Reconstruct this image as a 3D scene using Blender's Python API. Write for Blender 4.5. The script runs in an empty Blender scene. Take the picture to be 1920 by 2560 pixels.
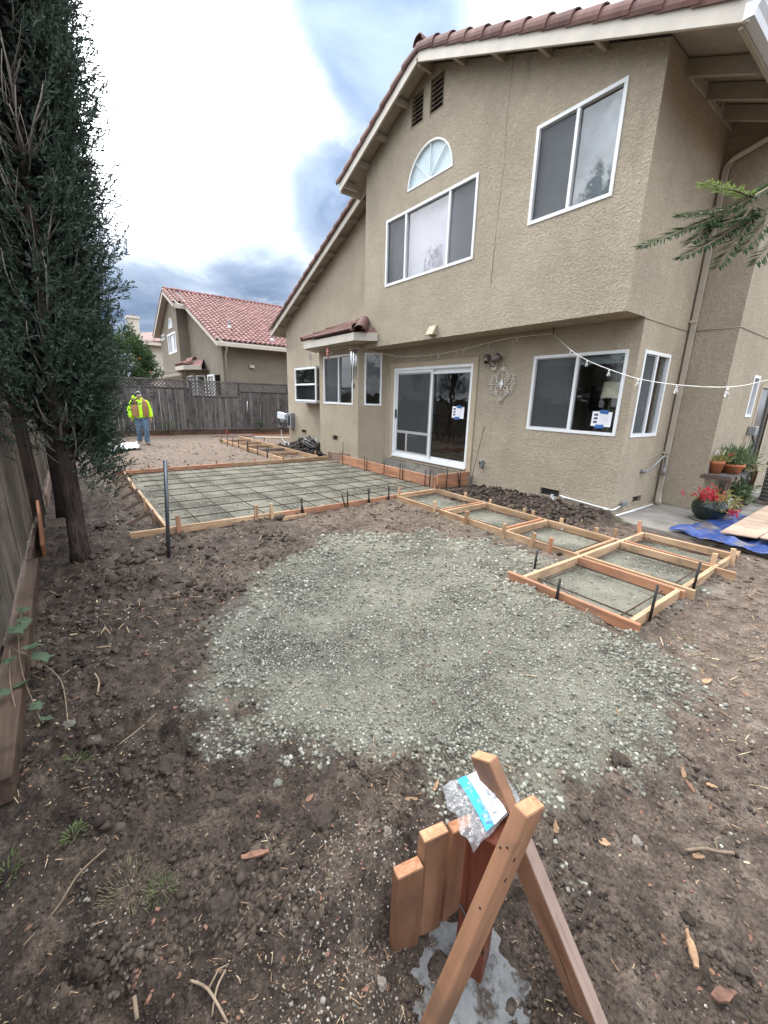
import bpy, bmesh, math, random
import numpy as np
from mathutils import Vector, Matrix, Euler
random.seed(7); RNG = np.random.default_rng(7)
SC = bpy.context.scene
COL = SC.collection

# ------------------------------------------------------------------ camera
CAM_H = 1.63
PITCH, ROLL, YAW, FPX = 0.2653079, 0.0278463, -0.9259155, 1028.939
def cam_axes():
    f = Vector((math.sin(YAW)*math.cos(PITCH), math.cos(YAW)*math.cos(PITCH), -math.sin(PITCH)))
    r0 = Vector((math.cos(YAW), -math.sin(YAW), 0)); u0 = r0.cross(f)
    r = r0*math.cos(ROLL)+u0*math.sin(ROLL); u = -r0*math.sin(ROLL)+u0*math.cos(ROLL)
    return r, u, f
cd = bpy.data.cameras.new('camera'); cam = bpy.data.objects.new('camera', cd); COL.objects.link(cam)
r_, u_, f_ = cam_axes()
cam.matrix_world = Matrix(((r_.x, u_.x, -f_.x, 0), (r_.y, u_.y, -f_.y, 0), (r_.z, u_.z, -f_.z, CAM_H), (0, 0, 0, 1)))
cd.sensor_fit = 'VERTICAL'; cd.sensor_height = 24; cd.sensor_width = 18; cd.lens = FPX/2560*24
cd.clip_start = 0.05; cd.clip_end = 600
SC.camera = cam

# ------------------------------------------------------------------ sky, sun, exposure
SUN_EL, SUN_AZ = math.radians(46), math.radians(194)        # hidden behind thin cloud, up and left of the view
SUN_DIR = Vector((math.cos(SUN_EL)*math.cos(SUN_AZ), math.cos(SUN_EL)*math.sin(SUN_AZ), math.sin(SUN_EL)))
SC.view_settings.view_transform = 'Standard'; SC.view_settings.look = 'None'
SC.view_settings.exposure = 1.42; SC.view_settings.gamma = 1.0
SC.render.engine = 'CYCLES'
SC.cycles.use_denoising = True
SC.cycles.max_bounces = 7; SC.cycles.diffuse_bounces = 5; SC.cycles.glossy_bounces = 3
SC.cycles.transparent_max_bounces = 12; SC.cycles.transmission_bounces = 6
SC.cycles.caustics_reflective = False; SC.cycles.caustics_refractive = False

def node(nt, t, ins=None, **props):
    n = nt.nodes.new(t)
    for k, v in props.items(): setattr(n, k, v)
    for k, v in (ins or {}).items():
        s = n.inputs[k]
        if isinstance(v, bpy.types.NodeSocket): nt.links.new(v, s)
        else: s.default_value = v
    return n
def math_(nt, op, a, b=0.0, c=0.0, clamp=False):
    return node(nt, 'ShaderNodeMath', {0: a, 1: b, 2: c}, operation=op, use_clamp=clamp).outputs[0]
def vmath(nt, op, a, b=(0, 0, 0)):
    n = node(nt, 'ShaderNodeVectorMath', {0: a, 1: b}, operation=op)
    return n.outputs['Value'] if op in ('DOT_PRODUCT', 'LENGTH') else n.outputs[0]
def mix(nt, fac, a, b, typ='MIX'):
    n = node(nt, 'ShaderNodeMix', data_type='RGBA', blend_type=typ)
    for s, v in ((n.inputs[0], fac), (n.inputs[6], a), (n.inputs[7], b)):
        if isinstance(v, bpy.types.NodeSocket): nt.links.new(v, s)
        elif isinstance(v, (int, float)): s.default_value = v
        else: s.default_value = (*v[:3], 1)
    return n.outputs[2]
def ramp(nt, fac, stops, interp='LINEAR'):
    n = node(nt, 'ShaderNodeValToRGB', {0: fac}); cr = n.color_ramp; cr.interpolation = interp
    while len(cr.elements) < len(stops): cr.elements.new(0.5)
    for e, (p, c) in zip(cr.elements, stops):
        e.position = p; e.color = (c, c, c, 1) if isinstance(c, (int, float)) else (*c, 1)
    return n.outputs[0]
def mapr(nt, v, a, b, c=0.0, d=1.0, smooth=True):
    n = node(nt, 'ShaderNodeMapRange', {0: v, 1: a, 2: b, 3: c, 4: d}); n.interpolation_type = 'SMOOTHSTEP' if smooth else 'LINEAR'
    return n.outputs[0]
def noise(nt, vec, scale, detail=4.0, rough=0.5, dist=0.0, out=0):
    return node(nt, 'ShaderNodeTexNoise', {'Vector': vec, 'Scale': scale, 'Detail': detail, 'Roughness': rough, 'Distortion': dist}).outputs[out]

W = bpy.data.worlds.new('World'); SC.world = W; W.use_nodes = True
wt = W.node_tree; wt.nodes.clear()
sky = node(wt, 'ShaderNodeTexSky', sky_type='NISHITA', sun_disc=False, sun_elevation=SUN_EL, sun_rotation=math.pi/2-SUN_AZ, air_density=1.0, dust_density=1.5, ozone_density=2.0)
dirn = node(wt, 'ShaderNodeTexCoord').outputs['Generated']
sep = node(wt, 'ShaderNodeSeparateXYZ', {0: dirn})
zc = math_(wt, 'MAXIMUM', sep.outputs[2], 0.0)
zz = math_(wt, 'ADD', zc, 0.22)
px = math_(wt, 'DIVIDE', sep.outputs[0], zz); py = math_(wt, 'DIVIDE', sep.outputs[1], zz)
pl = node(wt, 'ShaderNodeCombineXYZ', {0: px, 1: py, 2: 0.35}).outputs[0]
n1 = noise(wt, pl, 0.95, 7.0, 0.52, 0.25)
n2 = noise(wt, vmath(wt, 'ADD', pl, (3.7, 1.9, 5.0)), 2.4, 8.0, 0.6, 0.4)
n3 = noise(wt, vmath(wt, 'ADD', pl, (9.1, 4.2, 2.0)), 0.45, 3.0, 0.5, 0.2)
def blob(d, w):      # soft bank of cloud round a direction
    v = Vector(d).normalized()
    c = vmath(wt, 'DOT_PRODUCT', dirn, tuple(v))
    return mapr(wt, c, math.cos(w), 1.0)
bank = math_(wt, 'MAXIMUM', blob((-.757, .447, .505), .30), math_(wt, 'MULTIPLY', blob((-.945, .22, .22), .28), 0.95))
bank = math_(wt, 'MAXIMUM', bank, math_(wt, 'MULTIPLY', blob((-.90, .10, .22), .3), 0.9))
sunv = vmath(wt, 'DOT_PRODUCT', dirn, tuple(Vector((-.88, .17, .44)).normalized()))
glow = mapr(wt, sunv, math.cos(.34), math.cos(.05))
# thickness of the dark undersides: broken noise everywhere, thinner in front of the sun
dens = math_(wt, 'ADD', math_(wt, 'MULTIPLY', n1, 0.9), math_(wt, 'MULTIPLY', n2, 0.42))
dens = math_(wt, 'ADD', dens, math_(wt, 'MULTIPLY', bank, 0.285))
dens = math_(wt, 'SUBTRACT', dens, math_(wt, 'MULTIPLY', glow, 0.30))
dark = mapr(wt, dens, 0.51, 0.95)
lift = math_(wt, 'ADD', 0.58, math_(wt, 'MULTIPLY', zc, 1.55))         # overcast sky grows brighter towards the zenith
white = mix(wt, 1.0, (1.06, 1.11, 1.18), (1, 1, 1), 'MULTIPLY')
bright = node(wt, 'ShaderNodeVectorMath', {0: white}, operation='SCALE'); wt.links.new(math_(wt, 'ADD', lift, math_(wt, 'MULTIPLY', glow, 0.5)), bright.inputs['Scale'])
greyc = mix(wt, mapr(wt, n2, 0.38, 0.68), (0.105, 0.152, 0.240), (0.215, 0.270, 0.36))
grey = node(wt, 'ShaderNodeVectorMath', {0: greyc}, operation='SCALE'); wt.links.new(math_(wt, 'MULTIPLY', lift, 0.95), grey.inputs['Scale'])
cloud = mix(wt, dark, bright.outputs[0], grey.outputs[0])
gap = mapr(wt, n3, 0.60, 0.72)
skyc = node(wt, 'ShaderNodeVectorMath', {0: sky.outputs[0]}, operation='SCALE'); skyc.inputs['Scale'].default_value = 0.10
colr = mix(wt, math_(wt, 'MULTIPLY', gap, 0.75), cloud, skyc.outputs[0])
bg = node(wt, 'ShaderNodeBackground', {'Color': colr, 'Strength': 1.0})
wo = node(wt, 'ShaderNodeOutputWorld', {0: bg.outputs[0]})
sd = bpy.data.lights.new('sun', 'SUN'); sd.energy = 1.5; sd.angle = math.radians(25); sd.color = (1.0, 0.95, 0.87)
sun = bpy.data.objects.new('sun', sd); COL.objects.link(sun)
sun.rotation_euler = SUN_DIR.to_track_quat('Z', 'Y').to_euler(); sun.location = (0, 0, 20)

# ------------------------------------------------------------------ object helpers
WM = {}
def link(o, parent=None, M=None):
    COL.objects.link(o); M = M.copy() if M is not None else Matrix.Identity(4)
    if parent is not None:
        o.parent = parent; o.matrix_basis = WM[parent.name].inverted() @ M
    else: o.matrix_basis = M
    WM[o.name] = M
    return o
def obj(name, me, mat=None, parent=None, M=None):
    o = bpy.data.objects.new(name, me)
    if mat is not None and len(me.materials) == 0: me.materials.append(mat)
    return link(o, parent, M)
def tag(o, label, cat, group=None):
    o['label'] = label; o['category'] = cat
    if group: o['group'] = group
    return o
def thing(name, label, cat, loc=(0, 0, 0), group=None):
    o = bpy.data.objects.new(name, None); o.empty_display_size = 0.1
    link(o, None, Matrix.Translation(loc)); return tag(o, label, cat, group)
def struct(o): o['kind'] = 'structure'; return o
def stuff(o): o['kind'] = 'stuff'; return o
T = Matrix.Translation

def mesh_np(name, v, f, smooth=False):
    me = bpy.data.meshes.new(name); v = np.asarray(v, np.float32); f = np.asarray(f, np.int32)
    k = f.shape[1]; me.vertices.add(len(v)); me.vertices.foreach_set('co', v.ravel())
    me.loops.add(f.size); me.loops.foreach_set('vertex_index', f.ravel())
    me.polygons.add(len(f)); me.polygons.foreach_set('loop_start', np.arange(0, f.size, k, dtype=np.int32))
    me.polygons.foreach_set('loop_total', np.full(len(f), k, np.int32))
    if smooth: me.polygons.foreach_set('use_smooth', np.ones(len(f), bool))
    me.update(calc_edges=True); return me

def _cb():
    S = [(a, b, c) for a in (-1, 1) for b in (-1, 1) for c in (-1, 1)]
    def pts(h, b):
        P = []
        for s in S:
            for t in range(3): P.append(tuple(s[i]*(h[i]-(0 if i == t else b)) for i in range(3)))
        return P
    idx = {s: i for i, s in enumerate(S)}; F = []
    for t in range(3):
        for sg in (-1, 1):
            o = [i for i in range(3) if i != t]; q = []
            for a, b in ((-1, -1), (1, -1), (1, 1), (-1, 1)):
                s = [0]*3; s[t] = sg; s[o[0]] = a; s[o[1]] = b; q.append(idx[tuple(s)]*3+t)
            F.append(q)
    for e in range(3):
        o = [i for i in range(3) if i != e]
        for a in (-1, 1):
            for b in (-1, 1):
                s0 = [0]*3; s0[o[0]] = a; s0[o[1]] = b; s1 = list(s0); s0[e] = -1; s1[e] = 1
                i0, i1 = idx[tuple(s0)]*3, idx[tuple(s1)]*3
                F.append([i0+o[0], i1+o[0], i1+o[1], i0+o[1]])
    for s in S: F.append([idx[s]*3, idx[s]*3+1, idx[s]*3+2])
    P = [Vector(p) for p in pts((1, 1, 1), .2)]; G = []
    for f in F:
        c = sum((P[i] for i in f), Vector())/len(f); n = (P[f[1]]-P[f[0]]).cross(P[f[2]]-P[f[0]])
        G.append(f if n.dot(c) > 0 else f[::-1])
    return pts, G
_cbp, _cbf = _cb()

class MB:
    """collects shapes for ONE mesh"""
    def __init__(s): s.v = []; s.f = []; s.sm = []
    def add(s, vs, fs, smooth=False):
        n = len(s.v); s.v += [tuple(x) for x in vs]; s.f += [[i+n for i in f] for f in fs]; s.sm += [smooth]*len(fs); return s
    def box(s, c, d, M=None, b=0.0):
        h = [x/2 for x in d]
        if b > 0: vs = [Vector(p) for p in _cbp(h, min(b, min(h)*.45))]; fs = _cbf
        else:
            vs = [Vector((a*h[0], e*h[1], g*h[2])) for a in (-1, 1) for e in (-1, 1) for g in (-1, 1)]
            fs = [[0, 1, 3, 2], [4, 6, 7, 5], [0, 4, 5, 1], [2, 3, 7, 6], [0, 2, 6, 4], [1, 5, 7, 3]]
        if M is not None: vs = [M @ x for x in vs]
        return s.add([x+Vector(c) for x in vs], fs)
    def bx(s, x0, x1, y0, y1, z0, z1, b=0.0):
        return s.box(((x0+x1)/2, (y0+y1)/2, (z0+z1)/2), (abs(x1-x0), abs(y1-y0), abs(z1-z0)), None, b)
    def quad(s, *p): return s.add(p, [list(range(len(p)))])
    def tube(s, pts, r, n=8, caps=True, smooth=True, flat=1.0, ref=None):
        pts = [Vector(p) for p in pts]; rr = r if isinstance(r, (list, tuple)) else [r]*len(pts)
        vs = []; fs = []; up = Vector(ref) if ref else None; last = None
        for i, p in enumerate(pts):
            d = (pts[min(i+1, len(pts)-1)]-pts[max(i-1, 0)]).normalized()
            if up is not None: a = up-d*up.dot(d)
            elif last is None: a = d.orthogonal()
            else: a = last-d*last.dot(d)
            if a.length < 1e-6: a = d.orthogonal()
            a.normalize(); last = a; b = d.cross(a)
            for k in range(n):
                t = 2*math.pi*k/n; vs.append(p+(a*math.cos(t)*flat+b*math.sin(t))*rr[i])
        for i in range(len(pts)-1):
            for k in range(n): fs.append([i*n+k, i*n+(k+1) % n, (i+1)*n+(k+1) % n, (i+1)*n+k])
        if caps: fs.append(list(range(n))[::-1]); fs.append([(len(pts)-1)*n+k for k in range(n)])
        return s.add(vs, fs, smooth)
    def ell(s, c, r, n=10, m=6, M=None):
        vs = [Vector((0, 0, -r[2]))]; fs = []
        for j in range(1, m):
            ph = -math.pi/2+math.pi*j/m
            for k in range(n):
                t = 2*math.pi*k/n; vs.append(Vector((r[0]*math.cos(ph)*math.cos(t), r[1]*math.cos(ph)*math.sin(t), r[2]*math.sin(ph))))
        vs.append(Vector((0, 0, r[2]))); e = len(vs)-1
        for k in range(n):
            fs.append([0, 1+(k+1) % n, 1+k]); fs.append([e, e-n+k, e-n+(k+1) % n])
            for j in range(m-2):
                a = 1+j*n; fs.append([a+k, a+(k+1) % n, a+n+(k+1) % n, a+n+k])
        if M is not None: vs = [M @ x for x in vs]
        return s.add([x+Vector(c) for x in vs], fs, True)
    def lathe(s, prof, c=(0, 0, 0), n=16, smooth=True):
        vs = []; fs = []
        for r, z in prof:
            for k in range(n): t = 2*math.pi*k/n; vs.append((c[0]+r*math.cos(t), c[1]+r*math.sin(t), c[2]+z))
        for i in range(len(prof)-1):
            for k in range(n): fs.append([i*n+k, i*n+(k+1) % n, (i+1)*n+(k+1) % n, (i+1)*n+k])
        return s.add(vs, fs, smooth)
    def prism(s, poly, off):
        """poly: list of 3d points, extruded by off"""
        n = len(poly); a = [Vector(p) for p in poly]; o = Vector(off); vs = a+[p+o for p in a]
        return s.add(vs, [list(range(n))[::-1], [n+i for i in range(n)]]+[[i, (i+1) % n, n+(i+1) % n, n+i] for i in range(n)])
    def mesh(s, name='mesh'):
        me = bpy.data.meshes.new(name); me.from_pydata(s.v, [], s.f)
        if any(s.sm): me.polygons.foreach_set('use_smooth', s.sm)
        bm = bmesh.new(); bm.from_mesh(me); bmesh.ops.recalc_face_normals(bm, faces=bm.faces); bm.to_mesh(me); bm.free()
        return me
    def put(s, name, mat, parent=None, M=None): return obj(name, s.mesh(name), mat, parent, M)

def frame_of(p0, p1, up=(0, 0, 1)):
    p0, p1 = Vector(p0), Vector(p1); x = (p1-p0).normalized(); z = Vector(up)-x*Vector(up).dot(x)
    if z.length < 1e-5: z = x.orthogonal()
    z.normalize(); y = z.cross(x); c = (p0+p1)/2
    return Matrix(((x.x, y.x, z.x, c.x), (x.y, y.y, z.y, c.y), (x.z, y.z, z.z, c.z), (0, 0, 0, 1))), (p1-p0).length
def plank(name, p0, p1, width, thick, mat, parent=None, up=(0, 0, 1), b=0.0025):
    """board from p0 to p1: width along `up`, grain along its length"""
    M, L = frame_of(p0, p1, up)
    return MB().box((0, 0, 0), (L, thick, width), None, b).put(name, mat, parent, M)
def rod(name, p0, p1, r, mat, parent=None, n=6):
    M, L = frame_of(p0, p1, (0.3, 0.2, 1))
    return MB().tube([(-L/2, 0, 0), (L/2, 0, 0)], r, n).put(name, mat, parent, M)
# ------------------------------------------------------------------ materials
MT = {}
def new_mat(name):
    m = bpy.data.materials.new(name); m.use_nodes = True; nt = m.node_tree; nt.nodes.clear()
    out = node(nt, 'ShaderNodeOutputMaterial'); b = node(nt, 'ShaderNodeBsdfPrincipled')
    nt.links.new(b.outputs[0], out.inputs[0]); MT[name] = m
    return m, nt, b
def setc(nt, b, col=None, rough=None, metal=None, normal=None, spec=None):
    for k, v in (('Base Color', col), ('Roughness', rough), ('Metallic', metal), ('Normal', normal), ('Specular IOR Level', spec)):
        if v is None: continue
        if isinstance(v, bpy.types.NodeSocket): nt.links.new(v, b.inputs[k])
        else: b.inputs[k].default_value = (*v, 1) if isinstance(v, tuple) else v
def bump(nt, h, strength=0.3, dist=0.01):
    return node(nt, 'ShaderNodeBump', {'Height': h, 'Strength': strength, 'Distance': dist}).outputs[0]
def ocoord(nt): return node(nt, 'ShaderNodeTexCoord').outputs['Object']
def scaled(nt, v, s): return vmath(nt, 'MULTIPLY', v, s)
def orand(nt): return node(nt, 'ShaderNodeObjectInfo').outputs['Random']
def irand(nt): return node(nt, 'ShaderNodeNewGeometry').outputs['Random Per Island']
def hsv(nt, col, v):
    n = node(nt, 'ShaderNodeHueSaturation', {'Color': col, 'Value': v}); return n.outputs[0]

def simple(name, col, rough=0.6, metal=0.0, var=0.18, scale=6.0, bmp=0.0, bscale=40.0, rvar=0.1, spec=None):
    m, nt, b = new_mat(name); c = ocoord(nt)
    f = mapr(nt, noise(nt, c, scale, 5, 0.6), 0.25, 0.75, 1-var, 1+var)
    f = math_(nt, 'MULTIPLY', f, mapr(nt, orand(nt), 0, 1, 1-rvar, 1+rvar, False))
    rgb = node(nt, 'ShaderNodeRGB'); rgb.outputs[0].default_value = (*col, 1)
    setc(nt, b, hsv(nt, rgb.outputs[0], f), rough, metal, None, spec)
    if bmp: setc(nt, b, normal=bump(nt, noise(nt, c, bscale, 4, 0.6), bmp, 0.004))
    return m

def wood(name, dark, light, rough=0.65, grain=(1.6, 26, 15), var=0.22, stain=None, bmp=0.25):
    m, nt, b = new_mat(name); c = ocoord(nt); r = orand(nt)
    off = node(nt, 'ShaderNodeCombineXYZ', {0: math_(nt, 'MULTIPLY', r, 37.0), 1: math_(nt, 'MULTIPLY', r, 11.0), 2: math_(nt, 'MULTIPLY', r, 5.0)}).outputs[0]
    c = vmath(nt, 'ADD', c, off)
    g = noise(nt, scaled(nt, c, grain), 1.0, 6, 0.6, 0.9)
    g2 = noise(nt, scaled(nt, c, (0.9, 5, 4)), 1.0, 3, 0.5, 0.5)
    k = node(nt, 'ShaderNodeTexVoronoi', {'Vector': scaled(nt, c, (2.1, 9, 9)), 'Scale': 1.0}).outputs['Distance']
    knot = mapr(nt, k, 0.05, 0.16, 0.0, 1.0)
    f = math_(nt, 'ADD', math_(nt, 'MULTIPLY', g, 0.65), math_(nt, 'MULTIPLY', g2, 0.35))
    col = ramp(nt, f, [(0.34, dark), (0.46, tuple((a+b_)*.5 for a, b_ in zip(dark, light))), (0.60, light)])
    ln = mapr(nt, noise(nt, scaled(nt, c, (0.5, 34, 26)), 1.0, 3, 0.5, 1.5), 0.60, 0.68)
    col = mix(nt, math_(nt, 'MULTIPLY', ln, 0.45), col, tuple(x*0.55 for x in dark))
    col = mix(nt, math_(nt, 'MULTIPLY', math_(nt, 'SUBTRACT', 1.0, knot), 0.55), col, tuple(x*0.45 for x in dark))
    if stain is not None:
        s = mapr(nt, noise(nt, c, 3.0, 5, 0.65), 0.45, 0.70)
        col = mix(nt, math_(nt, 'MULTIPLY', s, 0.75), col, stain)
    col = hsv(nt, col, mapr(nt, r, 0, 1, 1-var, 1+var, False))
    setc(nt, b, col, rough, 0, bump(nt, g, bmp*2, 0.003), 0.2)
    return m
def bark_mat(name, col):
    m, nt, b = new_mat(name); c = ocoord(nt)
    f1 = noise(nt, scaled(nt, c, (34, 34, 5)), 1.0, 6, 0.65, 0.8); f2 = noise(nt, c, 6.0, 5, 0.6)
    cc = ramp(nt, f1, [(0.32, tuple(x*0.35 for x in col)), (0.5, col), (0.7, tuple(x*1.9 for x in col))])
    setc(nt, b, hsv(nt, cc, mapr(nt, f2, 0.25, 0.75, 0.7, 1.3)), 0.95, 0, bump(nt, f1, 1.0, 0.02), 0.15); return m
wood('new_pine', (0.25, 0.135, 0.068), (0.50, 0.345, 0.215), stain=(0.22, 0.155, 0.105))
wood('red_pine', (0.25, 0.105, 0.055), (0.45, 0.235, 0.140), stain=(0.22, 0.125, 0.085))
wood('brace_wood', (0.120, 0.052, 0.027), (0.315, 0.165, 0.095), stain=(0.13, 0.078, 0.052), grain=(1.3, 17, 10))
wood('end_grain', (0.34, 0.135, 0.065), (0.56, 0.28, 0.155), grain=(40, 40, 40))
wood('redwood', (0.055, 0.015, 0.009), (0.135, 0.040, 0.022), rough=0.45, grain=(1.2, 30, 30))
wood('dusty_wood', (0.16, 0.105, 0.08), (0.30, 0.22, 0.18), stain=(0.12, 0.07, 0.05))
wood('grey_fence', (0.048, 0.042, 0.040), (0.145, 0.130, 0.124), grain=(1.0, 30, 22), var=0.3, stain=(0.035, 0.030, 0.030))
wood('left_fence', (0.070, 0.056, 0.044), (0.20, 0.17, 0.14), grain=(1.0, 30, 22), var=0.3, stain=(0.05, 0.038, 0.03))
wood('dark_wood', (0.020, 0.013, 0.010), (0.055, 0.035, 0.025), stain=(0.015, 0.010, 0.008))
wood('kick_wood', (0.055, 0.033, 0.024), (0.125, 0.085, 0.06), stain=(0.035, 0.022, 0.016))
wood('orange_wood', (0.13, 0.050, 0.025), (0.26, 0.11, 0.055), stain=(0.05, 0.03, 0.02))
wood('stand_wood', (0.055, 0.035, 0.026), (0.14, 0.10, 0.08))
wood('plywood', (0.36, 0.245, 0.17), (0.56, 0.42, 0.31), grain=(0.7, 6, 6), stain=(0.26, 0.19, 0.15), var=0.08)
wood('table_wood', (0.10, 0.045, 0.02), (0.20, 0.10, 0.05))
wood('floor_wood', (0.085, 0.052, 0.028), (0.17, 0.115, 0.065))

def stucco(name, col, stainc=None):
    m, nt, b = new_mat(name); c = ocoord(nt)
    h1 = noise(nt, c, 12.5, 3, 0.5, 2.2)
    h2 = noise(nt, vmath(nt, 'ADD', c, (7, 3, 1)), 23.0, 2, 0.5, 1.8)
    h3 = noise(nt, c, 130.0, 2, 0.6)
    ter = math_(nt, 'ADD', mapr(nt, h1, 0.45, 0.55), math_(nt, 'MULTIPLY', mapr(nt, h2, 0.46, 0.55), 0.6))
    h = math_(nt, 'ADD', ter, math_(nt, 'MULTIPLY', h3, 0.06))
    v = mapr(nt, noise(nt, c, 1.1, 6, 0.65), 0.25, 0.75, 0.88, 1.09)
    v = math_(nt, 'MULTIPLY', v, mapr(nt, h1, 0.3, 0.7, 0.93, 1.06))
    cc = node(nt, 'ShaderNodeRGB'); cc.outputs[0].default_value = (*col, 1)
    colr = hsv(nt, cc.outputs[0], v)
    # old rain streaks and patch repairs with their own shapes
    st = mapr(nt, noise(nt, scaled(nt, c, (3.0, 3.0, 0.35)), 1.6, 6, 0.62), 0.56, 0.78)
    colr = mix(nt, math_(nt, 'MULTIPLY', st, 0.42), colr, stainc or tuple(x*0.62 for x in col))
    setc(nt, b, colr, 0.92, 0, bump(nt, h, 0.65, 0.012), 0.15)
    return m
stucco('stucco', (0.395, 0.337, 0.255))
stucco('twin_stucco', (0.225, 0.195, 0.152))
stucco('pale_stucco', (0.55, 0.50, 0.43))
simple('fascia', (0.50, 0.455, 0.385), 0.6, var=0.12, scale=2.5, rvar=0.04)
simple('soffit', (0.36, 0.32, 0.26), 0.8, var=0.1, rvar=0.05)
simple('twin_fascia', (0.40, 0.355, 0.30), 0.6, var=0.08)
simple('trim', (0.37, 0.305, 0.215), 0.75, var=0.08, bmp=0.15)
simple('gutter_white', (0.62, 0.66, 0.70), 0.35, var=0.05)
simple('downspout_paint', (0.47, 0.41, 0.33), 0.5, var=0.08)
simple('vinyl', (0.72, 0.735, 0.74), 0.4, var=0.05, scale=3, rvar=0.03)
simple('vinyl_shade', (0.34, 0.345, 0.35), 0.5, var=0.05)
simple('black_plastic', (0.012, 0.012, 0.013), 0.4)
simple('grey_plastic', (0.20, 0.205, 0.21), 0.5)
simple('dark_vent', (0.03, 0.028, 0.026), 0.8)
simple('vent_tan', (0.30, 0.245, 0.175), 0.75)
simple('half_round_fill', (0.50, 0.60, 0.62), 0.6, var=0.04)
simple('blind', (0.46, 0.425, 0.48), 0.8, var=0.06)
simple('curtain', (0.20, 0.225, 0.235), 0.85, var=0.3, scale=3)
simple('wall_inside', (0.50, 0.47, 0.42), 0.9)
simple('ceiling_inside', (0.6, 0.59, 0.56), 0.9)
simple('lamp_shade', (0.72, 0.66, 0.45), 0.8)
simple('chair_metal', (0.03, 0.028, 0.026), 0.4)
simple('picture_dark', (0.05, 0.04, 0.04), 0.5, var=0.6, scale=20)
simple('paper', (0.80, 0.80, 0.84), 0.7, var=0.02)
simple('ink', (0.09, 0.09, 0.11), 0.7)
simple('ink_light', (0.50, 0.50, 0.54), 0.7)
simple('painters_tape', (0.030, 0.115, 0.34), 0.6)
simple('steel_stake', (0.013, 0.012, 0.012), 0.55, 0.3, var=0.3)
simple('rebar_rust', (0.070, 0.040, 0.026), 0.8, 0.2, var=0.45, scale=20)
simple('galvanised', (0.13, 0.145, 0.165), 0.4, 0.7, var=0.2)
simple('white_pvc', (0.66, 0.66, 0.64), 0.4, var=0.08)
simple('grey_pvc', (0.22, 0.235, 0.25), 0.45, var=0.1)
simple('cable_black', (0.010, 0.010, 0.010), 0.45)
simple('cable_white', (0.66, 0.65, 0.62), 0.5)
simple('cable_grey', (0.22, 0.22, 0.22), 0.5)
simple('bronze', (0.13, 0.115, 0.095), 0.4, 0.4)
simple('ornament_white', (0.62, 0.55, 0.50), 0.6)
simple('chime_metal', (0.52, 0.53, 0.55), 0.25, 0.9)
simple('chime_wood', (0.06, 0.035, 0.02), 0.6)
simple('red_paint', (0.48, 0.022, 0.020), 0.5)
simple('terracotta', (0.42, 0.145, 0.065), 0.8, var=0.2, bmp=0.1)
simple('glazed_green', (0.010, 0.018, 0.014), 0.12, var=0.3)
simple('glass_ball', (0.10, 0.12, 0.12), 0.08, 0.5)
simple('pale_ball', (0.45, 0.45, 0.42), 0.3)
simple('ac_metal', (0.085, 0.082, 0.078), 0.5, 0.2)
simple('ac_top', (0.28, 0.275, 0.26), 0.5, 0.2)
simple('skin', (0.46, 0.23, 0.155), 0.55, var=0.08)
simple('hi_vis', (0.46, 0.90, 0.008), 0.8, var=0.10, scale=14)
simple('vest_tan', (0.30, 0.155, 0.072), 0.9, var=0.16, scale=16)
simple('denim', (0.105, 0.165, 0.24), 0.9, var=0.4, scale=9)
simple('boot', (0.20, 0.135, 0.085), 0.8, var=0.2)
simple('cap_grey', (0.19, 0.20, 0.17), 0.85, var=0.3, scale=20)
simple('cap_dark', (0.025, 0.038, 0.032), 0.85)
simple('cap_bill', (0.25, 0.235, 0.21), 0.85)
simple('hair', (0.02, 0.014, 0.010), 0.7)
simple('white_sheet', (0.70, 0.71, 0.73), 0.45, var=0.05)
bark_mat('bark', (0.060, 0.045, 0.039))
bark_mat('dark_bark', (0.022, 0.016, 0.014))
simple('bare_branch', (0.19, 0.165, 0.145), 0.9, var=0.3, scale=25)
simple('wood_chip', (0.26, 0.155, 0.088), 0.85, var=0.35, scale=30, rvar=0.35)
simple('bark_chip', (0.17, 0.085, 0.055), 0.85, var=0.35, scale=30, rvar=0.25)
simple('twig', (0.21, 0.155, 0.105), 0.9, var=0.3, scale=30, rvar=0.3)
simple('dry_leaf', (0.15, 0.075, 0.045), 0.8, var=0.3)
simple('orange_fruit', (0.62, 0.20, 0.02), 0.5)
simple('far_window', (0.045, 0.055, 0.06), 0.15, var=0.3)
simple('bag_label', (0.72, 0.74, 0.76), 0.5, var=0.03)
simple('bag_blue', (0.010, 0.33, 0.74), 0.45, var=0.06)
simple('bag_text', (0.42, 0.74, 0.92), 0.5, var=0.02)

def clay(name, dark, light):
    m, nt, b = new_mat(name); c = ocoord(nt); r = orand(nt); i = irand(nt)
    f = math_(nt, 'FRACT', math_(nt, 'ADD', r, i))
    col = mix(nt, f, dark, light)
    col = hsv(nt, col, mapr(nt, noise(nt, node(nt, 'ShaderNodeNewGeometry').outputs['Position'], 7.0, 5, 0.65), 0.25, 0.75, 0.72, 1.2))
    setc(nt, b, col, 0.75, 0, bump(nt, noise(nt, c, 60, 3), 0.15, 0.003), 0.25); return m
clay('clay_tile', (0.105, 0.053, 0.045), (0.165, 0.088, 0.074))
clay('twin_tile', (0.150, 0.066, 0.060), (0.235, 0.118, 0.104))

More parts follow.
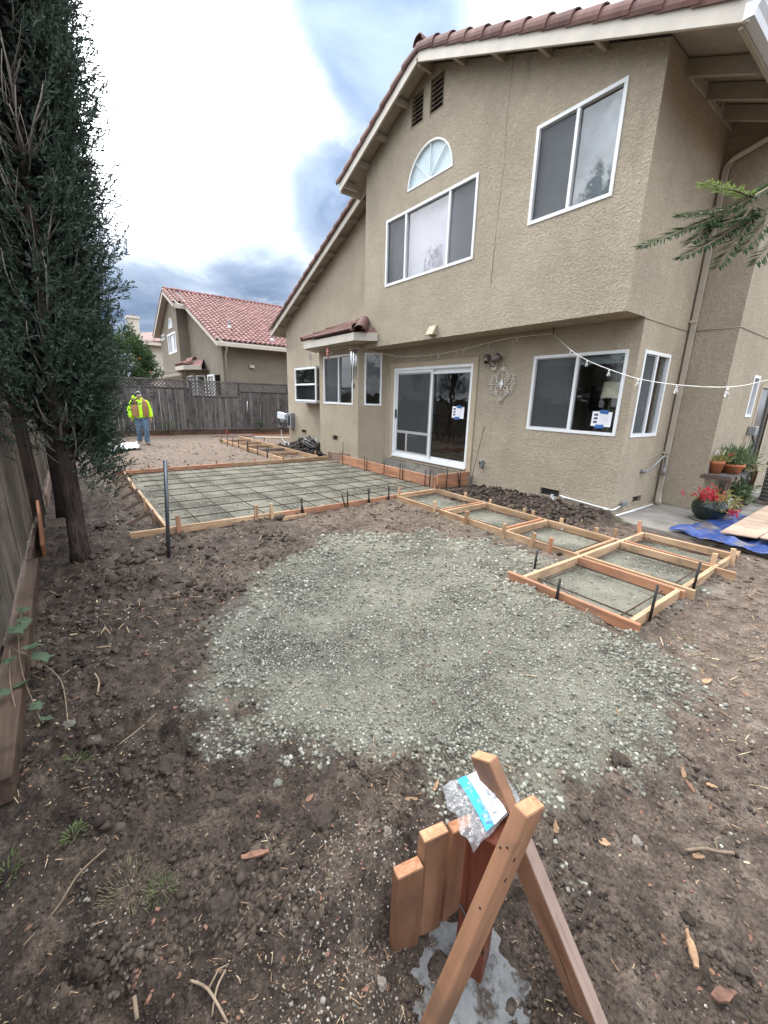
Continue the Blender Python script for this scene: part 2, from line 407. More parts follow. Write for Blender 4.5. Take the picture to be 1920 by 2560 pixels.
def glass_mat(name, tint=(0.80, 0.84, 0.83), wav=0.0, refl=1.0):
    m, nt, b = new_mat(name); nt.nodes.remove(b)
    out = [n for n in nt.nodes if n.type == 'OUTPUT_MATERIAL'][0]
    nrm = bump(nt, noise(nt, ocoord(nt), 2.2, 2, 0.5, 0.3), wav, 0.02) if wav else None
    gl = node(nt, 'ShaderNodeBsdfGlossy', {'Color': (1, 1, 1, 1), 'Roughness': 0.0})
    bf = node(nt, 'ShaderNodeNewGeometry').outputs['Backfacing']
    tr = node(nt, 'ShaderNodeBsdfTransparent', {'Color': mix(nt, bf, tint, (1, 1, 1))})
    fr = node(nt, 'ShaderNodeFresnel', {'IOR': 1.75})
    if nrm is not None: nt.links.new(nrm, gl.inputs['Normal'])
    f = math_(nt, 'MULTIPLY', math_(nt, 'MULTIPLY', fr.outputs[0], refl), math_(nt, 'SUBTRACT', 1.0, bf), clamp=True)
    mx = node(nt, 'ShaderNodeMixShader', {0: f, 1: tr.outputs[0], 2: gl.outputs[0]})
    nt.links.new(mx.outputs[0], out.inputs[0]); return m
glass_mat('pane_glass', wav=0.25)
glass_mat('upper_glass', (0.93, 0.95, 0.95), wav=0.35, refl=1.7)
def screen_mat(name, col, opac):
    m, nt, b = new_mat(name); out = [n for n in nt.nodes if n.type == 'OUTPUT_MATERIAL'][0]
    setc(nt, b, col, 0.7)
    tr = node(nt, 'ShaderNodeBsdfTransparent')
    mx = node(nt, 'ShaderNodeMixShader', {0: opac, 1: tr.outputs[0], 2: b.outputs[0]}); nt.links.new(mx.outputs[0], out.inputs[0]); return m
screen_mat('insect_screen', (0.075, 0.085, 0.092), 0.36)
m, nt, b = new_mat('bulb_glass'); setc(nt, b, (0.9, 0.9, 0.88), 0.05); b.inputs['Transmission Weight'].default_value = 0.75
# crumpled clear film
m, nt, b = new_mat('clear_film'); out = [n for n in nt.nodes if n.type == 'OUTPUT_MATERIAL'][0]
c = ocoord(nt)
nb = bump(nt, node(nt, 'ShaderNodeTexVoronoi', {'Vector': vmath(nt, 'ADD', c, vmath(nt, 'MULTIPLY', noise(nt, c, 30, 3, 0.5, 0, 1), (0.02, 0.02, 0.02))), 'Scale': 40.0}).outputs['Distance'], 0.5, 0.004)
gl = node(nt, 'ShaderNodeBsdfGlossy', {'Roughness': 0.12, 'Normal': nb}); tr = node(nt, 'ShaderNodeBsdfTransparent', {'Color': (0.93, 0.94, 0.95, 1)})
df = node(nt, 'ShaderNodeBsdfDiffuse', {'Color': (0.75, 0.77, 0.80, 1)})
fr = node(nt, 'ShaderNodeFresnel', {'IOR': 1.6, 'Normal': nb})
a1 = node(nt, 'ShaderNodeMixShader', {0: 0.10, 1: tr.outputs[0], 2: df.outputs[0]})
a2 = node(nt, 'ShaderNodeMixShader', {0: math_(nt, 'ADD', math_(nt, 'MULTIPLY', fr.outputs[0], 0.7), 0.02, clamp=True), 1: a1.outputs[0], 2: gl.outputs[0]})
nt.links.new(a2.outputs[0], out.inputs[0])

def foliage(name, a, bcol, rough=0.6, trans=0.25):
    m, nt, b = new_mat(name)
    pos = node(nt, 'ShaderNodeNewGeometry').outputs['Position']
    f = math_(nt, 'ADD', math_(nt, 'MULTIPLY', irand(nt), 0.6), math_(nt, 'MULTIPLY', noise(nt, pos, 4.0, 3), 0.5))
    setc(nt, b, mix(nt, f, a, bcol), rough, spec=0.25)
    out = [n for n in nt.nodes if n.type == 'OUTPUT_MATERIAL'][0]
    tl = node(nt, 'ShaderNodeBsdfTranslucent', {'Color': (*[x*1.3 for x in bcol], 1)})
    mx = node(nt, 'ShaderNodeMixShader', {0: trans, 1: b.outputs[0], 2: tl.outputs[0]}); nt.links.new(mx.outputs[0], out.inputs[0]); return m
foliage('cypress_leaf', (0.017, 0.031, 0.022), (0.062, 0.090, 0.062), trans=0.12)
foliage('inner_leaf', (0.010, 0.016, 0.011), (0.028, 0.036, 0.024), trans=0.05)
foliage('orange_leaf', (0.016, 0.034, 0.012), (0.055, 0.095, 0.030))
foliage('back_leaf', (0.025, 0.045, 0.022), (0.08, 0.11, 0.05))
foliage('ivy_leaf', (0.040, 0.070, 0.040), (0.105, 0.150, 0.088))
foliage('grass_leaf', (0.055, 0.085, 0.030), (0.13, 0.16, 0.06))
foliage('dry_grass', (0.14, 0.12, 0.07), (0.24, 0.20, 0.12))
foliage('needle', (0.018, 0.045, 0.016), (0.050, 0.100, 0.034))
foliage('new_needle', (0.13, 0.19, 0.05), (0.22, 0.28, 0.09))
foliage('plant_green', (0.05, 0.085, 0.035), (0.13, 0.18, 0.085))
foliage('plant_yellow', (0.17, 0.17, 0.05), (0.34, 0.32, 0.12))
foliage('red_flower', (0.28, 0.012, 0.030), (0.52, 0.05, 0.075))
foliage('white_flower', (0.55, 0.52, 0.46), (0.75, 0.72, 0.68))

# ---- ground: moist soil, dry soil and crushed rock, mixed by attributes of the terrain
m, nt, b = new_mat('soil')
pos = node(nt, 'ShaderNodeNewGeometry').outputs['Position']
dry = node(nt, 'ShaderNodeAttribute', attribute_name='dry').outputs['Fac']
grv = node(nt, 'ShaderNodeAttribute', attribute_name='gravel').outputs['Fac']
na = noise(nt, pos, 9.0, 8, 0.68); nb_ = noise(nt, pos, 1.7, 6, 0.6); nc = noise(nt, pos, 70.0, 5, 0.7); nd = noise(nt, pos, 230.0, 3, 0.65)
moist = ramp(nt, na, [(0.30, (0.012, 0.0085, 0.0065)), (0.50, (0.046, 0.0325, 0.0245)), (0.72, (0.120, 0.088, 0.066))])
dryc = ramp(nt, na, [(0.28, (0.06, 0.043, 0.033)), (0.5, (0.138, 0.104, 0.080)), (0.76, (0.245, 0.195, 0.155))])
df_ = math_(nt, 'ADD', dry, math_(nt, 'MULTIPLY', math_(nt, 'SUBTRACT', nb_, 0.5), 1.1), clamp=True)
soil = mix(nt, df_, moist, dryc)
fleck = mapr(nt, node(nt, 'ShaderNodeTexVoronoi', {'Vector': pos, 'Scale': 75.0, 'Randomness': 1.0}).outputs['Distance'], 0.10, 0.17, 1.0, 0.0)
fleck = math_(nt, 'MULTIPLY', fleck, mapr(nt, noise(nt, pos, 22.0, 4, 0.6), 0.50, 0.62))
soil = mix(nt, math_(nt, 'MULTIPLY', fleck, 0.85), soil, (0.26, 0.225, 0.18))
soil = hsv(nt, soil, mapr(nt, nc, 0.25, 0.75, 0.40, 1.65))
vor = node(nt, 'ShaderNodeTexVoronoi', {'Vector': vmath(nt, 'ADD', pos, vmath(nt, 'MULTIPLY', noise(nt, pos, 40, 2, 0.5, 0, 1), (0.012, 0.012, 0.012))), 'Scale': 85.0})
rockc = ramp(nt, node(nt, 'ShaderNodeSeparateColor', {0: vor.outputs['Color']}).outputs[0], [(0.0, (0.09, 0.087, 0.068)), (0.5, (0.195, 0.187, 0.147)), (1.0, (0.33, 0.32, 0.265))])
rockc = mix(nt, mapr(nt, vor.outputs['Distance'], 0.30, 0.62), rockc, (0.045, 0.042, 0.033))
rockc = mix(nt, mapr(nt, nb_, 0.35, 0.65), rockc, (0.215, 0.207, 0.162))
rockc = hsv(nt, rockc, mapr(nt, nc, 0.25, 0.75, 0.62, 1.4))
setc(nt, b, mix(nt, grv, soil, rockc), mapr(nt, dry, 0, 1, 0.78, 0.95), 0)
hh = math_(nt, 'ADD', math_(nt, 'MULTIPLY', nc, 0.9), math_(nt, 'MULTIPLY', nd, 0.35))
hh = math_(nt, 'ADD', hh, math_(nt, 'MULTIPLY', math_(nt, 'MULTIPLY', vor.outputs['Distance'], grv), -0.7))
setc(nt, b, normal=bump(nt, hh, 0.9, 0.016), spec=0.25)

def stones(name, cols, rough=0.85):
    m, nt, b = new_mat(name); i = irand(nt)
    col = ramp(nt, i, [(k/(len(cols)-1), c) for k, c in enumerate(cols)])
    col = hsv(nt, col, mapr(nt, noise(nt, node(nt, 'ShaderNodeNewGeometry').outputs['Position'], 120, 4, 0.6), 0.25, 0.75, 0.75, 1.25))
    setc(nt, b, col, rough, spec=0.25); return m
stones('gravel_stone', [(0.10, 0.097, 0.076), (0.20, 0.194, 0.154), (0.155, 0.15, 0.116), (0.27, 0.263, 0.216), (0.21, 0.203, 0.163), (0.40, 0.39, 0.335)])
stones('loose_stone', [(0.105, 0.102, 0.084), (0.17, 0.165, 0.138), (0.135, 0.13, 0.107), (0.24, 0.234, 0.20)])
stones('soil_clod', [(0.021, 0.015, 0.0115), (0.068, 0.050, 0.038), (0.041, 0.030, 0.023), (0.112, 0.085, 0.066)])
stones('dry_clod', [(0.08, 0.055, 0.04), (0.15, 0.108, 0.08), (0.11, 0.078, 0.058), (0.20, 0.15, 0.115)])
stones('pebble', [(0.10, 0.085, 0.07), (0.26, 0.23, 0.20), (0.16, 0.135, 0.11), (0.40, 0.36, 0.31)])
stones('fleck_chip', [(0.22, 0.13, 0.08), (0.40, 0.31, 0.20), (0.30, 0.17, 0.10), (0.55, 0.45, 0.30)])
stones('dark_clod', [(0.010, 0.008, 0.007), (0.026, 0.020, 0.016), (0.016, 0.012, 0.010)])

m, nt, b = new_mat('concrete'); c = ocoord(nt)
col = ramp(nt, noise(nt, c, 2.2, 7, 0.65), [(0.3, (0.14, 0.125, 0.105)), (0.7, (0.30, 0.28, 0.25))])
col = mix(nt, mapr(nt, noise(nt, c, 1.3, 4, 0.6, 0.6), 0.52, 0.68), col, (0.13, 0.095, 0.07))
setc(nt, b, col, 0.85, 0, bump(nt, noise(nt, c, 90, 4, 0.7), 0.3, 0.004), 0.3)
m, nt, b = new_mat('footing_mix'); c = ocoord(nt)
col = ramp(nt, noise(nt, c, 14.0, 8, 0.7), [(0.3, (0.13, 0.13, 0.125)), (0.7, (0.27, 0.275, 0.275))])
col = mix(nt, mapr(nt, noise(nt, c, 9.0, 9, 0.75, 0.0), 0.50, 0.62), col, (0.062, 0.047, 0.037))
setc(nt, b, col, 0.9, 0, bump(nt, noise(nt, c, 60, 6, 0.75), 0.8, 0.012), 0.2)
m, nt, b = new_mat('tarp'); c = ocoord(nt)
col = ramp(nt, noise(nt, c, 5, 5, 0.6), [(0.3, (0.014, 0.036, 0.150)), (0.7, (0.038, 0.078, 0.245))])
dirt = mapr(nt, noise(nt, vmath(nt, 'ADD', c, (4.1, 2.2, 0)), 3.6, 7, 0.7), 0.50, 0.60)
col = mix(nt, math_(nt, 'MULTIPLY', dirt, 0.8), col, (0.13, 0.105, 0.08))
setc(nt, b, col, 0.42, 0, None, 0.4)
# ------------------------------------------------------------------ terrain
def _hash(ix, iy, s):
    h = (ix.astype(np.int64)*374761393+iy.astype(np.int64)*668265263+s*974634777) & 0x7fffffff
    h = ((h ^ (h >> 13))*1274126177) & 0x7fffffff
    return ((h ^ (h >> 16)) & 0xffff)/65535.0
def vn(x, y, s=0):
    ix = np.floor(x); iy = np.floor(y); fx = x-ix; fy = y-iy; ux = fx*fx*(3-2*fx); uy = fy*fy*(3-2*fy)
    def g(dx, dy):
        a = _hash(ix+dx, iy+dy, s)*2*np.pi; return np.cos(a)*(fx-dx)+np.sin(a)*(fy-dy)
    a = g(0, 0)*(1-ux)+g(1, 0)*ux; b = g(0, 1)*(1-ux)+g(1, 1)*ux
    return a*(1-uy)+b*uy
def fbm(x, y, f, o=4, s=0, gain=0.5):
    r = 0; a = 1
    for k in range(o): r = r+a*vn(x*f+k*17.3, y*f-k*9.1, s+k); f *= 2.07; a *= gain
    return r
def cell(x, y, f, s=0):
    x = x*f; y = y*f; ix = np.floor(x); iy = np.floor(y); d = np.full(np.shape(x), 9.0); hv = np.zeros(np.shape(x))
    for dx in (-1, 0, 1):
        for dy in (-1, 0, 1):
            px_ = ix+dx+_hash(ix+dx, iy+dy, s); py_ = iy+dy+_hash(ix+dx, iy+dy, s+7)
            e = np.hypot(x-px_, y-py_); m_ = e < d; d = np.where(m_, e, d); hv = np.where(m_, _hash(ix+dx, iy+dy, s+3), hv)
    return d, hv
def sstep(a, b, x):
    t = np.clip((x-a)/(b-a), 0, 1); return t*t*(3-2*t)
def rectmask(x, y, x0, x1, y0, y1, e=0.05):
    return sstep(x0-e, x0+e, x)*sstep(-x1-e, -x1+e, -x)*sstep(y0-e, y0+e, y)*sstep(-y1-e, -y1+e, -y)
PAD = np.array([(-3.56, 1.30), (-4.15, 2.3), (-3.75, 3.4), (-2.9, 4.0), (-2.1, 4.1), (-1.95, 3.2), (-1.0, 3.2), (-.60, 3.05), (-.52, 2.4), (-.50, 1.9), (-.80, 1.28), (-1.22, .84), (-1.53, .63), (-1.86, .45), (-2.32, .40), (-2.75, .62)])
def pad_sd(x, y):
    d = np.full(np.shape(x), 1e9); ins = np.zeros(np.shape(x), bool); n = len(PAD)
    for i in range(n):
        a = PAD[i]; b_ = PAD[(i+1) % n]; e = b_-a
        t = np.clip(((x-a[0])*e[0]+(y-a[1])*e[1])/(e@e), 0, 1)
        d = np.minimum(d, np.hypot(x-a[0]-t*e[0], y-a[1]-t*e[1]))
        c_ = ((a[1] > y) != (b_[1] > y)) & (x < (b_[0]-a[0])*(y-a[1])/(b_[1]-a[1]+1e-12)+a[0]); ins ^= c_
    return np.where(ins, -d, d)
SLAB = (-9.86, -5.30, .79, 5.46)
def masks(x, y):
    warp = 0.36*fbm(x, y, 2.1, 4, 11)+0.20*fbm(x, y, 8.0, 4, 31, .65)
    sd = pad_sd(x, y)+warp+.05
    pad = sstep(0.17, -0.20, sd)*(0.90+0.1*np.sign(vn(x*14, y*14, 5)))
    hard = np.maximum(rectmask(x, y, *SLAB, .02), rectmask(x, y, -5.28, -2.03, 4.15, 5.05, .02))
    hard = np.maximum(hard, rectmask(x, y, -2.03, -1.10, 3.18, 5.62, .02))
    spill = sstep(.25, .0, sd)*sstep(.02, .20, fbm(x, y, 3.2, 4, 44)+0.05)*0.5          # rock raked out past the edge
    pads_edge = sstep(.35, .0, np.abs(x+1.1))*sstep(.9, .2, np.abs(y-4.4))*0.6
    spill = np.maximum(spill, pads_edge*sstep(-.05, .2, fbm(x, y, 5, 3, 47)))
    grav = np.maximum(np.maximum(pad, hard), spill)
    moist = sstep(-2.7, -.2, x)*0.0
    dry = 0.28+0.30*sstep(.9, 3.2, y-0.25*x*0)*sstep(-1.6, -0.1, x)+0.62*sstep(-5.0, -7.5, x)*sstep(0.1, 0.9, y)+0.28*sstep(1.3, 3.6, y)
    dry = dry*sstep(-.25, 1.3, y+0.05*x*0+0.45*sstep(-3, -9, x))-0.75*rectmask(x, y, -5.3, -2.6, 5.15, 6.5, .15)
    dry = dry+0.16*sstep(.0, .5, fbm(x, y, 1.4, 3, 61)+0.2)*sstep(-.3, .2, y)
    return np.clip(grav, 0, 1), np.clip(dry, 0, 1), hard, sd
def gh(x, y, full=False):
    x = np.asarray(x, float); y = np.asarray(y, float)
    grav, dry, hard, sd = masks(x, y)
    r = np.hypot(x, y)
    near = sstep(30, 8, r)
    h = 0.035*fbm(x, y, 0.7, 3, 1)*near
    d, hv = cell(x+0.03*vn(x*20, y*20, 3), y+0.03*vn(x*20, y*20, 4), 9.0, 21)
    d2, hv2 = cell(x, y, 24.0, 23)
    d3, hv3 = cell(x, y, 52.0, 29)
    rough = sstep(.25, .95, 1-dry)*(0.55+0.9*sstep(-.1, .35, fbm(x, y, 1.3, 3, 77)))
    cl = np.clip(0.62-d, 0, 1)*hv*0.085+np.clip(0.6-d2, 0, 1)*hv2*0.045+np.clip(0.6-d3, 0, 1)*hv3*0.020
    fine = 0.028*fbm(x, y, 5.0, 5, 51, 0.62)-.02*np.abs(fbm(x, y, 3.1, 3, 57))
    dirt = cl*(0.30+0.85*rough)+fine*(0.5+0.7*rough)
    gr = 0.016*fbm(x, y, 6, 4, 91)-.022*sstep(.16, .38, fbm(x, y, 3.4, 3, 97))+np.clip(0.6-d3, 0, 1)*hv3*0.016+np.clip(.6-d2, 0, 1)*hv2*0.010
    h = h+(dirt*(1-grav)+(gr+0.022)*grav)*near
    h = h*(1-hard)+hard*(0.004*fbm(x, y, 7, 3, 15)+np.clip(.6-d3, 0, 1)*hv3*0.006-0.002)
    # soil heaped against the footing and beside the walk
    berm = rectmask(x, y, -5.2, -2.55, 5.28, 6.28, .12)
    h = h+berm*(0.055+0.075*np.clip(fbm(x, y, 2.6, 3, 8)+.2, 0, 1)+np.clip(.62-d, 0, 1)*hv*0.07)
    heap = np.exp(-(((x+12.0)/.95)**2+((y-5.95)/.34)**2))
    h = h+heap*(0.20+0.16*np.clip(.7-d, 0, 1)*hv*2)
    # trench beside the stoop form and hole round the steel pipe
    h = h-0.10*np.exp(-(((x+4.66)/.16)**2+((y-.62)/.20)**2))
    h = h-0.03*rectmask(x, y, -9.6, -5.4, .45, .72, .10)+0.035*rectmask(x, y, -10.2, -5.5, .05, .45, .18)
    # soil and rock scraped up against the outside of the form boards
    for (ax_, ay_, bx_, by_) in ((-5.215, .40, -5.235, 4.1), (-9.9, .655, -5.35, .68), (-5.2, 4.165, -2.15, 4.12), (-2.15, 3.095, -1.0, 3.095), (-1.045, 3.15, -1.045, 5.8), (-5.2, 5.275, -2.1, 5.15)):
        ex, ey = bx_-ax_, by_-ay_; t_ = np.clip(((x-ax_)*ex+(y-ay_)*ey)/(ex*ex+ey*ey), 0, 1); q_ = np.hypot(x-ax_-t_*ex, y-ay_-t_*ey)
        h = h+.040*np.exp(-(q_/.045)**2)*np.clip(.45+1.3*vn(x*5.3, y*5.3, 88), 0, 1)
    # dug pocket round the near post, down to its concrete footing
    pocket = np.exp(-(((x+.47)/.225)**2+((y-.72)/.28)**2)**3)
    h = h*(1-.75*pocket)-(0.105+.05*fbm(x, y, 6, 3, 205))*pocket
    crack = np.exp(-(((x+.715)/.03)**2+((y-.68)/.17)**2))
    h = h-0.12*crack+0.060*np.exp(-(((x+.90)/.14)**2+((y-.55)/.34)**2))
    h = np.where((x > -2.72) & (y > 6.3), np.minimum(h, -0.01), h)
    h = np.where((y > 6.5) & (x < -2.7), -0.06, h)
    h = np.where((x < -18.85), np.minimum(h, 0.0), h)
    return (h, grav, dry) if full else h
def gz(x, y): return float(gh(np.array([x]), np.array([y]))[0])

# one sheet in rings round the yard's near end, finer where the ground is close
ctr = math.atan2(math.cos(YAW), math.sin(YAW))
half = math.radians(84); na_ = 620
ang = np.concatenate([np.linspace(ctr-half, ctr+half, na_), np.linspace(ctr+half, ctr-half+2*np.pi, 26)[1:-1]])
rad = np.concatenate([np.exp(np.linspace(math.log(.32), math.log(24), 620)), np.array([27, 32, 40, 55, 80, 130, 220, 400.])])
A, R_ = np.meshgrid(ang, rad); GX = (R_*np.cos(A)).ravel(); GY = (R_*np.sin(A)).ravel()
GZ, GG, GD = gh(GX, GY, True)
na2 = len(ang); nr = len(rad)
idx = np.arange(na2*nr).reshape(nr, na2)
F4 = np.stack([idx[:-1], np.roll(idx, -1, 1)[:-1], np.roll(idx, -1, 1)[1:], idx[1:]], -1).reshape(-1, 4)[:, ::-1]
vv = np.stack([GX, GY, GZ], -1)
# close the middle with a small collapsed ring
c0 = np.array([[0, 0, float(GZ[:na2].mean())]]); vv = np.concatenate([vv, c0])
ce = len(vv)-1
F4 = np.concatenate([F4, np.stack([np.full(na2, ce), np.roll(idx[0], -1), idx[0], idx[0]], -1)[:0]])
me = mesh_np('ground', vv, F4, True)
tri = [(ce, int(idx[0][i]), int(idx[0][(i+1) % na2])) for i in range(0, na2)]
bm = bmesh.new(); bm.from_mesh(me); bm.verts.ensure_lookup_table()
for t in tri: bm.faces.new([bm.verts[i] for i in t]).smooth = True
bm.normal_update(); bm.to_mesh(me); bm.free()
for nm, arr in (('gravel', GG), ('dry', GD)):
    at = me.attributes.new(nm, 'FLOAT', 'POINT'); at.data.foreach_set('value', np.append(arr, 0.3).astype(np.float32))
ground = struct(obj('ground', me, MT['soil']))
if me.polygons[0].normal.z < 0: me.flip_normals()

# ---- loose stones, clods and flecks (past counting)
CUBE_V = np.array([(a, b_, c_) for a in (-1, 1) for b_ in (-1, 1) for c_ in (-1, 1)], float)
CUBE_F = np.array([[0, 1, 3, 2], [4, 6, 7, 5], [0, 4, 5, 1], [2, 3, 7, 6], [0, 2, 6, 4], [1, 5, 7, 3]])
def rocks(name, x, y, size, flat=0.7, sink=0.25, jit=0.38, elong=0.0, z=None):
    n = len(x); v = np.repeat(CUBE_V[None]*.5, n, 0)+RNG.uniform(-jit, jit, (n, 8, 3))*.5
    v[:, :, 0] *= (1+elong*RNG.uniform(0, 1, (n, 1))); v[:, :, 2] *= flat
    # random tilt then turn
    for ax, mx in ((0, .6), (1, .6), (2, 6.28)):
        a = RNG.uniform(-mx, mx, n); c_ = np.cos(a)[:, None]; s_ = np.sin(a)[:, None]; i, j = [(1, 2), (2, 0), (0, 1)][ax]
        p, q = v[:, :, i].copy(), v[:, :, j].copy(); v[:, :, i] = p*c_-q*s_; v[:, :, j] = p*s_+q*c_
    v *= size[:, None, None]
    zz_ = gh(x, y) if z is None else z
    v += np.stack([x, y, zz_+size*flat*(0.5-sink)], -1)[:, None, :]
    f = (CUBE_F[None]+(np.arange(n)*8)[:, None, None]).reshape(-1, 4)
    return mesh_np(name, v.reshape(-1, 3), f)
def scatter(n, x0, x1, y0, y1, rmin=.45, rmax=14):
    """random ground points, thinning with distance from the near end of the yard"""
    a = RNG.uniform(ctr-half, ctr+half, n); r = np.exp(RNG.uniform(math.log(rmin), math.log(rmax), n)); r = np.sqrt(r*r*RNG.uniform(.8, 1.25, n))
    x = r*np.cos(a); y = r*np.sin(a); k = (x > x0) & (x < x1) & (y > y0) & (y < y1); return x[k], y[k]
x, y = scatter(90000, -9.9, .3, -.4, 5.8, .5, 11); g, d, hd, sd = masks(x, y)
k = (RNG.uniform(0, 1, len(x)) < g*1.0) & (hd < .5); x, y, sd = x[k], y[k], sd[k]
edge = np.clip(1-np.abs(sd)/.35, 0, 1)
sz = RNG.uniform(.005, .013, len(x))*(1+.5*edge)*np.clip(np.hypot(x, y)/2.2, 1, 2.2)
stuff(tag(obj('gravel', rocks('gravel', x, y, sz, .75, .38), MT['gravel_stone']), 'grey green crushed rock spread over the middle of the yard', 'gravel'))
x, y = scatter(24000, -8, .3, -.4, 5.8, .6, 8); g, d, hd, sd = masks(x, y)
pr = np.exp(-((sd+.06)/.13)**2)*(hd < .4)*sstep(-.25, .15, fbm(x, y, 2.6, 3, 411)); k = RNG.uniform(0, 1, len(x)) < pr*.95; x, y = x[k], y[k]
sz = RNG.uniform(.005, .014, len(x))*np.clip(np.hypot(x, y)/2.0, .8, 1.7)
stuff(tag(obj('loose_gravel', rocks('loose_gravel', x, y, sz, .7, .22), MT['loose_stone']), 'paler loose stones along the rim of the rock bed', 'gravel'))
x, y = scatter(5200, -9.8, -1.1, .8, 5.6, 3.2, 11); g, d, hd, sd = masks(x, y); k = hd > .6; x, y = x[k], y[k]
stuff(tag(obj('base_rock', rocks('base_rock', x, y, RNG.uniform(.012, .026, len(x)), .5, .3), MT['gravel_stone']), 'crushed rock levelled inside the wooden forms', 'gravel'))
x, y = scatter(62000, -7, .4, -.42, 6, .42, 8); g, d, hd, sd = masks(x, y)
k = (RNG.uniform(0, 1, len(x)) < (1-g)*sstep(.85, .2, d)*.75) & (g < .25); x, y, d = x[k], y[k], d[k]
k2 = ~((np.abs(x+.50) < .12) & (np.abs(y-.76) < .14)); x, y = x[k2], y[k2]
sz = RNG.uniform(.004, .017, len(x))*np.where(RNG.uniform(0, 1, len(x)) > .97, 2.3, 1)*(.55+.85*sstep(-.15, .3, fbm(x, y, 2.0, 3, 401)))*np.clip(np.hypot(x, y)/2.0, .75, 2.0)
stuff(tag(obj('soil_crumbs', rocks('soil_crumbs', x, y, sz, .62, .42, .6), MT['soil_clod']), 'dark moist crumbs and clods of dug soil', 'soil'))
x, y = scatter(26000, -17, .4, -.3, 6, .8, 17); g, d, hd, sd = masks(x, y)
k = (RNG.uniform(0, 1, len(x)) < (1-g)*sstep(.3, .8, d)*.55) & (hd < .2); x, y = x[k], y[k]
stuff(tag(obj('dry_crumbs', rocks('dry_crumbs', x, y, RNG.uniform(.007, .02, len(x))*np.clip(np.hypot(x, y)/3, .8, 2.2), .6, .35, .45), MT['dry_clod']), 'dry light brown soil crumbs', 'soil'))
x, y = scatter(30000, -9, .4, -.4, 6, .42, 9); g, d, hd, sd = masks(x, y)
k = (RNG.uniform(0, 1, len(x)) < (1-g*.9)*sstep(-.15, .45, fbm(x, y, 1.7, 4, 421))) & (hd < .2); x, y = x[k], y[k]
k2 = ~((np.abs(x+.50) < .12) & (np.abs(y-.76) < .14)); x, y = x[k2], y[k2]
stuff(tag(obj('pebbles', rocks('pebbles', x, y, RNG.uniform(.0025, .008, len(x))*np.where(RNG.uniform(0, 1, len(x)) > .96, 2.0, 1)*np.clip(np.hypot(x, y)/2, .8, 2), .8, .3), MT['pebble']), 'small pale pebbles mixed into the soil', 'pebbles'))
x, y = scatter(9000, -9, .4, -.4, 6, .42, 9); g, d, hd, sd = masks(x, y)
k = (RNG.uniform(0, 1, len(x)) < (1-g*.85)*sstep(-.2, .4, fbm(x, y, 1.3, 4, 431))) & (hd < .2); x, y = x[k], y[k]
stuff(tag(obj('mulch_flecks', rocks('mulch_flecks', x, y, RNG.uniform(.0022, .006, len(x))*np.clip(np.hypot(x, y)/1.5, .7, 2.4), .3, .1, .35, 2.0), MT['fleck_chip']), 'scattered orange brown bark flecks', 'mulch'))
x, y = scatter(5200, -8, .4, -.4, 6, .42, 8); g, d, hd, sd = masks(x, y)
k = (RNG.uniform(0, 1, len(x)) < (1-g*.9)*sstep(-.25, .3, fbm(x, y, 1.1, 4, 441))) & (hd < .2); x, y = x[k], y[k]
k2 = ~((np.abs(x+.50) < .12) & (np.abs(y-.76) < .14)); x, y = x[k2], y[k2]
stuff(tag(obj('root_litter', rocks('root_litter', x, y, RNG.uniform(.0015, .0028, len(x))*np.clip(np.hypot(x, y)/1.6, .8, 2.2), .9, -.2, .25, 24.0), MT['fleck_chip']), 'thin straws, rootlets and splinters littering the soil', 'litter'))
x, y = scatter(1500, -8, .4, -.4, 6, .5, 8); g, d, hd, sd = masks(x, y)
k = (RNG.uniform(0, 1, len(x)) < (1-g*.9)*sstep(-.2, .3, fbm(x, y, .9, 4, 451))) & (hd < .2); x, y = x[k], y[k]
k2 = ~((np.abs(x+.50) < .12) & (np.abs(y-.76) < .14)); x, y = x[k2], y[k2]
stuff(tag(obj('bark_litter', rocks('bark_litter', x, y, RNG.uniform(.006, .014, len(x))*np.clip(np.hypot(x, y)/2, .8, 1.8), .28, .1, .45, 1.4), MT['bark_chip']), 'small reddish bark scraps strewn over the soil', 'litter'))
# dug-out clods heaped by the house wall
n = 700; x = RNG.normal(-12.0, .6, n); y = np.clip(RNG.normal(5.9, .22, n), 5.5, 6.3)
stuff(tag(obj('clod_heap', rocks('clod_heap', x, y, RNG.uniform(.03, .13, n), .85, .3, .45), MT['dark_clod']), 'heap of black wet clods against the house wall', 'soil'))
n = 1500; x = RNG.uniform(-5.1, -2.75, n); y = RNG.uniform(5.3, 6.25, n)
stuff(tag(obj('footing_clods', rocks('footing_clods', x, y, RNG.uniform(.012, .055, n), .8, .3, .45), MT['soil_clod']), 'strip of turned dark soil beside the house footing', 'soil'))
# ------------------------------------------------------------------ building helpers
def wall_mesh(outline, holes, to3, inward, depth=0.10):
    """flat wall with real openings and reveals; outline and holes in wall coordinates"""
    bm = bmesh.new(); edges = []; loops = []
    for poly in [outline]+holes:
        vs = [bm.verts.new(to3(*p)) for p in poly]; loops.append(vs)
        edges += [bm.edges.new((vs[i], vs[(i+1) % len(vs)])) for i in range(len(vs))]
    bmesh.ops.triangle_fill(bm, use_beauty=True, use_dissolve=False, edges=edges)
    iw = Vector(inward)*depth
    for vs in loops[1:]:
        b2 = [bm.verts.new(v.co+iw) for v in vs]
        for i in range(len(vs)):
            j = (i+1) % len(vs); bm.faces.new((vs[i], vs[j], b2[j], b2[i]))
    bmesh.ops.recalc_face_normals(bm, faces=bm.faces)
    me = bpy.data.meshes.new('wall'); bm.to_mesh(me); bm.free(); return me
def rect(a0, a1, b0, b1): return [(a0, b0), (a1, b0), (a1, b1), (a0, b1)]
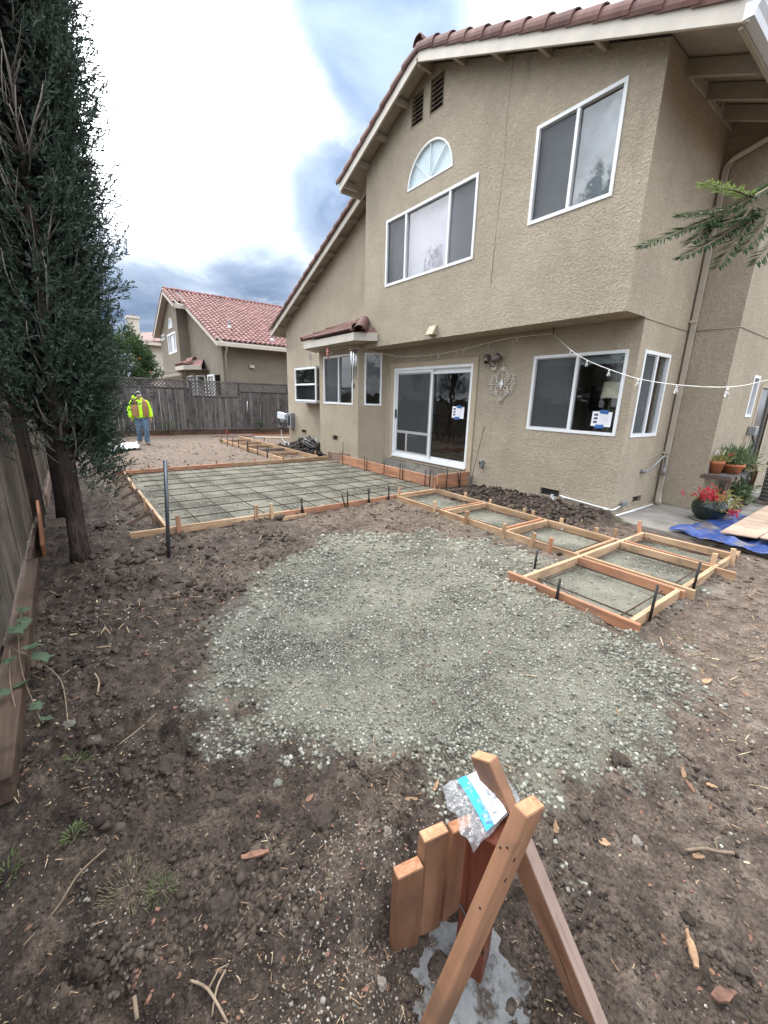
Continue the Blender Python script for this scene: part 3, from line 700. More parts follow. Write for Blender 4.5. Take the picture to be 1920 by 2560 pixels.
def ring(mb, o, a, n, u0, u1, z0, z1, w, d0, d1):
    """rectangular frame in the plane o + a*u + z, from depth d0 to d1 along n"""
    for (p0, p1, q0, q1) in ((u0, u1, z0, z0+w), (u0, u1, z1-w, z1), (u0, u0+w, z0+w, z1-w), (u1-w, u1, z0+w, z1-w)):
        P = [o+a*p+Vector((0, 0, q)) for p, q in ((p0, q0), (p1, q0), (p1, q1), (p0, q1))]
        mb.prism([x+n*d0 for x in P], n*(d1-d0))
def bar(mb, o, a, n, u0, u1, z0, z1, d0, d1):
    P = [o+a*p+Vector((0, 0, q)) for p, q in ((u0, z0), (u1, z0), (u1, z1), (u0, z1))]; mb.prism([x+n*d0 for x in P], n*(d1-d0))
def window(parent, o, a, n, u0, u1, z0, z1, splits=(), screens=(), glass='pane_glass', hsplit=(), fw=.045, proud=.012, fmat='vinyl', shade=None):
    """vinyl window: n points out of the wall. parts hang under one `window` frame"""
    o = Vector(o); a = Vector(a).normalized(); n = Vector(n).normalized()
    mb = MB(); ring(mb, o, a, n, u0, u1, z0, z1, fw, -.05, proud)
    fr = mb.put('window', MT[fmat], parent)
    us = [u0+fw]+list(splits)+[u1-fw]; zs = [z0+fw]+list(hsplit)+[z1-fw]
    for s in splits: m2 = MB(); bar(m2, o, a, n, s-.022, s+.022, z0+fw, z1-fw, -.045, proud-.004); m2.put('mullion', MT[fmat], fr)
    for s in hsplit: m2 = MB(); bar(m2, o, a, n, u0+fw, u1-fw, s-.025, s+.025, -.045, proud-.003); m2.put('mullion', MT[fmat], fr)
    k = 0
    for i in range(len(us)-1):
        for j in range(len(zs)-1):
            p0, p1, q0, q1 = us[i]+(.022 if i else 0), us[i+1]-(.022 if i < len(us)-2 else 0), zs[j]+(.02 if j else 0), zs[j+1]-(.02 if j < len(zs)-2 else 0)
            dd = -.030-.006*(i % 2)
            m2 = MB(); bar(m2, o, a, n, p0, p1, q0, q1, dd-.004, dd); m2.put('pane', MT[glass], fr)
            if k in screens:
                m2 = MB(); ring(m2, o, a, n, p0, p1, q0, q1, .016, dd+.004, dd+.016); m2.put('screen_frame', MT['vinyl_shade'], fr)
                m2 = MB(); bar(m2, o, a, n, p0+.016, p1-.016, q0+.016, q1-.016, dd+.008, dd+.009); m2.put('insect_screen', MT['insect_screen'], fr)
            k += 1
    if shade is not None:
        m2 = MB(); bar(m2, o, a, n, u0+fw, u1-fw, z0+fw, z1-fw, -.16, -.155); m2.put('curtain', MT[shade], fr)
    return fr
def tile_mesh(L, r, n=9, th=.014, arc=math.pi, taper=.88):
    """one clay barrel tile along x, hollow, slightly tapered"""
    vs = []; fs = []
    for e in range(2):
        k = 1.0 if e == 0 else taper
        for rr in (r*k, r*k-th):
            for i in range(n):
                t = (math.pi-arc)/2+arc*i/(n-1); vs.append(((-L/2 if e == 0 else L/2), rr*math.cos(t), rr*math.sin(t)))
    o0, i0, o1, i1 = 0, n, 2*n, 3*n
    for i in range(n-1):
        fs += [[o0+i, o0+i+1, o1+i+1, o1+i], [i0+i+1, i0+i, i1+i, i1+i+1], [o0+i+1, o0+i, i0+i, i0+i+1], [o1+i, o1+i+1, i1+i+1, i1+i]]
    fs += [[o0, o1, i1, i0], [o1+n-1, o0+n-1, i0+n-1, i1+n-1]]
    mb = MB(); mb.add(vs, fs, False); me = mb.mesh('roof_tile')
    return me
def tile_at(name, me, mat, parent, lo, hi, up, roll=0.0):
    """tile whose wide open end points to `lo`"""
    M, L = frame_of(lo, hi, up); return obj(name, me, mat, parent, M @ Matrix.Rotation(roll, 4, 'X'))
def tile_field(name, mat, parent, corner, along, down, ncol, nrow, pitch, expo, r, up, keep=None):
    """courses of barrel tiles joined into one part (too many and too far to tell apart)"""
    n = 6; A = Vector(along).normalized(); D = Vector(down).normalized(); U = D.cross(A)
    if U.z < 0: U = -U
    vs = []; fs = []
    for i in range(nrow):
        for j in range(ncol):
            c = Vector(corner)+A*(j+.5)*pitch+D*(i+.5)*expo
            if keep and not keep(c): continue
            b0 = len(vs); jit = random.uniform(-.006, .006)
            for e in (0, 1):
                p = c+D*((e-.5)*expo*1.18)+U*(.030*(e)+jit)
                for k in range(n):
                    t = math.pi*k/(n-1); vs.append(p+A*math.cos(t)*r+U*math.sin(t)*r*.85)
                if e == 1:
                    for k in range(n):
                        t = math.pi*k/(n-1); vs.append(p+A*math.cos(t)*(r-.016)+U*math.sin(t)*(r-.016)*.85)
            for k in range(n-1): fs += [[b0+k, b0+k+1, b0+n+k+1, b0+n+k], [b0+n+k, b0+n+k+1, b0+2*n+k+1, b0+2*n+k]]
            # pan between barrels
            b1 = len(vs); q = [c+A*(r*.8)-D*expo*.59, c+A*(pitch-r*.8)-D*expo*.59, c+A*(pitch-r*.8)+D*expo*.59, c+A*(r*.8)+D*expo*.59]
            vs += [x+U*(.012 if s > 1 else -.01) for s, x in enumerate(q)]; fs.append([b1, b1+1, b1+2, b1+3])
    mb = MB(); mb.add(vs, fs); me = bpy.data.meshes.new(name); me.from_pydata([tuple(v) for v in vs], [], fs)
    return stuff(obj(name, me, mat, parent))

# ------------------------------------------------------------------ the house
YF, YU, XS, YR, XR = 6.36, 5.804, -2.757, 7.95, -2.13
PKX, PKZ, SR, SL = -6.705, 7.29, 0.4316, 0.417
def roofz(x): return PKZ-(SR*(x-PKX) if x > PKX else SL*(PKX-x))
house = thing('house', 'tan stucco two storey house with brown clay tile roof, overhanging the yard', 'house', (-8, YF, 0))
ST = MT['stucco']; FA = MT['fascia']; SO = MT['soffit']
X1 = Vector((1, 0, 0)); Y1 = Vector((0, 1, 0)); OUT = Vector((0, -1, 0)); PX = Vector((1, 0, 0))
# ground floor and left wall, one plane
DOOR = (-8.175, -5.71, .315, 2.36); LWIN = (-4.39, -2.884, 1.208, 2.405)
lo = [(-14.37, .05), (XS, .05), (XS, 2.80), (-8.64, 2.80), (-8.64, roofz(-8.64)-.10), (-14.37, roofz(-14.37)-.10)]
obj('wall', wall_mesh(lo, [rect(*DOOR), rect(*LWIN), rect(-10.85, -8.72, .45, 2.85), rect(-3.97, -3.62, .135, .255), rect(-13.33, -12.97, .47, .58), rect(-12.9, -11.55, 1.56, 2.50)],
    lambda u, z: Vector((u, YF, z)), (0, 1, 0), .12), ST, house)
# upper gable
hr = [(-6.64+.60*math.cos(t), 5.505+.60*math.sin(t)) for t in np.linspace(0, math.pi, 25)]
UWR = (-4.385, -3.163, 4.168, 5.38); UWM = (-7.90, -5.423, 3.966, 5.205)
VL = (-7.215, -6.875, 6.49, 6.985); VR = (-6.70, -6.36, 6.48, 7.0)
up = [(-8.68, 2.80), (XS, 2.80), (XS, roofz(XS)-.06), (PKX, PKZ-.06), (-8.68, roofz(-8.68)-.06)]
obj('wall', wall_mesh(up, [rect(*UWR), rect(*UWM), hr, rect(*VL), rect(*VR)], lambda u, z: Vector((u, YU, z)), (0, 1, 0), .12), ST, house)
# right hand side wall, recess and the wall behind it
SWIN = (6.53, 7.42, 1.197, 2.405)
sd_ = [(YF, .05), (YR, .05), (YR, roofz(XS)-.05), (YU, roofz(XS)-.05), (YU, 2.80), (YF, 2.80)]
obj('wall', wall_mesh(sd_, [rect(*SWIN), rect(7.03, 7.335, .14, .245)], lambda u, z: Vector((XS, u, z)), (-1, 0, 0), .12), ST, house)
obj('wall', wall_mesh(rect(XS, XR, .05, roofz(XS)-.05), [], lambda u, z: Vector((u, YR, z)), (0, 1, 0)), ST, house)
NW = (9.25, 9.60, 1.515, 2.20)
obj('wall', wall_mesh(rect(YR, 15.5, .05, roofz(XR)-.05), [rect(*NW), rect(9.90, 10.80, .08, 2.02)], lambda u, z: Vector((XR, u, z)), (-1, 0, 0), .10), ST, house)
obj('wall', wall_mesh([(YU, 2.80), (YF+.3, 2.80), (YF+.3, roofz(-8.68)-.06), (YU, roofz(-8.68)-.06)], [], lambda u, z: Vector((-8.68, u, z)), (1, 0, 0)), ST, house)
obj('wall', wall_mesh(rect(YF, 15.5, .05, roofz(-14.37)-.1), [], lambda u, z: Vector((-14.37, u, z)), (1, 0, 0)), ST, house)
MB().bx(-14.37, XR, 15.4, 15.5, 0, 5.2).put('wall', ST, house)
MB().bx(-8.679, XS-.001, YU+.001, YF+.05, 2.802, 2.86).put('overhang_soffit', ST, house)
# second storey belt joints and the long settling crack
for a, b_ in (((XS+.002, YF, 2.785), (XS+.002, YR, 2.785)), ((XR+.002, YR+.01, 2.79), (XR+.002, 13, 2.79))): rod('belt_joint', a, b_, .008, MT['vent_tan'], house, 5)
rod('belt_joint', (XS, YR-.004, 2.79), (XR, YR-.004, 2.79), .008, MT['vent_tan'], house, 5)
MB().tube([(-4.925, YU-.001, 6.50), (-4.95, YU-.001, 5.7), (-4.93, YU-.001, 5.1), (-4.975, YU-.001, 4.3), (-4.985, YU-.001, 3.5)], .0045, 4).put('cable', MT['vent_tan'], house)
# footing
MB().bx(-14.35, XS-.02, YF+.02, YF+.25, -.4, .05).put('footing', MT['concrete'], house)
MB().bx(XS-.25, XS-.021, YF+.02, YR+.2, -.4, .05).put('footing', MT['concrete'], house)
MB().bx(XR-.25, XR-.021, YR+.02, 15, -.4, .05).put('footing', MT['concrete'], house)
mb = MB(); mb.bx(-5.55, XS+.012, YF-.012, YF, .035, .058); mb.put('weep_screed', MT['trim'], house)
MB().bx(XS, XS+.012, YF-.012, YR, .035, .058).put('weep_screed', MT['trim'], house)
# crawl vents with mesh
def crawl(o, a, n, u0, u1, z0, z1):
    mb = MB(); ring(mb, Vector(o), Vector(a), Vector(n), u0-.012, u1+.012, z0-.012, z1+.012, .014, -.02, .006); v = mb.put('crawl_vent', MT['vent_tan'], house)
    mb = MB(); bar(mb, Vector(o), Vector(a), Vector(n), u0, u1, z0, z1, -.06, -.05); mb.put('vent_mesh', MT['dark_vent'], v)
crawl((0, YF, 0), X1, OUT, -3.97, -3.62, .135, .255); crawl((XS, 0, 0), Y1, PX, 7.03, 7.335, .14, .245); crawl((0, YF, 0), X1, OUT, -13.33, -12.97, .47, .58)
# gable vents: every slat a piece
for (u0, u1, z0, z1) in (VL, VR):
    mb = MB(); ring(mb, Vector((0, YU, 0)), X1, OUT, u0-.01, u1+.01, z0-.01, z1+.01, .018, -.06, .006); g = mb.put('gable_vent', MT['vent_tan'], house)
    MB().bx(u0, u1, YU+.10, YU+.11, z0, z1).put('vent_mesh', MT['dark_vent'], g)
    for k in range(7):
        z = z0+.035+k*(z1-z0-.03)/7
        plank('slat', (u0+.008, YU+.03, z+.01), (u1-.008, YU+.03, z+.01), .062, .008, MT['vent_tan'], g, up=(0, .75, .66), b=0)
# windows
window(house, (0, YU, 0), X1, OUT, *UWR, splits=(-3.77,), screens=(0,), glass='upper_glass', shade='curtain')
window(house, (0, YU, 0), X1, OUT, *UWM, splits=(-7.255, -6.06), screens=(0, 2), glass='upper_glass', shade='blind')
window(house, (0, YF, 0), X1, OUT, *LWIN, splits=(-3.625,), screens=(0,))
window(house, (XS, 0, 0), Y1, PX, *SWIN, splits=(6.975,), screens=(0,))
window(house, (XR, 0, 0), Y1, PX, *NW, glass='upper_glass', shade='curtain')
# half round light over the bedroom window
def arc_frame(parent, cx, cz, r, y, w, fmat, fill):
    mb = MB(); N = 28
    for k in range(N):
        t0, t1 = math.pi*k/N, math.pi*(k+1)/N
        P = [(cx+q*math.cos(t), y+.012*-1, cz+q*math.sin(t)) for q, t in ((r, t0), (r, t1), (r-w, t1), (r-w, t0))]; mb.prism(P, (0, .06, 0))
    mb.bx(cx-r+w, cx+r-w, y-.011, y+.048, cz, cz+w)
    f = mb.put('half_round_window', MT[fmat], parent)
    for t in (math.pi/4, math.pi/2, 3*math.pi/4):
        plank('glazing_bar', (cx, y+.012, cz+w), (cx+(r-w)*math.cos(t), y+.012, cz+(r-w)*math.sin(t)), .011, .02, MT[fmat], f, up=(-math.sin(t), 0, math.cos(t)), b=0)
    m2 = MB(); m2.add([(cx, y+.035, cz)]+[(cx+(r-.01)*math.cos(t), y+.035, cz+(r-.01)*math.sin(t)) for t in np.linspace(0, math.pi, 29)], [[0, i+1, i+2] for i in range(28)])
    m2.put('pane', MT[fill], f); return f
arc_frame(house, -6.64, 5.505, .60, YU, .026, 'vinyl', 'half_round_fill')
# sliding patio door with pet door insert
d = MB(); o = Vector((0, YF, 0)); ring(d, o, X1, OUT, *DOOR, .055, -.10, .015); sdoor = d.put('sliding_door', MT['vinyl'], house)
def dring(name, u0, u1, z0, z1, w, d0, d1, m): mb = MB(); ring(mb, o, X1, OUT, u0, u1, z0, z1, w, d0, d1); return mb.put(name, MT[m], sdoor)
def dbar(name, u0, u1, z0, z1, d0, d1, m): mb = MB(); bar(mb, o, X1, OUT, u0, u1, z0, z1, d0, d1); return mb.put(name, MT[m], sdoor)
dring('door_leaf', -8.12, -6.855, .37, 2.305, .055, -.045, -.012, 'vinyl'); dring('door_leaf', -6.93, -5.765, .37, 2.305, .06, -.085, -.052, 'vinyl')
dbar('head_rail', -6.85, -5.766, 2.20, 2.244, -.051, -.02, 'vinyl'); dbar('pane', -8.07, -6.90, .42, 2.25, -.030, -.026, 'pane_glass'); dbar('pane', -6.87, -5.825, .43, 2.245, -.070, -.066, 'pane_glass')
dring('screen_frame', -8.06, -6.91, .43, 2.245, .03, -.022, -.010, 'vinyl_shade'); dbar('insect_screen', -8.03, -6.94, .90, 2.215, -.016, -.015, 'insect_screen')
dbar('pet_rail', -8.03, -6.94, .88, .94, -.0215, -.008, 'vinyl_shade'); dbar('pet_rail', -7.70, -7.64, .46, .88, -.021, -.008, 'vinyl_shade'); dbar('insect_screen', -7.64, -6.94, .46, .88, -.016, -.015, 'insect_screen'); dbar('pet_flap', -8.02, -7.705, .46, .875, -.019, -.012, 'black_plastic')
dbar('handle', -8.10, -8.072, 1.22, 1.42, -.012, .018, 'black_plastic'); dbar('door_track', -8.17, -5.715, .300, .330, -.08, .045, 'vinyl')
mb = MB(); mb.bx(-8.30, -8.176, YF-.020, YF-.001, .26, 2.47); mb.bx(-5.709, -5.585, YF-.020, YF-.001, .26, 2.47); mb.bx(-8.175, -5.71, YF-.019, YF-.001, 2.361, 2.47); mb.bx(-8.30, -5.585, YF-.028, YF-.001, .235, .259)
mb.put('door_trim', MT['trim'], house)
MB().bx(-8.45, -5.5, YF-.045, YF-.0005, -.1, .215).put('door_curb', MT['concrete'], house)
# bay with its own tiled hood
BL, BR_, YB = -11.0, -8.97, 5.84
bw = (-10.74, -9.21, 1.49, 2.73)
obj('bay_wall', wall_mesh(rect(BL, BR_, .05, 2.97), [rect(*bw), rect(-10.25, -9.98, .52, .65)], lambda u, z: Vector((u, YB, z)), (0, 1, 0), .1), ST, house)
crawl((0, YB, 0), X1, OUT, -10.25, -9.98, .52, .65)
ba = Vector((-8.50-BR_, YF-YB, 0)); bl = ba.length; ba.normalize(); bn = Vector((ba.y, -ba.x, 0))
obj('bay_wall', wall_mesh(rect(0, bl, .05, 2.97), [rect(.15, .585, 1.49, 2.73)], lambda u, z: Vector((BR_, YB, 0))+ba*u+Vector((0, 0, z)), -bn, .1), ST, house)
bc = Vector((-11.5-BL, YF-YB, 0)); bcl = bc.length; bc.normalize()
obj('bay_wall', wall_mesh(rect(0, bcl, .05, 2.97), [], lambda u, z: Vector((BL, YB, 0))+bc*u+Vector((0, 0, z)), (0, 1, 0), .1), ST, house)
window(house, (0, YB, 0), X1, OUT, *bw, splits=(-9.93,), screens=(0,))
window(house, (BR_, YB, 0), ba, bn, .15, .585, 1.49, 2.73)
EV = [(-11.55, 6.05), (-10.95, 5.36), (-8.42, 5.36), (-8.12, 5.795)]       # eave line of the hood
for i in range(3):
    a, b_ = EV[i], EV[i+1]; plank('hood_fascia', (*a, 2.995), (*b_, 2.995), .17, .03, FA, house)
mb = MB(); mb.add([(*EV[0], 2.925), (*EV[1], 2.925), (*EV[2], 2.925), (*EV[3], 2.925), (-8.12, YF, 2.925), (-11.55, YF, 2.925)], [[0, 1, 2, 3, 4, 5]]); mb.put('hood_soffit', SO, house)
TL = (-10.75, YF, 3.50); TR = (-8.7, YF, 3.50)
hood = MB().add([(*EV[0], 3.06), (*EV[1], 3.06), (*EV[2], 3.06), (*EV[3], 3.06), TR, TL, (-8.12, YF, 3.40), (-11.55, YF, 3.10)], [[1, 2, 4, 5], [0, 1, 5, 7], [2, 3, 6, 4]]).put('hood_roof', MT['clay_tile'], house)
tm = tile_mesh(.46, .075, 8)
for r_i in range(3):
    for k in range(19):
        x = -10.98+.13*k+.06; yy = 5.33+.33*r_i
        if x < -10.9+.20*r_i*.9 and r_i: continue
        if x > -8.55 and r_i == 0: continue
        if x > -8.72 and r_i: continue
        zt = 3.07+.44*(yy-5.36)
        tile_at('roof_tile', tm, MT['clay_tile'], hood, (x, yy-.03, zt+.035), (x, yy+.43, zt+.035+.44*.44), (0, 0, 1))
tmh = tile_mesh(.44, .115, 9)
for a, b_, n_ in (((-8.40, 5.33, 3.11), (-8.60, 5.80, 3.36), 1), ((-11.0, 5.33, 3.10), (-10.75, YF, 3.52), 3)):
    a, b_ = Vector(a), Vector(b_)
    for k in range(n_):
        p = a+(b_-a)*(k/n_); q = a+(b_-a)*((k+1.12)/n_); tile_at('hip_tile', tmh, MT['clay_tile'], hood, p+Vector((0, 0, .02*1)), q, (0, 0, 1))
for k in range(3): tile_at('ridge_tile', tmh, MT['clay_tile'], hood, (-10.62+.5*k, YF-.09, 3.50+.01*k), (-10.16+.5*k, YF-.09, 3.51+.01*k), (0, -.2, 1))
tmr = tile_mesh(.62, .15, 10)
tile_at('hip_tile', tmr, MT['clay_tile'], hood, (-8.30, 5.43, 3.10), (-8.62, 5.78, 3.36), (.3, -.2, 1))
# kitchen garden window, a glazed box on the left wall
gw = MB(); GW = (-12.95, -11.50, 1.53, 2.53); yg = 5.98
ring(gw, Vector((0, yg, 0)), X1, OUT, *GW, .05, -.04, .0)
for u in (GW[0], GW[1]-.04): gw.bx(u+.0005, u+.0395, yg+.04, YF, GW[2], GW[2]+.04); gw.bx(u+.0005, u+.0395, yg+.04, YF, GW[3]-.04, GW[3])
gwo = gw.put('garden_window', MT['vinyl'], house)
MB().bx(GW[0]+.05, GW[1]-.05, yg-.004, yg+.036, 2.01, 2.06).put('mullion', MT['vinyl'], gwo)
MB().bx(GW[0]+.05, GW[1]-.05, yg+.015, yg+.019, GW[2]+.05, 2.01).put('pane', MT['pane_glass'], gwo); MB().bx(GW[0]+.05, GW[1]-.05, yg+.015, yg+.019, 2.06, GW[3]-.05).put('pane', MT['pane_glass'], gwo)
MB().bx(GW[1]-.022, GW[1]-.018, yg+.04, YF, GW[2]+.04, GW[3]-.04).put('pane', MT['pane_glass'], gwo)
MB().bx(GW[0]+.002, GW[1]-.002, yg+.002, YF, GW[2]-.05, GW[2]-.001).put('sill_box', MT['vinyl_shade'], gwo); MB().bx(GW[0]+.01, GW[1]-.01, yg+.003, YF, GW[3]+.001, GW[3]+.02).put('window_top', MT['vinyl_shade'], gwo)
MB().bx(GW[0]+.05, GW[1]-.05, yg+.20, yg+.36, 2.02, 2.035).put('window_shelf', MT['vinyl_shade'], gwo)
# dryer hood
mb = MB(); P = [(-6.40, YU, 3.02), (-6.40, YU, 2.86), (-6.40, YU-.12, 2.86), (-6.40, YU-.03, 3.02)]; mb.prism(P, (.20, 0, 0)); mb.put('vent_hood', MT['trim'], house)
# ---- roof: decks, barge boards, lookouts, tiles
def deck(x0, x1, y0, y1, th=.035, name='roof_deck'):
    z0, z1 = roofz(x0), roofz(x1); P = [(x0, y0, z0+.01), (x1, y0, z1+.01), (x1, y1, z1+.01), (x0, y1, z0+.01)]
    MB().prism(P, (0, 0, -th)).put(name, SO, house)
XE, XEL, XLL = -2.00, -9.27, -14.93
deck(PKX+.001, XE, YU-.29, 15.7); deck(XEL, PKX-.001, YU-.29, 6.08); deck(XLL, PKX-.001, 6.081, 15.7)
def barge(x0, x1, y, mat=FA, parent=house, zf=roofz, h=.19): plank('barge_board', (x0, y, zf(x0)-h/2+.03), (x1, y, zf(x1)-h/2+.03), h, .04, mat, parent, b=.004)
barge(PKX+.008, XE+.10, YU-.31); barge(PKX-.008, XEL, YU-.31); barge(-8.70, XLL-.02, 6.06)
# eave ends: short fascia on the stepped left roof
MB().bx(XEL-.03, XEL+.005, YU-.288, 6.04, roofz(XEL)-.15, roofz(XEL)-.03).put('fascia_return', FA, house)
for x in (-7.35, -8.0, -8.6, -9.1): plank('lookout', (x, YU-.285, roofz(x)-.10), (x, YU, roofz(x)-.10), .11, .055, SO, house)
for x in (-5.9, -5.1, -4.3, -3.5): plank('lookout', (x, YU-.285, roofz(x)-.10), (x, YU, roofz(x)-.10), .09, .05, SO, house)
plank('lookout', (PKX, YU-.285, roofz(PKX)-.15), (PKX, YU, roofz(PKX)-.15), .12, .055, SO, house)
for k in range(10):
    x = -9.3-.58*k; plank('lookout', (x, 6.085, roofz(x)-.08), (x, YF, roofz(x)-.08), .10, .055, SO, house)
# right eave: rafter tails, blocking, fascia, gutter
for k in range(9):
    y = 6.35+.61*k; plank('rafter_tail', (XS-.02, y, roofz(XS)-.115), (XE-.03, y, roofz(XE)-.115), .15, .05, SO, house, b=0)
for k in range(8):
    y = 6.35+.61*k+.305; b_ = MB().bx(XS-.02, XS+.02, y-.27, y+.27, roofz(XS)-.20, roofz(XS)-.03).put('eave_block', SO, house)
    if k == 1:
        for q in range(3): MB().tube([(XS+.015, y-.1+.1*q, roofz(XS)-.12), (XS+.0225, y-.1+.1*q, roofz(XS)-.12)], .026, 10).put('vent_hole', MT['dark_vent'], b_)
MB().bx(XE-.02, XE+.015, YU-.288, 15.6, roofz(XE)-.20, roofz(XE)-.02).put('eave_fascia', SO, house)
gp = [(0, 0), (0, .125), (.13, .125), (.13, .10), (.10, .055), (.085, 0)]
mb = MB(); mb.prism([(XE+.017+a, YU-.340, roofz(XE)-.17+b_) for a, b_ in gp], (0, 9.9, 0)); gut = mb.put('gutter', MT['gutter_white'], house)
MB().bx(XE+.05, XE+.155, YU-.345, 15, roofz(XE)-.042, roofz(XE)-.034).put('gutter_lip', MT['gutter_white'], gut)
dsp = [(-2.03, 7.84, 5.18), (-2.12, 7.86, 5.13), (-2.62, 7.88, 5.00), (-2.69, 7.885, 4.92), (-2.695, 7.885, 3.0), (-2.695, 7.885, .25), (-2.68, 7.86, .16), (-2.62, 7.72, .09)]
MB().tube(dsp, .042, 4, ref=(1, .95, .2), smooth=False).put('downspout', MT['downspout_paint'], house)
for z in (.9, 2.9, 4.4): MB().bx(-2.745, -2.645, 7.83, 7.845, z, z+.03).put('strap', MT['downspout_paint'], house)
# eave of the far left side
MB().bx(XLL-.03, XLL, 6.04, 15.6, roofz(XLL)-.17, roofz(XLL)).put('eave_fascia', FA, house)
# rake tiles along every gable edge
rk = tile_mesh(.47, .125, 10, arc=math.pi*.98)
def rake_tiles(x0, x1, y, n_, up=(0, -.45, .9), zf=roofz, parent=house, mat='clay_tile', me=rk, lift=.035):
    for k in range(n_):
        a = x0+(x1-x0)*k/n_; b_ = x0+(x1-x0)*(k+1.22)/n_
        lo_ = Vector((a, y, zf(a)+lift+.03)); hi_ = Vector((b_, y, zf(b_)+lift)); tile_at('roof_tile', me, MT[mat], parent, lo_, hi_, up)
n_r = 13; rake_tiles(XE, PKX+.05, YU-.25, n_r); rake_tiles(XEL-.05, PKX-.02, YU-.25, 8); rake_tiles(XLL-.05, -9.0, 6.10, 17)
for k in range(3): tile_at('ridge_tile', rk, MT['clay_tile'], house, (PKX, YU-.33+.36*k, PKZ+.08), (PKX, YU+.12+.36*k, PKZ+.06), (0, 0, 1))
tile_field('roof_tiles', MT['clay_tile'], house, (PKX+.1, YU, PKZ+.02), (0, 1, 0), (1, 0, -SR), 38, 14, .26, .362, .085, None)
tile_field('roof_tiles', MT['clay_tile'], house, (PKX-.1, YU+.45, PKZ+.02), (0, 1, 0), (-1, 0, -SL), 36, 24, .26, .362, .085, None)
# ---- rooms behind the glass
MB().bx(-14.2, XS-.13, YF+.13, 12.6, .24, .28).put('room_floor', MT['floor_wood'], house)
MB().bx(-14.2, XS-.13, YF+.13, 12.6, 2.72, 2.78).put('room_ceiling', MT['ceiling_inside'], house)
MB().bx(-14.2, XS-.13, 12.6, 12.7, .2, 2.8).put('room_wall', MT['wall_inside'], house)
MB().bx(-5.15, -5.05, YF+.14, 9.6, .28, 2.72).put('room_wall', MT['wall_inside'], house)
MB().bx(-14.2, -14.1, YF+.13, 12.6, .28, 2.72).put('room_wall', MT['wall_inside'], house)
MB().bx(-8.6, XS-.13, YU+.75, YU+.8, 2.87, 6.0).put('room_wall', MT['wall_inside'], house)
MB().bx(LWIN[0]+.03, LWIN[1]-.03, YF+.10, YF+.13, 2.24, 2.36).put('blind_box', MT['curtain'], house)
MB().bx(GW[0]+.012, GW[0]+.03, yg+.045, YF-.002, GW[2]+.045, GW[3]-.045).put('added_dark_panel', MT['far_window'], gwo)  # added dark sheets imitating the gloom and reflections inside the window box
MB().bx(GW[0]+.04, -12.0, YF-.03, YF-.012, GW[2]+.03, GW[3]-.03).put('added_dark_panel', MT['far_window'], gwo)
# ------------------------------------------------------------------ the neighbouring twin house, mirrored
XM = lambda x: -35.0-x
DYT = -.35
TS, TF = MT['twin_stucco'], MT['twin_fascia']
twin = thing('neighbour_house', 'olive grey stucco house with pink red tile roof beyond the back fence', 'house', (-28, 6, 0))
tz = lambda x: roofz(XM(x))-.06
yf, yu = YF+DYT, YU+DYT
E_R = -20.28         # eave over the side yard
obj('wall', wall_mesh([(-26.9, 0), (-20.75, 0), (-20.75, tz(-20.75)-.1), (-26.9, tz(-26.9)-.1)], [rect(-22.45, -21.35, 1.55, 2.60)], lambda u, z: Vector((u, yf, z)), (0, 1, 0), .1), TS, twin)
hr2 = [(-28.75+.56*math.cos(t), 5.40+.56*math.sin(t)) for t in np.linspace(0, math.pi, 17)]
obj('wall', wall_mesh([(-32.3, 0), (-26.9, 0), (-26.9, tz(-26.9)), (-28.3, tz(-28.3)), (-32.3, tz(-32.3))], [hr2, rect(-29.95, -27.60, 4.0, 5.13), rect(-31.95, -30.95, 4.97, 5.30)], lambda u, z: Vector((u, yu, z)), (0, 1, 0), .1), TS, twin)
obj('wall', wall_mesh([(yf, 0), (15, 0), (15, tz(-20.75)-.1), (yf, tz(-20.75)-.1)], [], lambda u, z: Vector((-20.75, u, z)), (-1, 0, 0)), TS, twin)
obj('wall', wall_mesh([(yu, 0), (yf+.3, 0), (yf+.3, tz(-26.9)), (yu, tz(-26.9))], [], lambda u, z: Vector((-26.9, u, z)), (-1, 0, 0)), TS, twin)
MB().bx(-32.3, -20.8, 14.9, 15, 0, 5).put('wall', TS, twin); MB().bx(-32.3, -32.2, yu+.01, 15, 0, 5.2).put('wall', TS, twin)
arc_frame(twin, -28.75, 5.40, .56, yu, .05, 'vinyl', 'half_round_fill')
window(twin, (0, yu, 0), X1, OUT, -29.95, -27.60, 4.0, 5.13, splits=(-29.3, -28.2), glass='upper_glass', shade='blind', fw=.10)
window(twin, (0, yu, 0), X1, OUT, -31.95, -30.95, 4.97, 5.30, splits=(-31.45,), glass='upper_glass', shade='curtain', fw=.07)
def tdeck(x0, x1, y0, y1):
    MB().prism([(x0, y0, tz(x0)+.08), (x1, y0, tz(x1)+.08), (x1, y1, tz(x1)+.08), (x0, y1, tz(x0)+.08)], (0, 0, -.05)).put('roof_deck', TF, twin)
tdeck(-33.0, -28.301, yu-.3, 15.3); tdeck(-28.299, -25.73, yu-.3, yf-.3); tdeck(-28.299, E_R, yf-.299, 15.3)
zb = lambda x: tz(x)+.06
barge(-28.31, -33.02, yu-.32, TF, twin, zb, .22); barge(-28.29, -25.73, yu-.32, TF, twin, zb, .22); barge(-26.6, E_R, yf-.32, TF, twin, zb, .22)
MB().bx(-25.76, -25.72, yu-.30, yf-.3, tz(-25.73)-.13, tz(-25.73)+.03).put('fascia_return', TF, twin)
MB().bx(E_R, E_R+.13, yf-.36, 15, tz(E_R)-.12, tz(E_R)+.05, .01).put('gutter', TF, twin)
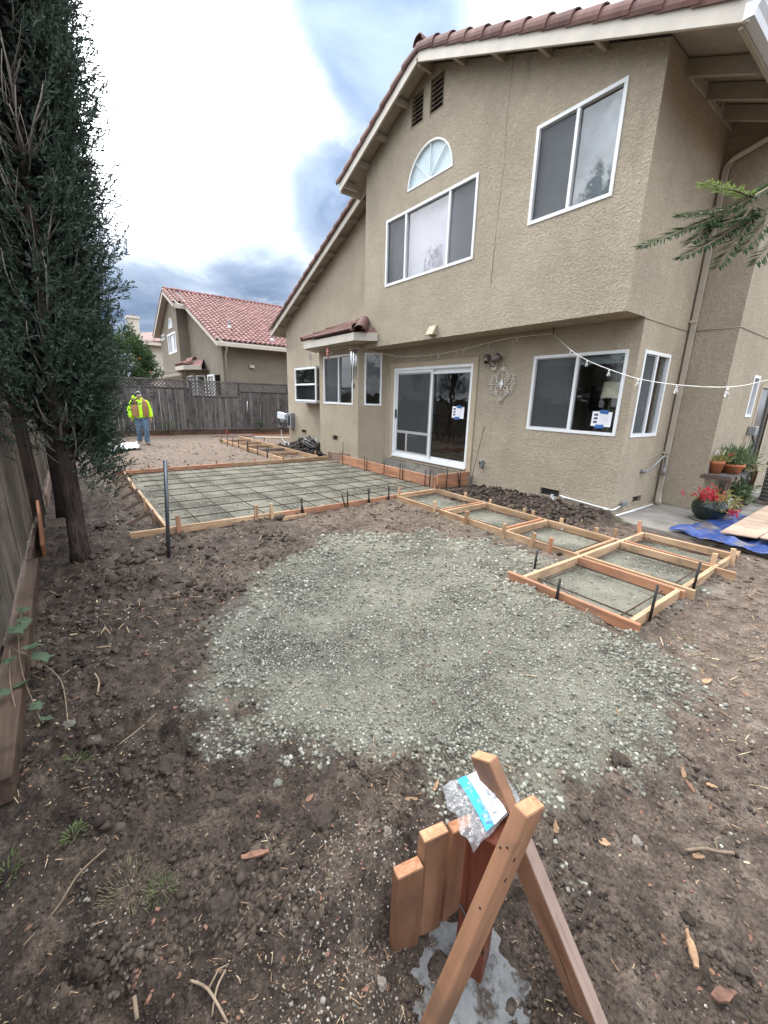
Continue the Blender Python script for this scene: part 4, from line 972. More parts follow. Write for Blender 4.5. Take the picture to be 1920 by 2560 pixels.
MB().tube([(E_R+.06, yf+.05, tz(E_R)-.1), (E_R-.05, yf+.10, tz(E_R)-.22), (-20.69, yf+.14, tz(E_R)-.42), (-20.69, yf+.14, .1)], .05, 6).put('downspout', TF, twin)
mb = MB(); mb.prism([(-20.75, 7.25, 3.10), (-20.75, 7.25, 2.95), (-20.62, 7.25, 2.95), (-20.71, 7.25, 3.10)], (0, .22, 0)); mb.put('vent_hood', TF, twin)
mb = MB(); ring(mb, Vector((-20.75, 0, 0)), Y1, PX, 8.27, 9.0, 2.12, 2.74, .02, 0, .012); pnl = mb.put('access_panel', TS, twin)
MB().bx(-20.745, -20.74, 8.50, 8.78, 2.50, 2.60).put('panel_grille', TS, pnl)
# roof tiles seen from the yard
slen = math.hypot(1, SL)
tile_field('roof_tiles', MT['twin_tile'], twin, (-28.2, yf-.1, tz(-28.25)+.10), (0, 1, 0), (1, 0, -SL), 26, 24, .235, .355, .085, None)
tile_field('roof_tiles', MT['twin_tile'], twin, (-28.2, yu-.1, tz(-28.25)+.10), (0, 1, 0), (1, 0, -SL), 2, 7, .235, .355, .085, None)
rk2 = tile_mesh(.46, .13, 8)
rake_tiles(E_R, -26.0, yf-.24, 17, (0, -.4, .9), zb, twin, 'twin_tile', rk2, .05); rake_tiles(-25.70, -28.25, yu-.24, 7, (0, -.4, .9), zb, twin, 'twin_tile', rk2, .05); rake_tiles(-33.0, -28.35, yu-.24, 12, (0, -.4, .9), zb, twin, 'twin_tile', rk2, .05)
for k in range(20): tile_at('ridge_tile', rk2, MT['twin_tile'], twin, (-28.3, yu-.3+.38*k, tz(-28.3)+.16), (-28.3, yu+.16+.38*k, tz(-28.3)+.14), (0, 0, 1))
for y_, x_ in ((6.9, -22.3), (8.55, -21.0)):
    zt = tz(x_)+.1; p = MB().tube([(x_, y_, zt), (x_, y_, zt+.42)], .035, 8).put('vent_pipe', MT['galvanised'], twin); MB().lathe([(.16, 0), (.12, .1), (.05, .16)], (x_, y_, zt), 10).put('flashing', MT['ac_top'], p)
# twin's bay, patio cover
tb = [(-26.2, yf-.01), (-25.8, 5.45), (-24.1, 5.45), (-23.6, yf-.01)]
for i in range(3):
    a, b_ = Vector((*tb[i], 0)), Vector((*tb[i+1], 0)); e = (b_-a); l_ = e.length; e.normalize(); n_ = Vector((e.y, -e.x, 0))
    obj('bay_wall', wall_mesh(rect(0, l_, 0, 2.95), [rect(.12, l_-.12, 1.45, 2.62)], lambda u, z, a=a, e=e: a+e*u+Vector((0, 0, z)), -n_, .1), TS, twin)
    window(twin, a, e, n_, .12, l_-.12, 1.45, 2.62, splits=((l_/2,) if i == 1 else ()), fw=.06)
te = [(-26.5, 5.65), (-26.0, 4.97), (-23.9, 4.97), (-23.2, 5.65)]
for i in range(3): plank('hood_fascia', (*te[i], 2.97), (*te[i+1], 2.97), .2, .03, TF, twin)
hd2 = MB().add([(*te[0], 3.06), (*te[1], 3.06), (*te[2], 3.06), (*te[3], 3.06), (-24.1, yf, 3.46), (-25.9, yf, 3.46)], [[1, 2, 4, 5], [0, 1, 5], [2, 3, 4]]).put('hood_roof', MT['twin_tile'], twin)
MB().add([(*te[0], 2.88), (*te[1], 2.88), (*te[2], 2.88), (*te[3], 2.88), (-23.2, yf, 2.88), (-26.5, yf, 2.88)], [[0, 1, 2, 3, 4, 5]]).put('hood_soffit', TF, twin)
for k in range(11): tile_at('roof_tile', rk2, MT['twin_tile'], hd2, (-25.95+.2*k, 4.96, 3.10), (-25.93+.2*k, 5.46, 3.30), (0, 0, 1))
for k in range(3): tile_at('ridge_tile', rk2, MT['twin_tile'], hd2, (-25.7+.5*k, 5.6, 3.42), (-25.2+.5*k, 5.6, 3.43), (0, 0, 1))
window(twin, (0, yf-.3, 0), X1, OUT, -22.45, -21.35, 1.55, 2.60, splits=(-21.9,), fw=.08)
MB().bx(-22.44, -21.36, yf-.28, yf, 1.50, 1.549).put('sill_box', TF, twin)
tw = MT['stand_wood']
pat = thing('patio_cover', 'low brown slatted patio cover beside the neighbouring house', 'patio cover', (-29, 4.6, 0))
for y_ in (4.2, 5.2): plank('beam', (-33, y_, 2.72), (-25.6, y_, 2.72), .16, .09, TF, pat)
for k in range(15): plank('rafter', (-32.8+.5*k, 3.9, 2.86), (-32.8+.5*k, 5.42, 2.86), .12, .05, TF, pat, b=0)
for x_ in (-32.6, -25.9): plank('post', (x_, 4.2, 0), (x_, 4.2, 2.64), .1, .1, TF, pat, up=(1, 0, 0))
# pale house and chimney farther off
pale = thing('distant_house', 'pale cream house with a tall chimney far behind the neighbours', 'house', (-40, 8, 0))
PS = MT['pale_stucco']
obj('wall', wall_mesh(rect(5.56, 9, 0, 5.55), [rect(5.75, 6.0, 1, 1.5)], lambda u, z: Vector((-37, u, z)), (-1, 0, 0)), PS, pale)
obj('wall', wall_mesh(rect(-46, -37, 0, 5.45), [], lambda u, z: Vector((u, 5.56, z)), (0, 1, 0)), PS, pale)
obj('wall', wall_mesh(rect(4.9, 5.56, 0, 5.0), [rect(5.18, 5.42, 4.2, 4.75)], lambda u, z: Vector((-38, u, z)), (-1, 0, 0)), PS, pale)
MB().bx(-38.6, -38.5, 5.1, 5.5, 4.1, 4.8).put('window', MT['far_window'], pale)
MB().prism([(-36.6, 4.6, 5.22), (-36.6, 9.5, 5.95), (-36.6, 9.5, 5.75), (-36.6, 4.6, 5.05)], (-10, 0, 1.6)).put('roof', MT['clay_tile'], pale)
MB().bx(-36.62, -36.5, 4.55, 9.0, 5.10, 5.30).put('eave_fascia', PS, pale)
ch = MB().box((-38.4, 4.72, 3.5), (.8, .72, 7.0), None, .01).put('chimney', PS, pale)
MB().box((-38.4, 4.72, 7.08), (.94, .86, .18), None, .01).put('chimney_cap', PS, ch); MB().tube([(-38.3, 4.75, 7.1), (-38.3, 4.75, 7.32)], .16, 10).put('flue', MT['ac_metal'], ch)

# ------------------------------------------------------------------ back fence
XB = -19.0
GF = MT['grey_fence']
bf = thing('back_fence', 'weathered grey board fence with a lattice top across the back of the yard', 'fence', (XB, 4.5, 0))
sec = [(-.75, 1.75, 1.80), (1.75, 4.12, 1.86), (4.12, 6.10, 1.57), (6.10, 8.4, 1.80), (8.4, 11.0, 1.80)]      # y from, y to, board top
for y_ in [s[0] for s in sec]+[11.0]: plank('post', (XB-.06, y_, -.1), (XB-.06, y_, 2.2), .10, .10, GF, bf, up=(0, 1, 0))
for (y0, y1, zt) in sec:
    n_ = int((y1-y0)/.142)
    for k in range(n_):
        y_ = y0+(k+.5)*(y1-y0)/n_; ln = random.uniform(-.02, .012)
        plank('board', (XB+random.uniform(-.008, .008)+.02, y_, .22), (XB+.02+random.uniform(-.01, .01), y_+random.uniform(-.008, .008), zt+ln), .135, .018, GF, bf, up=(0, 1, 0), b=.002)
    plank('rail', (XB-.02, y0, zt-.02), (XB-.02, y1, zt-.02), .07, .04, GF, bf)
    plank('rail', (XB+.028, y0+.04, 2.19-.0), (XB+.028, y1-.04, 2.19), .045, .06, GF, bf); plank('rail', (XB+.030, y0+.04, zt+.03), (XB+.030, y1-.04, zt+.03), .04, .045, GF, bf)
    # lattice: crossed laths clipped to the opening
    z0, z1 = zt+.045, 2.172
    for sgn, dx in ((1, .0), (-1, .011)):
        p = y0-(z1-z0)
        while p < y1+(z1-z0):
            a0, b0 = p, z0; a1, b1 = p+sgn*(z1-z0), z1
            lo_y, hi_y = y0+.05, y1-.05
            pts = []
            for t in (0.0, 1.0):
                yy = a0+(a1-a0)*t
                if yy < lo_y: t = (lo_y-a0)/(a1-a0)
                elif yy > hi_y: t = (hi_y-a0)/(a1-a0)
                pts.append(t)
            t0, t1 = min(pts), max(pts)
            if t1-t0 > .05 and 0 <= t0 and t1 <= 1 and not (max(a0, a1) < lo_y or min(a0, a1) > hi_y):
                plank('lath', (XB+.02+dx, a0+(a1-a0)*t0, b0+(b1-b0)*t0), (XB+.02+dx, a0+(a1-a0)*t1, b0+(b1-b0)*t1), .036, .008, GF, bf, up=(0, 1, 0), b=0)
            p += .135
plank('ledge_cap', (XB+.10, -.75, .235), (XB+.10, 11, .225), .16, .035, GF, bf, up=(1, 0, 0)); plank('retaining_board', (XB+.15, -.75, .07), (XB+.15, 11, .07), .28, .04, MT['kick_wood'], bf); plank('retaining_board', (XB+.16, 2.2, -.03), (XB+.16, 11, -.04), .12, .05, MT['orange_wood'], bf)
for i, (y0, y1, zt, lab) in enumerate([(2.15, 3.62, 1.72, 'rusty wire trellis panel on the fence behind the worker'), (6.25, 7.72, 1.62, 'rusty wire trellis panel on the fence near the house corner')]):
    mb = MB()
    for k in range(8): yy = y0+(y1-y0)*k/7; mb.tube([(XB+.075, yy, .26), (XB+.07, yy+.02, zt)], .006, 4, smooth=False)
    for k in range(8): zz_ = .34+(zt-.34)*k/7; mb.tube([(XB+.082, y0, zz_), (XB+.08, y1, zz_)], .006, 4, smooth=False)
    tag(mb.put('wire_trellis', MT['galvanised']), lab, 'trellis', 'wire trellis panels on the back fence')
for i, (p0, p1, lab) in enumerate([((XB+.11, 3.15, .26), (XB+.08, 2.98, 1.35), 'thin stick leaning on the wire trellis behind the worker'), ((XB+.11, 6.95, .26), (XB+.08, 7.02, 1.25), 'thin stick leaning on the wire trellis near the house')]):
    tag(rod('garden_stake', p0, p1, .012, MT['twig']), lab, 'stake', 'garden stakes at the trellises')
tag(rod('white_pipe', (XB+.1, 6.38, .95), (XB+.1, 6.42, 1.42), .014, MT['white_pvc']), 'short white pipe upright on the fence trellis', 'pipe')

# ------------------------------------------------------------------ left fence
LF = MT['left_fence']
lf = thing('side_fence', 'tall weathered board fence close along the left edge of the yard', 'fence', (-6, -.5, 0))
x = -.4; k = 0
while x > -6.05:
    w_ = random.uniform(.135, .15); x -= w_+.003
    plank('board', (x+w_/2, -.515+random.uniform(-.006, .006), .16+random.uniform(0, .03)), (x+w_/2+random.uniform(-.01, .01), -.535, 1.88+random.uniform(-.02, .02)), w_, .018, LF, lf, up=(1, 0, 0))
while x > -6.05-12.8:
    w_ = random.uniform(.13, .15); x -= w_+.004
    if -7.3 < x < -6.2: continue
    plank('board', (x+w_/2, -.50+random.uniform(-.012, .012), .14+random.uniform(0, .06)), (x+w_/2, -.53+random.uniform(-.01, .01), 1.70+random.uniform(-.03, .03)), w_, .018, LF, lf, up=(1, 0, 0))
for xx in (-.9, -3.3, -8.9, -11.4, -13.9, -16.4): plank('post', (xx, -.60, -.2), (xx, -.62, 1.9), .09, .09, MT['kick_wood'], lf, up=(1, 0, 0))
plank('post', (-6.50, -.49, -.2), (-6.42, -.52, 1.86), .14, .10, MT['dark_wood'], lf, up=(1, 0, 0)); plank('post', (-6.85, -.50, -.2), (-6.80, -.53, 1.86), .16, .09, MT['dark_wood'], lf, up=(1, 0, 0)); plank('post', (-7.18, -.50, -.2), (-7.16, -.53, 1.7), .14, .09, MT['dark_wood'], lf, up=(1, 0, 0))  # shade on these posts is put into the dark wood colour
for z in (.35, 1.6): plank('rail', (-.4, -.56, z), (-18.9, -.56, z), .09, .04, MT['kick_wood'], lf)
plank('kickboard', (-4.7, -.485, .08), (-6.3, -.485, .09), .15, .035, MT['kick_wood'], lf)
plank('kickboard', (-7.4, -.44, .13), (-9.6, -.45, .10), .17, .03, MT['dusty_wood'], lf)
tag(plank('garden_timber', (-1.95, -.445, .055), (-4.75, -.475, .07), .13, .11, MT['kick_wood'], None, b=.006), 'heavy brown timber lying along the foot of the left fence', 'timber')
tag(plank('broken_board', (-5.10, -.40, .06), (-6.35, -.46, .26), .20, .03, MT['orange_wood'], None, b=.004), 'broken orange brown board slanting against the left fence', 'board')

# ------------------------------------------------------------------ trees
def leaf_mesh(c, d, L, K=14, wid=.006, spread=.7, droop=0.0, leaf=.45):
    """sprays of narrow leaflets: c centres, d directions, L lengths"""
    n = len(c); d = d/np.linalg.norm(d, axis=1, keepdims=True)
    s = np.cross(d, RNG.normal(size=(n, 3))); s /= np.linalg.norm(s, axis=1, keepdims=True)
    tpos = np.linspace(.05, 1, K)[None, :]+RNG.uniform(-.04, .04, (n, K))
    sign = np.where(np.arange(K) % 2 == 0, 1.0, -1.0)[None, :, None]
    base = c[:, None]+d[:, None]*(tpos*L[:, None])[:, :, None]
    ld = d[:, None]*1.0+s[:, None]*sign*spread*RNG.uniform(.5, 1.3, (n, K, 1))+RNG.normal(size=(n, K, 3))*.28
    ld[:, :, 2] -= droop; ld /= np.linalg.norm(ld, axis=2, keepdims=True)
    ll = (L[:, None]*leaf*RNG.uniform(.6, 1.2, (n, K)))[:, :, None]
    wv_ = np.cross(ld, RNG.normal(size=(n, K, 3))); wv_ /= np.linalg.norm(wv_, axis=2, keepdims=True); wv_ *= wid*RNG.uniform(.7, 1.3, (n, K, 1))
    p0 = base-wv_*.4; p1 = base+ld*ll*.5+wv_; p2 = base+ld*ll; p3 = base+ld*ll*.5-wv_
    v = np.stack([p0, p1, p2, p3], 2).reshape(-1, 3); f = np.arange(len(v)).reshape(-1, 4)
    return v, f
def cypress(name, label, base, H, R, n, lean=(0, 0), z0=.9, trunk_r=.085, gap=None, bark='bark', seed=1, K=14, branches=40, lobes=True):
    """columnar cypress: lumpy shell of feathery sprays, bare where `gap` says, trunk and dead inner branches"""
    g = np.random.default_rng(seed); t = thing(name, label, 'tree', base, 'cypress trees along the left fence')
    bx_, by_, bz_ = base
    ax = lambda z: np.array([bx_+lean[0]*z, by_+lean[1]*z])
    zs = np.linspace(-.1, H*.94, 22); pts = [(*(ax(z)+.012*np.array([math.sin(z*2.1+seed), math.cos(z*1.7)])), z) for z in zs]
    rr = [trunk_r*(1.22 if z < .05 else 1.0)*(1-.86*z/H) for z in zs]
    MB().tube(pts, rr, 12).put('trunk', MT[bark], t)
    # foliage: clumps on a shell
    nc = n//16; zc_ = z0+(H-z0)*g.beta(1.05, 1.15, nc); az = g.uniform(-np.pi, np.pi, nc)
    prof = lambda z: R*np.clip(np.minimum(.78+.3*(z-z0)/1.6, 1.0), 0, 1)*np.clip((H-z)/(H*.25), 0, 1)**.6
    cr = prof(zc_)*(1+.10*np.sin(az*3+zc_*2.3+seed)+.09*np.sin(az*5-zc_*4.1))*g.uniform(.30, 1.03, nc)**.6
    if gap is not None:
        k_ = gap(az, zc_, g.uniform(0, 1, nc)); zc_, az, cr = zc_[k_], az[k_], cr[k_]
    nc = len(zc_); per = 16
    C0 = np.stack([bx_+lean[0]*zc_+cr*np.cos(az), by_+lean[1]*zc_+cr*np.sin(az), zc_], -1)
    dirs = np.stack([np.cos(az)*.75, np.sin(az)*.75, np.full(nc, .75)], -1)
    cs = np.repeat(C0, per, 0)+g.normal(size=(nc*per, 3))*np.array([.085, .085, .15]); ds = np.repeat(dirs, per, 0)+g.normal(size=(nc*per, 3))*.5
    Ls = g.uniform(.07, .17, nc*per)
    v, f = leaf_mesh(cs, ds, Ls, K, .0055, .55, 0.0, .32); obj('crown', mesh_np('crown', v, f), MT['cypress_leaf'], t)
    # dense interior, behind the trunk and towards the fence, shade painted into colour
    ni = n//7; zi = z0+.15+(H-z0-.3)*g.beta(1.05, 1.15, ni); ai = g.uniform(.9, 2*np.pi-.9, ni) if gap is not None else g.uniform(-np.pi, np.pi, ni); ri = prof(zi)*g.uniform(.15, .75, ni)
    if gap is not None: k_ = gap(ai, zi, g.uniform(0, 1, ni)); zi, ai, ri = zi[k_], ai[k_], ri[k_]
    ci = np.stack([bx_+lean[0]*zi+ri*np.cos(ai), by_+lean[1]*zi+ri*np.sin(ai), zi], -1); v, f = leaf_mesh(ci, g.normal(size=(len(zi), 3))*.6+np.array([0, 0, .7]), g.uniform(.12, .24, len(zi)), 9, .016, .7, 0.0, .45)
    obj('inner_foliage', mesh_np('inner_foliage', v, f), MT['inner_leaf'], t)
    # inner dead branches
    mb = MB()
    for i in range(branches):
        z = g.uniform(.9, H*.62); a = g.uniform(-1.5, 1.5) if gap is not None else g.uniform(-np.pi, np.pi); q = ax(z); L = prof(z)*g.uniform(.5, .95)
        p = []; u = np.array([math.cos(a), math.sin(a)]); w_ = g.uniform(-.4, .4)
        for s in np.linspace(0, 1, 7):
            rad_ = L*(1-(1-s)**1.8); sw = np.array([-u[1], u[0]])*w_*s*s*L
            p.append((q[0]+u[0]*rad_+sw[0], q[1]+u[1]*rad_+sw[1], z+g.uniform(.28, .32)*0+L*1.25*s**1.7+.02*math.sin(9*s+i)))
        r0 = g.uniform(.005, .015); mb.tube(p, [r0*(1-.75*s) for s in np.linspace(0, 1, 7)], 5)
        if g.uniform() < .8:
            m_ = np.array(p[3]); b2 = [m_+s*(np.array([u[0]-u[1]*.6, u[1]+u[0]*.6, 1.2])*L*.35) for s in np.linspace(0, 1, 4)]; mb.tube(b2, [r0*.5*(1-.7*s) for s in np.linspace(0, 1, 4)], 4)
    mb.put('dead_branches', MT['bare_branch'], t)
    return t
# open on the side that faces the near end of the yard: there the trunk and bare twigs show
def gap1(az, z, u):
    a = np.arctan2(np.sin(az+.18), np.cos(az+.18))
    w = np.where(z < 1.75, .95, .62+.22*np.sin(z*2.2))
    w = np.where((z > 1.75) & (z < 2.12), .25, w)
    keep = (np.abs(a) > w) | (u < .05)
    keep &= ~((z < 1.25) & (np.sin(az) < .25)) & ~((z < 1.7) & (np.sin(az) < -.1) & (u < .75))
    return keep
cypress('cypress_tree', 'nearest cypress with bare reddish trunk and dark feathery crown at left', (-4.85, -.12, 0), 6.9, .405, 23000, (0, .028), .92, .083, gap1, 'bark', 3, 14, 90)
def gap2(az, z, u): return ~((z < 1.9) & (np.sin(az) < .1)) & ~((z < 1.5) & (u < .7))
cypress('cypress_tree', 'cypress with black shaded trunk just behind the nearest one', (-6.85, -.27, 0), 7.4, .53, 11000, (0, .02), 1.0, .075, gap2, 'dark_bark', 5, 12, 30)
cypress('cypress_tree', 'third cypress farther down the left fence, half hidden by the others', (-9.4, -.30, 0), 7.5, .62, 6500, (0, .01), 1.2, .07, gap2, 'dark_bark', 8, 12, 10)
cypress('cypress_tree', 'farthest cypress with thin trunk standing near the back fence corner', (-13.1, -.48, 0), 7.2, .62, 3500, (0, 0), 1.6, .09, gap2, 'bark', 9, 12, 10)
# trees of the plot behind the left fence, seen only as reflections in the upper windows
for i, (bx_, by_, H_, R_c) in enumerate([(-2.6, -4.2, 7.5, .9), (-4.3, -4.6, 8.5, 1.0)]):
    cypress('cypress_tree', ['tall cypress beyond the left fence that the upper window mirrors', 'taller cypress beyond the left fence, mirrored beside the first'][i], (bx_, by_, 0), H_, R_c, 1800, (0, 0), .6, .10, None, 'dark_bark', 20+i, 12, 4)

def bushy(name, label, base, cz, rad3, n, mat, trunk, leafL=(.09, .16), K=8, wid=.02, seed=4, cat='tree'):
    g = np.random.default_rng(seed); t = thing(name, label, cat, base)
    p = g.normal(size=(n, 3)); p /= np.linalg.norm(p, axis=1, keepdims=True); rr = g.uniform(.55, 1.0, n)**.5
    lump = 1+.22*np.sin(p[:, 0]*7+2)+.18*np.sin(p[:, 1]*9+p[:, 2]*6)
    c = p*(rr*lump)[:, None]*np.array(rad3)+np.array([base[0], base[1], cz]); d = p+g.normal(size=(n, 3))*.6
    v, f = leaf_mesh(c, d, g.uniform(*leafL, n), K, wid, .9); obj('crown', mesh_np('crown', v, f), MT[mat], t)
    mb = MB(); mb.tube([(base[0], base[1], base[2]-.1), (base[0]+.05, base[1], cz*.5), (base[0], base[1]+.05, cz)], [trunk, trunk*.8, trunk*.3], 8)
    for k in range(6):
        a = g.uniform(0, 6.28); mb.tube([(base[0], base[1], cz*.55), (base[0]+.5*rad3[0]*math.cos(a), base[1]+.5*rad3[1]*math.sin(a), cz+.2*rad3[2])], [trunk*.5, trunk*.15], 6)
    mb.put('trunk', MT['dark_bark'], t); return t
ot = bushy('orange_tree', 'glossy orange tree with fruit looking over the back fence', (-21.2, 2.1, 0), 2.75, (1.05, 1.05, 1.25), 3600, 'orange_leaf', .08, (.12, .2), 8, .026)
for k in range(9):
    a = random.uniform(-1.2, 1.2); zz_ = random.uniform(-.8, .8); rr = math.sqrt(max(.05, 1-(zz_/1.3)**2))
    MB().ell((-21.2+1.08*rr*math.cos(a), 2.1+1.08*rr*math.sin(a), 2.75+zz_), (.045, .045, .045), 8, 6).put('orange', MT['orange_fruit'], ot)
bushy('dark_shrub', 'low dark shrub at the fence corner behind the worker', (-18.2, .55, 0), .40, (.42, .55, .5), 700, 'back_leaf', .03, (.12, .2), 8, .02, 9, 'shrub')
for i, (y_, lab) in enumerate([(3.1, 'small green weed at the foot of the trellis behind the worker'), (6.95, 'small green weed at the foot of the trellis near the house')]):
    bushy('weed', lab, (XB+.22, y_, .2), .40, (.12, .22, .18), 60, 'plant_green', .006, (.06, .12), 6, .012, 30+i, 'weed')
# ------------------------------------------------------------------ formwork
NP, RP, SS = MT['new_pine'], MT['red_pine'], MT['steel_stake']
def wstake(parent, x, y, h=.26, mat=None, lean=(0, 0), w=.045, t=.028, up=(1, 0, 0)):
    plank('stake', (x, y, -.10), (x+lean[0], y+lean[1], h), w, t, mat or NP, parent, up=up, b=.003)
def sstake(parent, x, y, h=.30, lean=(0, 0), r=.010): rod('steel_stake', (x-lean[0]*.3, y-lean[1]*.3, -.08), (x+lean[0], y+lean[1], h), r, SS, parent, 6)
TOP = .095
form = thing('slab_formwork', 'large rectangular wooden form with stakes for the patio slab', 'formwork', (-7.5, 3, 0))
plank('form_board', (-5.29, .36, TOP-.045), (-5.275, 2.32, TOP-.045), .09, .038, NP, form); plank('form_board', (-5.265, 2.20, TOP-.048), (-5.335, 5.05, TOP-.045), .09, .038, RP, form)
plank('form_board', (-5.16, 2.14, TOP-.075), (-5.19, 2.52, TOP-.075), .05, .03, NP, form)
plank('form_board', (-5.31, .75, TOP-.047), (-7.7, .73, TOP-.047), .09, .038, NP, form); plank('form_board', (-7.6, .705, TOP-.045), (-9.95, .71, TOP-.045), .09, .038, NP, form)
plank('form_board', (-9.86, .60, TOP-.045), (-9.97, 3.0, TOP-.045), .09, .038, RP, form); plank('form_board', (-9.965, 2.9, TOP-.045), (-10.06, 5.55, TOP-.045), .09, .038, NP, form)
for x_, y_, l in ((-5.23, .86, (0, 0)), (-5.235, 1.80, (-.01, .02)), (-5.235, 2.03, (0, -.01)), (-5.235, 4.20, (0, .06))): wstake(form, x_, y_, .24, RP if y_ < 1 else NP, l, up=(0, 1, 0))
for i, x_ in enumerate((-5.85, -6.6, -7.35, -8.1, -8.8, -9.4)):
    wstake(form, x_, .675, .20, NP if i % 2 else MT['dusty_wood']); plank('stake', (x_-.16, .42, .0), (x_+.02, .665, .17), .045, .026, MT['dusty_wood'], form)
for y_ in (1.2, 2.6, 3.5, 4.25): wstake(form, -10.03, y_, .17, RP)
for x_, y_, l, h in ((-5.225, 2.46, (0, .01), .27), (-5.225, 2.50, (0, -.05), .25), (-5.225, 3.20, (0, -.08), .25), (-5.23, 3.23, (0, 0), .30), (-5.24, 3.62, (0, .02), .29), (-5.24, 3.66, (0, -.05), .27), (-5.25, 4.02, (0, .03), .26), (-5.26, 4.06, (0, -.03), .28)): sstake(form, x_, y_, h, l)
# reinforcing mat
mat_ = thing('rebar_mat', 'rusty steel rebar grid laid over the rock inside the patio form', 'rebar', (-7.5, 3, .05))
RR = MT['rebar_rust']
for k in range(11): y_ = 1.15+.42*k; rod('rebar', (-5.42, y_+.02*math.sin(k), .050), (-9.82, y_-.06+.03*math.sin(k*2), .054), .0068, RR, mat_, 6)
for k in range(9): x_ = -5.72-.48*k; rod('rebar', (x_, .86, .066), (x_-.05+.02*math.sin(k), 5.38, .064), .0068, RR, mat_, 6)
# raised stoop form below the sliding door
st_ = thing('stoop_formwork', 'tall reddish boards boxing in the step below the sliding door', 'formwork', (-7.3, 5.5, 0))
plank('form_board', (-9.25, 5.52, .115), (-5.66, 5.50, .115), .22, .038, RP, st_); plank('form_board', (-5.63, 5.49, .19), (-5.60, 6.34, .19), .18, .038, RP, st_); plank('form_board', (-5.62, 5.52, .055), (-5.59, 6.32, .05), .085, .038, RP, st_)
plank('form_board', (-10.05, 5.60, .13), (-9.35, 5.83, .13), .20, .02, MT['dusty_wood'], st_)
wstake(st_, -5.76, 5.475, .26, NP); wstake(st_, -10.02, 5.55, .24, NP)
for x_, y_, l, h in ((-9.1, 5.47, (.03, -.02), .34), (-8.05, 5.45, (.05, -.05), .36), (-8.0, 5.47, (0, 0), .30), (-7.3, 5.46, (.04, -.03), .28), (-6.72, 5.45, (.06, -.05), .36), (-6.66, 5.47, (0, .0), .32), (-5.92, 5.44, (.05, -.04), .34), (-5.80, 5.46, (.0, .0), .33), (-5.50, 5.62, (0, 0), .42), (-5.53, 6.02, (.0, .0), .34), (-5.55, 6.05, (.02, -.12), .30)): sstake(st_, x_, y_, h, l)
rod('steel_stake', (-9.6, 5.78, .0), (-9.6, 5.78, .52), .009, SS, st_, 6)
MB().bx(-9.2, -5.66, 5.545, 6.30, -.06, .045).put('fill_rock', MT['concrete'], st_)
# stepping pads: long strip plus the near grid
wk = thing('path_formwork', 'ladder of new timber forms for a stepping pad path along the house', 'formwork', (-2.5, 4.5, 0))
bd = lambda a, b_, m=NP: plank('form_board', (*a, TOP-.045), (*b_, TOP-.045), .09, .038, m, wk)
bd((-5.30, 5.20), (-2.03, 5.08)); bd((-5.26, 4.22), (-2.03, 4.17))
bd((-5.28, 4.24), (-5.33, 5.18))
for x_ in (-4.13, -3.02): bd((x_, 4.215), (x_, 5.12)); bd((x_-.085, 4.215), (x_-.085, 5.12), MT['red_pine'])
bd((-2.10, 4.19), (-2.10, 5.07)); bd((-2.03, 3.165), (-2.02, 5.66))
bd((-2.18, 3.145), (-1.02, 3.145), RP); bd((-2.01, 4.10), (-1.05, 4.10), RP); bd((-2.01, 4.19), (-1.0, 4.19)); bd((-2.00, 5.02), (-.92, 5.02)); bd((-2.00, 5.10), (-1.12, 5.09), RP)
bd((-1.09, 3.17), (-1.095, 4.08)); bd((-1.09, 4.21), (-1.10, 5.00)); bd((-2.0, 5.66), (-1.06, 5.70)); bd((-1.10, 5.04), (-1.10, 5.86))
for x_, y_, l, m_ in ((-4.30, 4.18, (0, 0), NP), (-3.70, 4.16, (.05, .02), RP), (-3.66, 4.165, (0, 0), NP), (-3.02, 4.13, (.02, 0), NP), (-2.62, 4.12, (.05, .0), NP), (-2.36, 4.12, (0, 0), RP), (-2.06, 5.70, (-.06, .06), RP), (-1.05, 5.50, (-.03, .0), NP), (-1.14, 5.14, (0, 0), NP), (-2.15, 5.14, (.02, 0), NP)): wstake(wk, x_, y_, .20, m_, l)
for x_ in (-4.65, -4.1, -3.45, -3.30, -2.85, -2.36): wstake(wk, x_, 5.20-.035*(x_+5.2)+.045, .15, NP)
for x_, y_, h in ((-2.20, 3.60, .20), (-1.66, 3.11, .22), (-1.055, 3.42, .32), (-1.06, 4.36, .30)): sstake(wk, x_, y_, h, (0, .01), .012)
# rebar loops inside the pads
pr = thing('pad_rebar', 'thin dark rebar rectangles lying inside the stepping pad forms', 'rebar', (-2.5, 4.5, .04))
for (x0, x1, y0, y1) in ((-5.18, -4.32, 4.36, 5.05), (-4.02, -3.20, 4.34, 4.98), (-2.92, -2.2, 4.32, 4.95), (-1.92, -1.20, 3.32, 3.98), (-1.92, -1.2, 4.32, 4.90), (-1.92, -1.2, 5.22, 5.55)):
    for a, b_ in (((x0-.06, y0), (x1+.06, y0)), ((x0-.06, y1), (x1+.06, y1)), ((x0, y0-.06), (x0, y1+.06)), ((x1, y0-.06), (x1, y1+.06))):
        rod('rebar', (*a, .045+random.uniform(0, .01)), (*b_, .045+random.uniform(0, .01)), .007, RR, pr, 5)
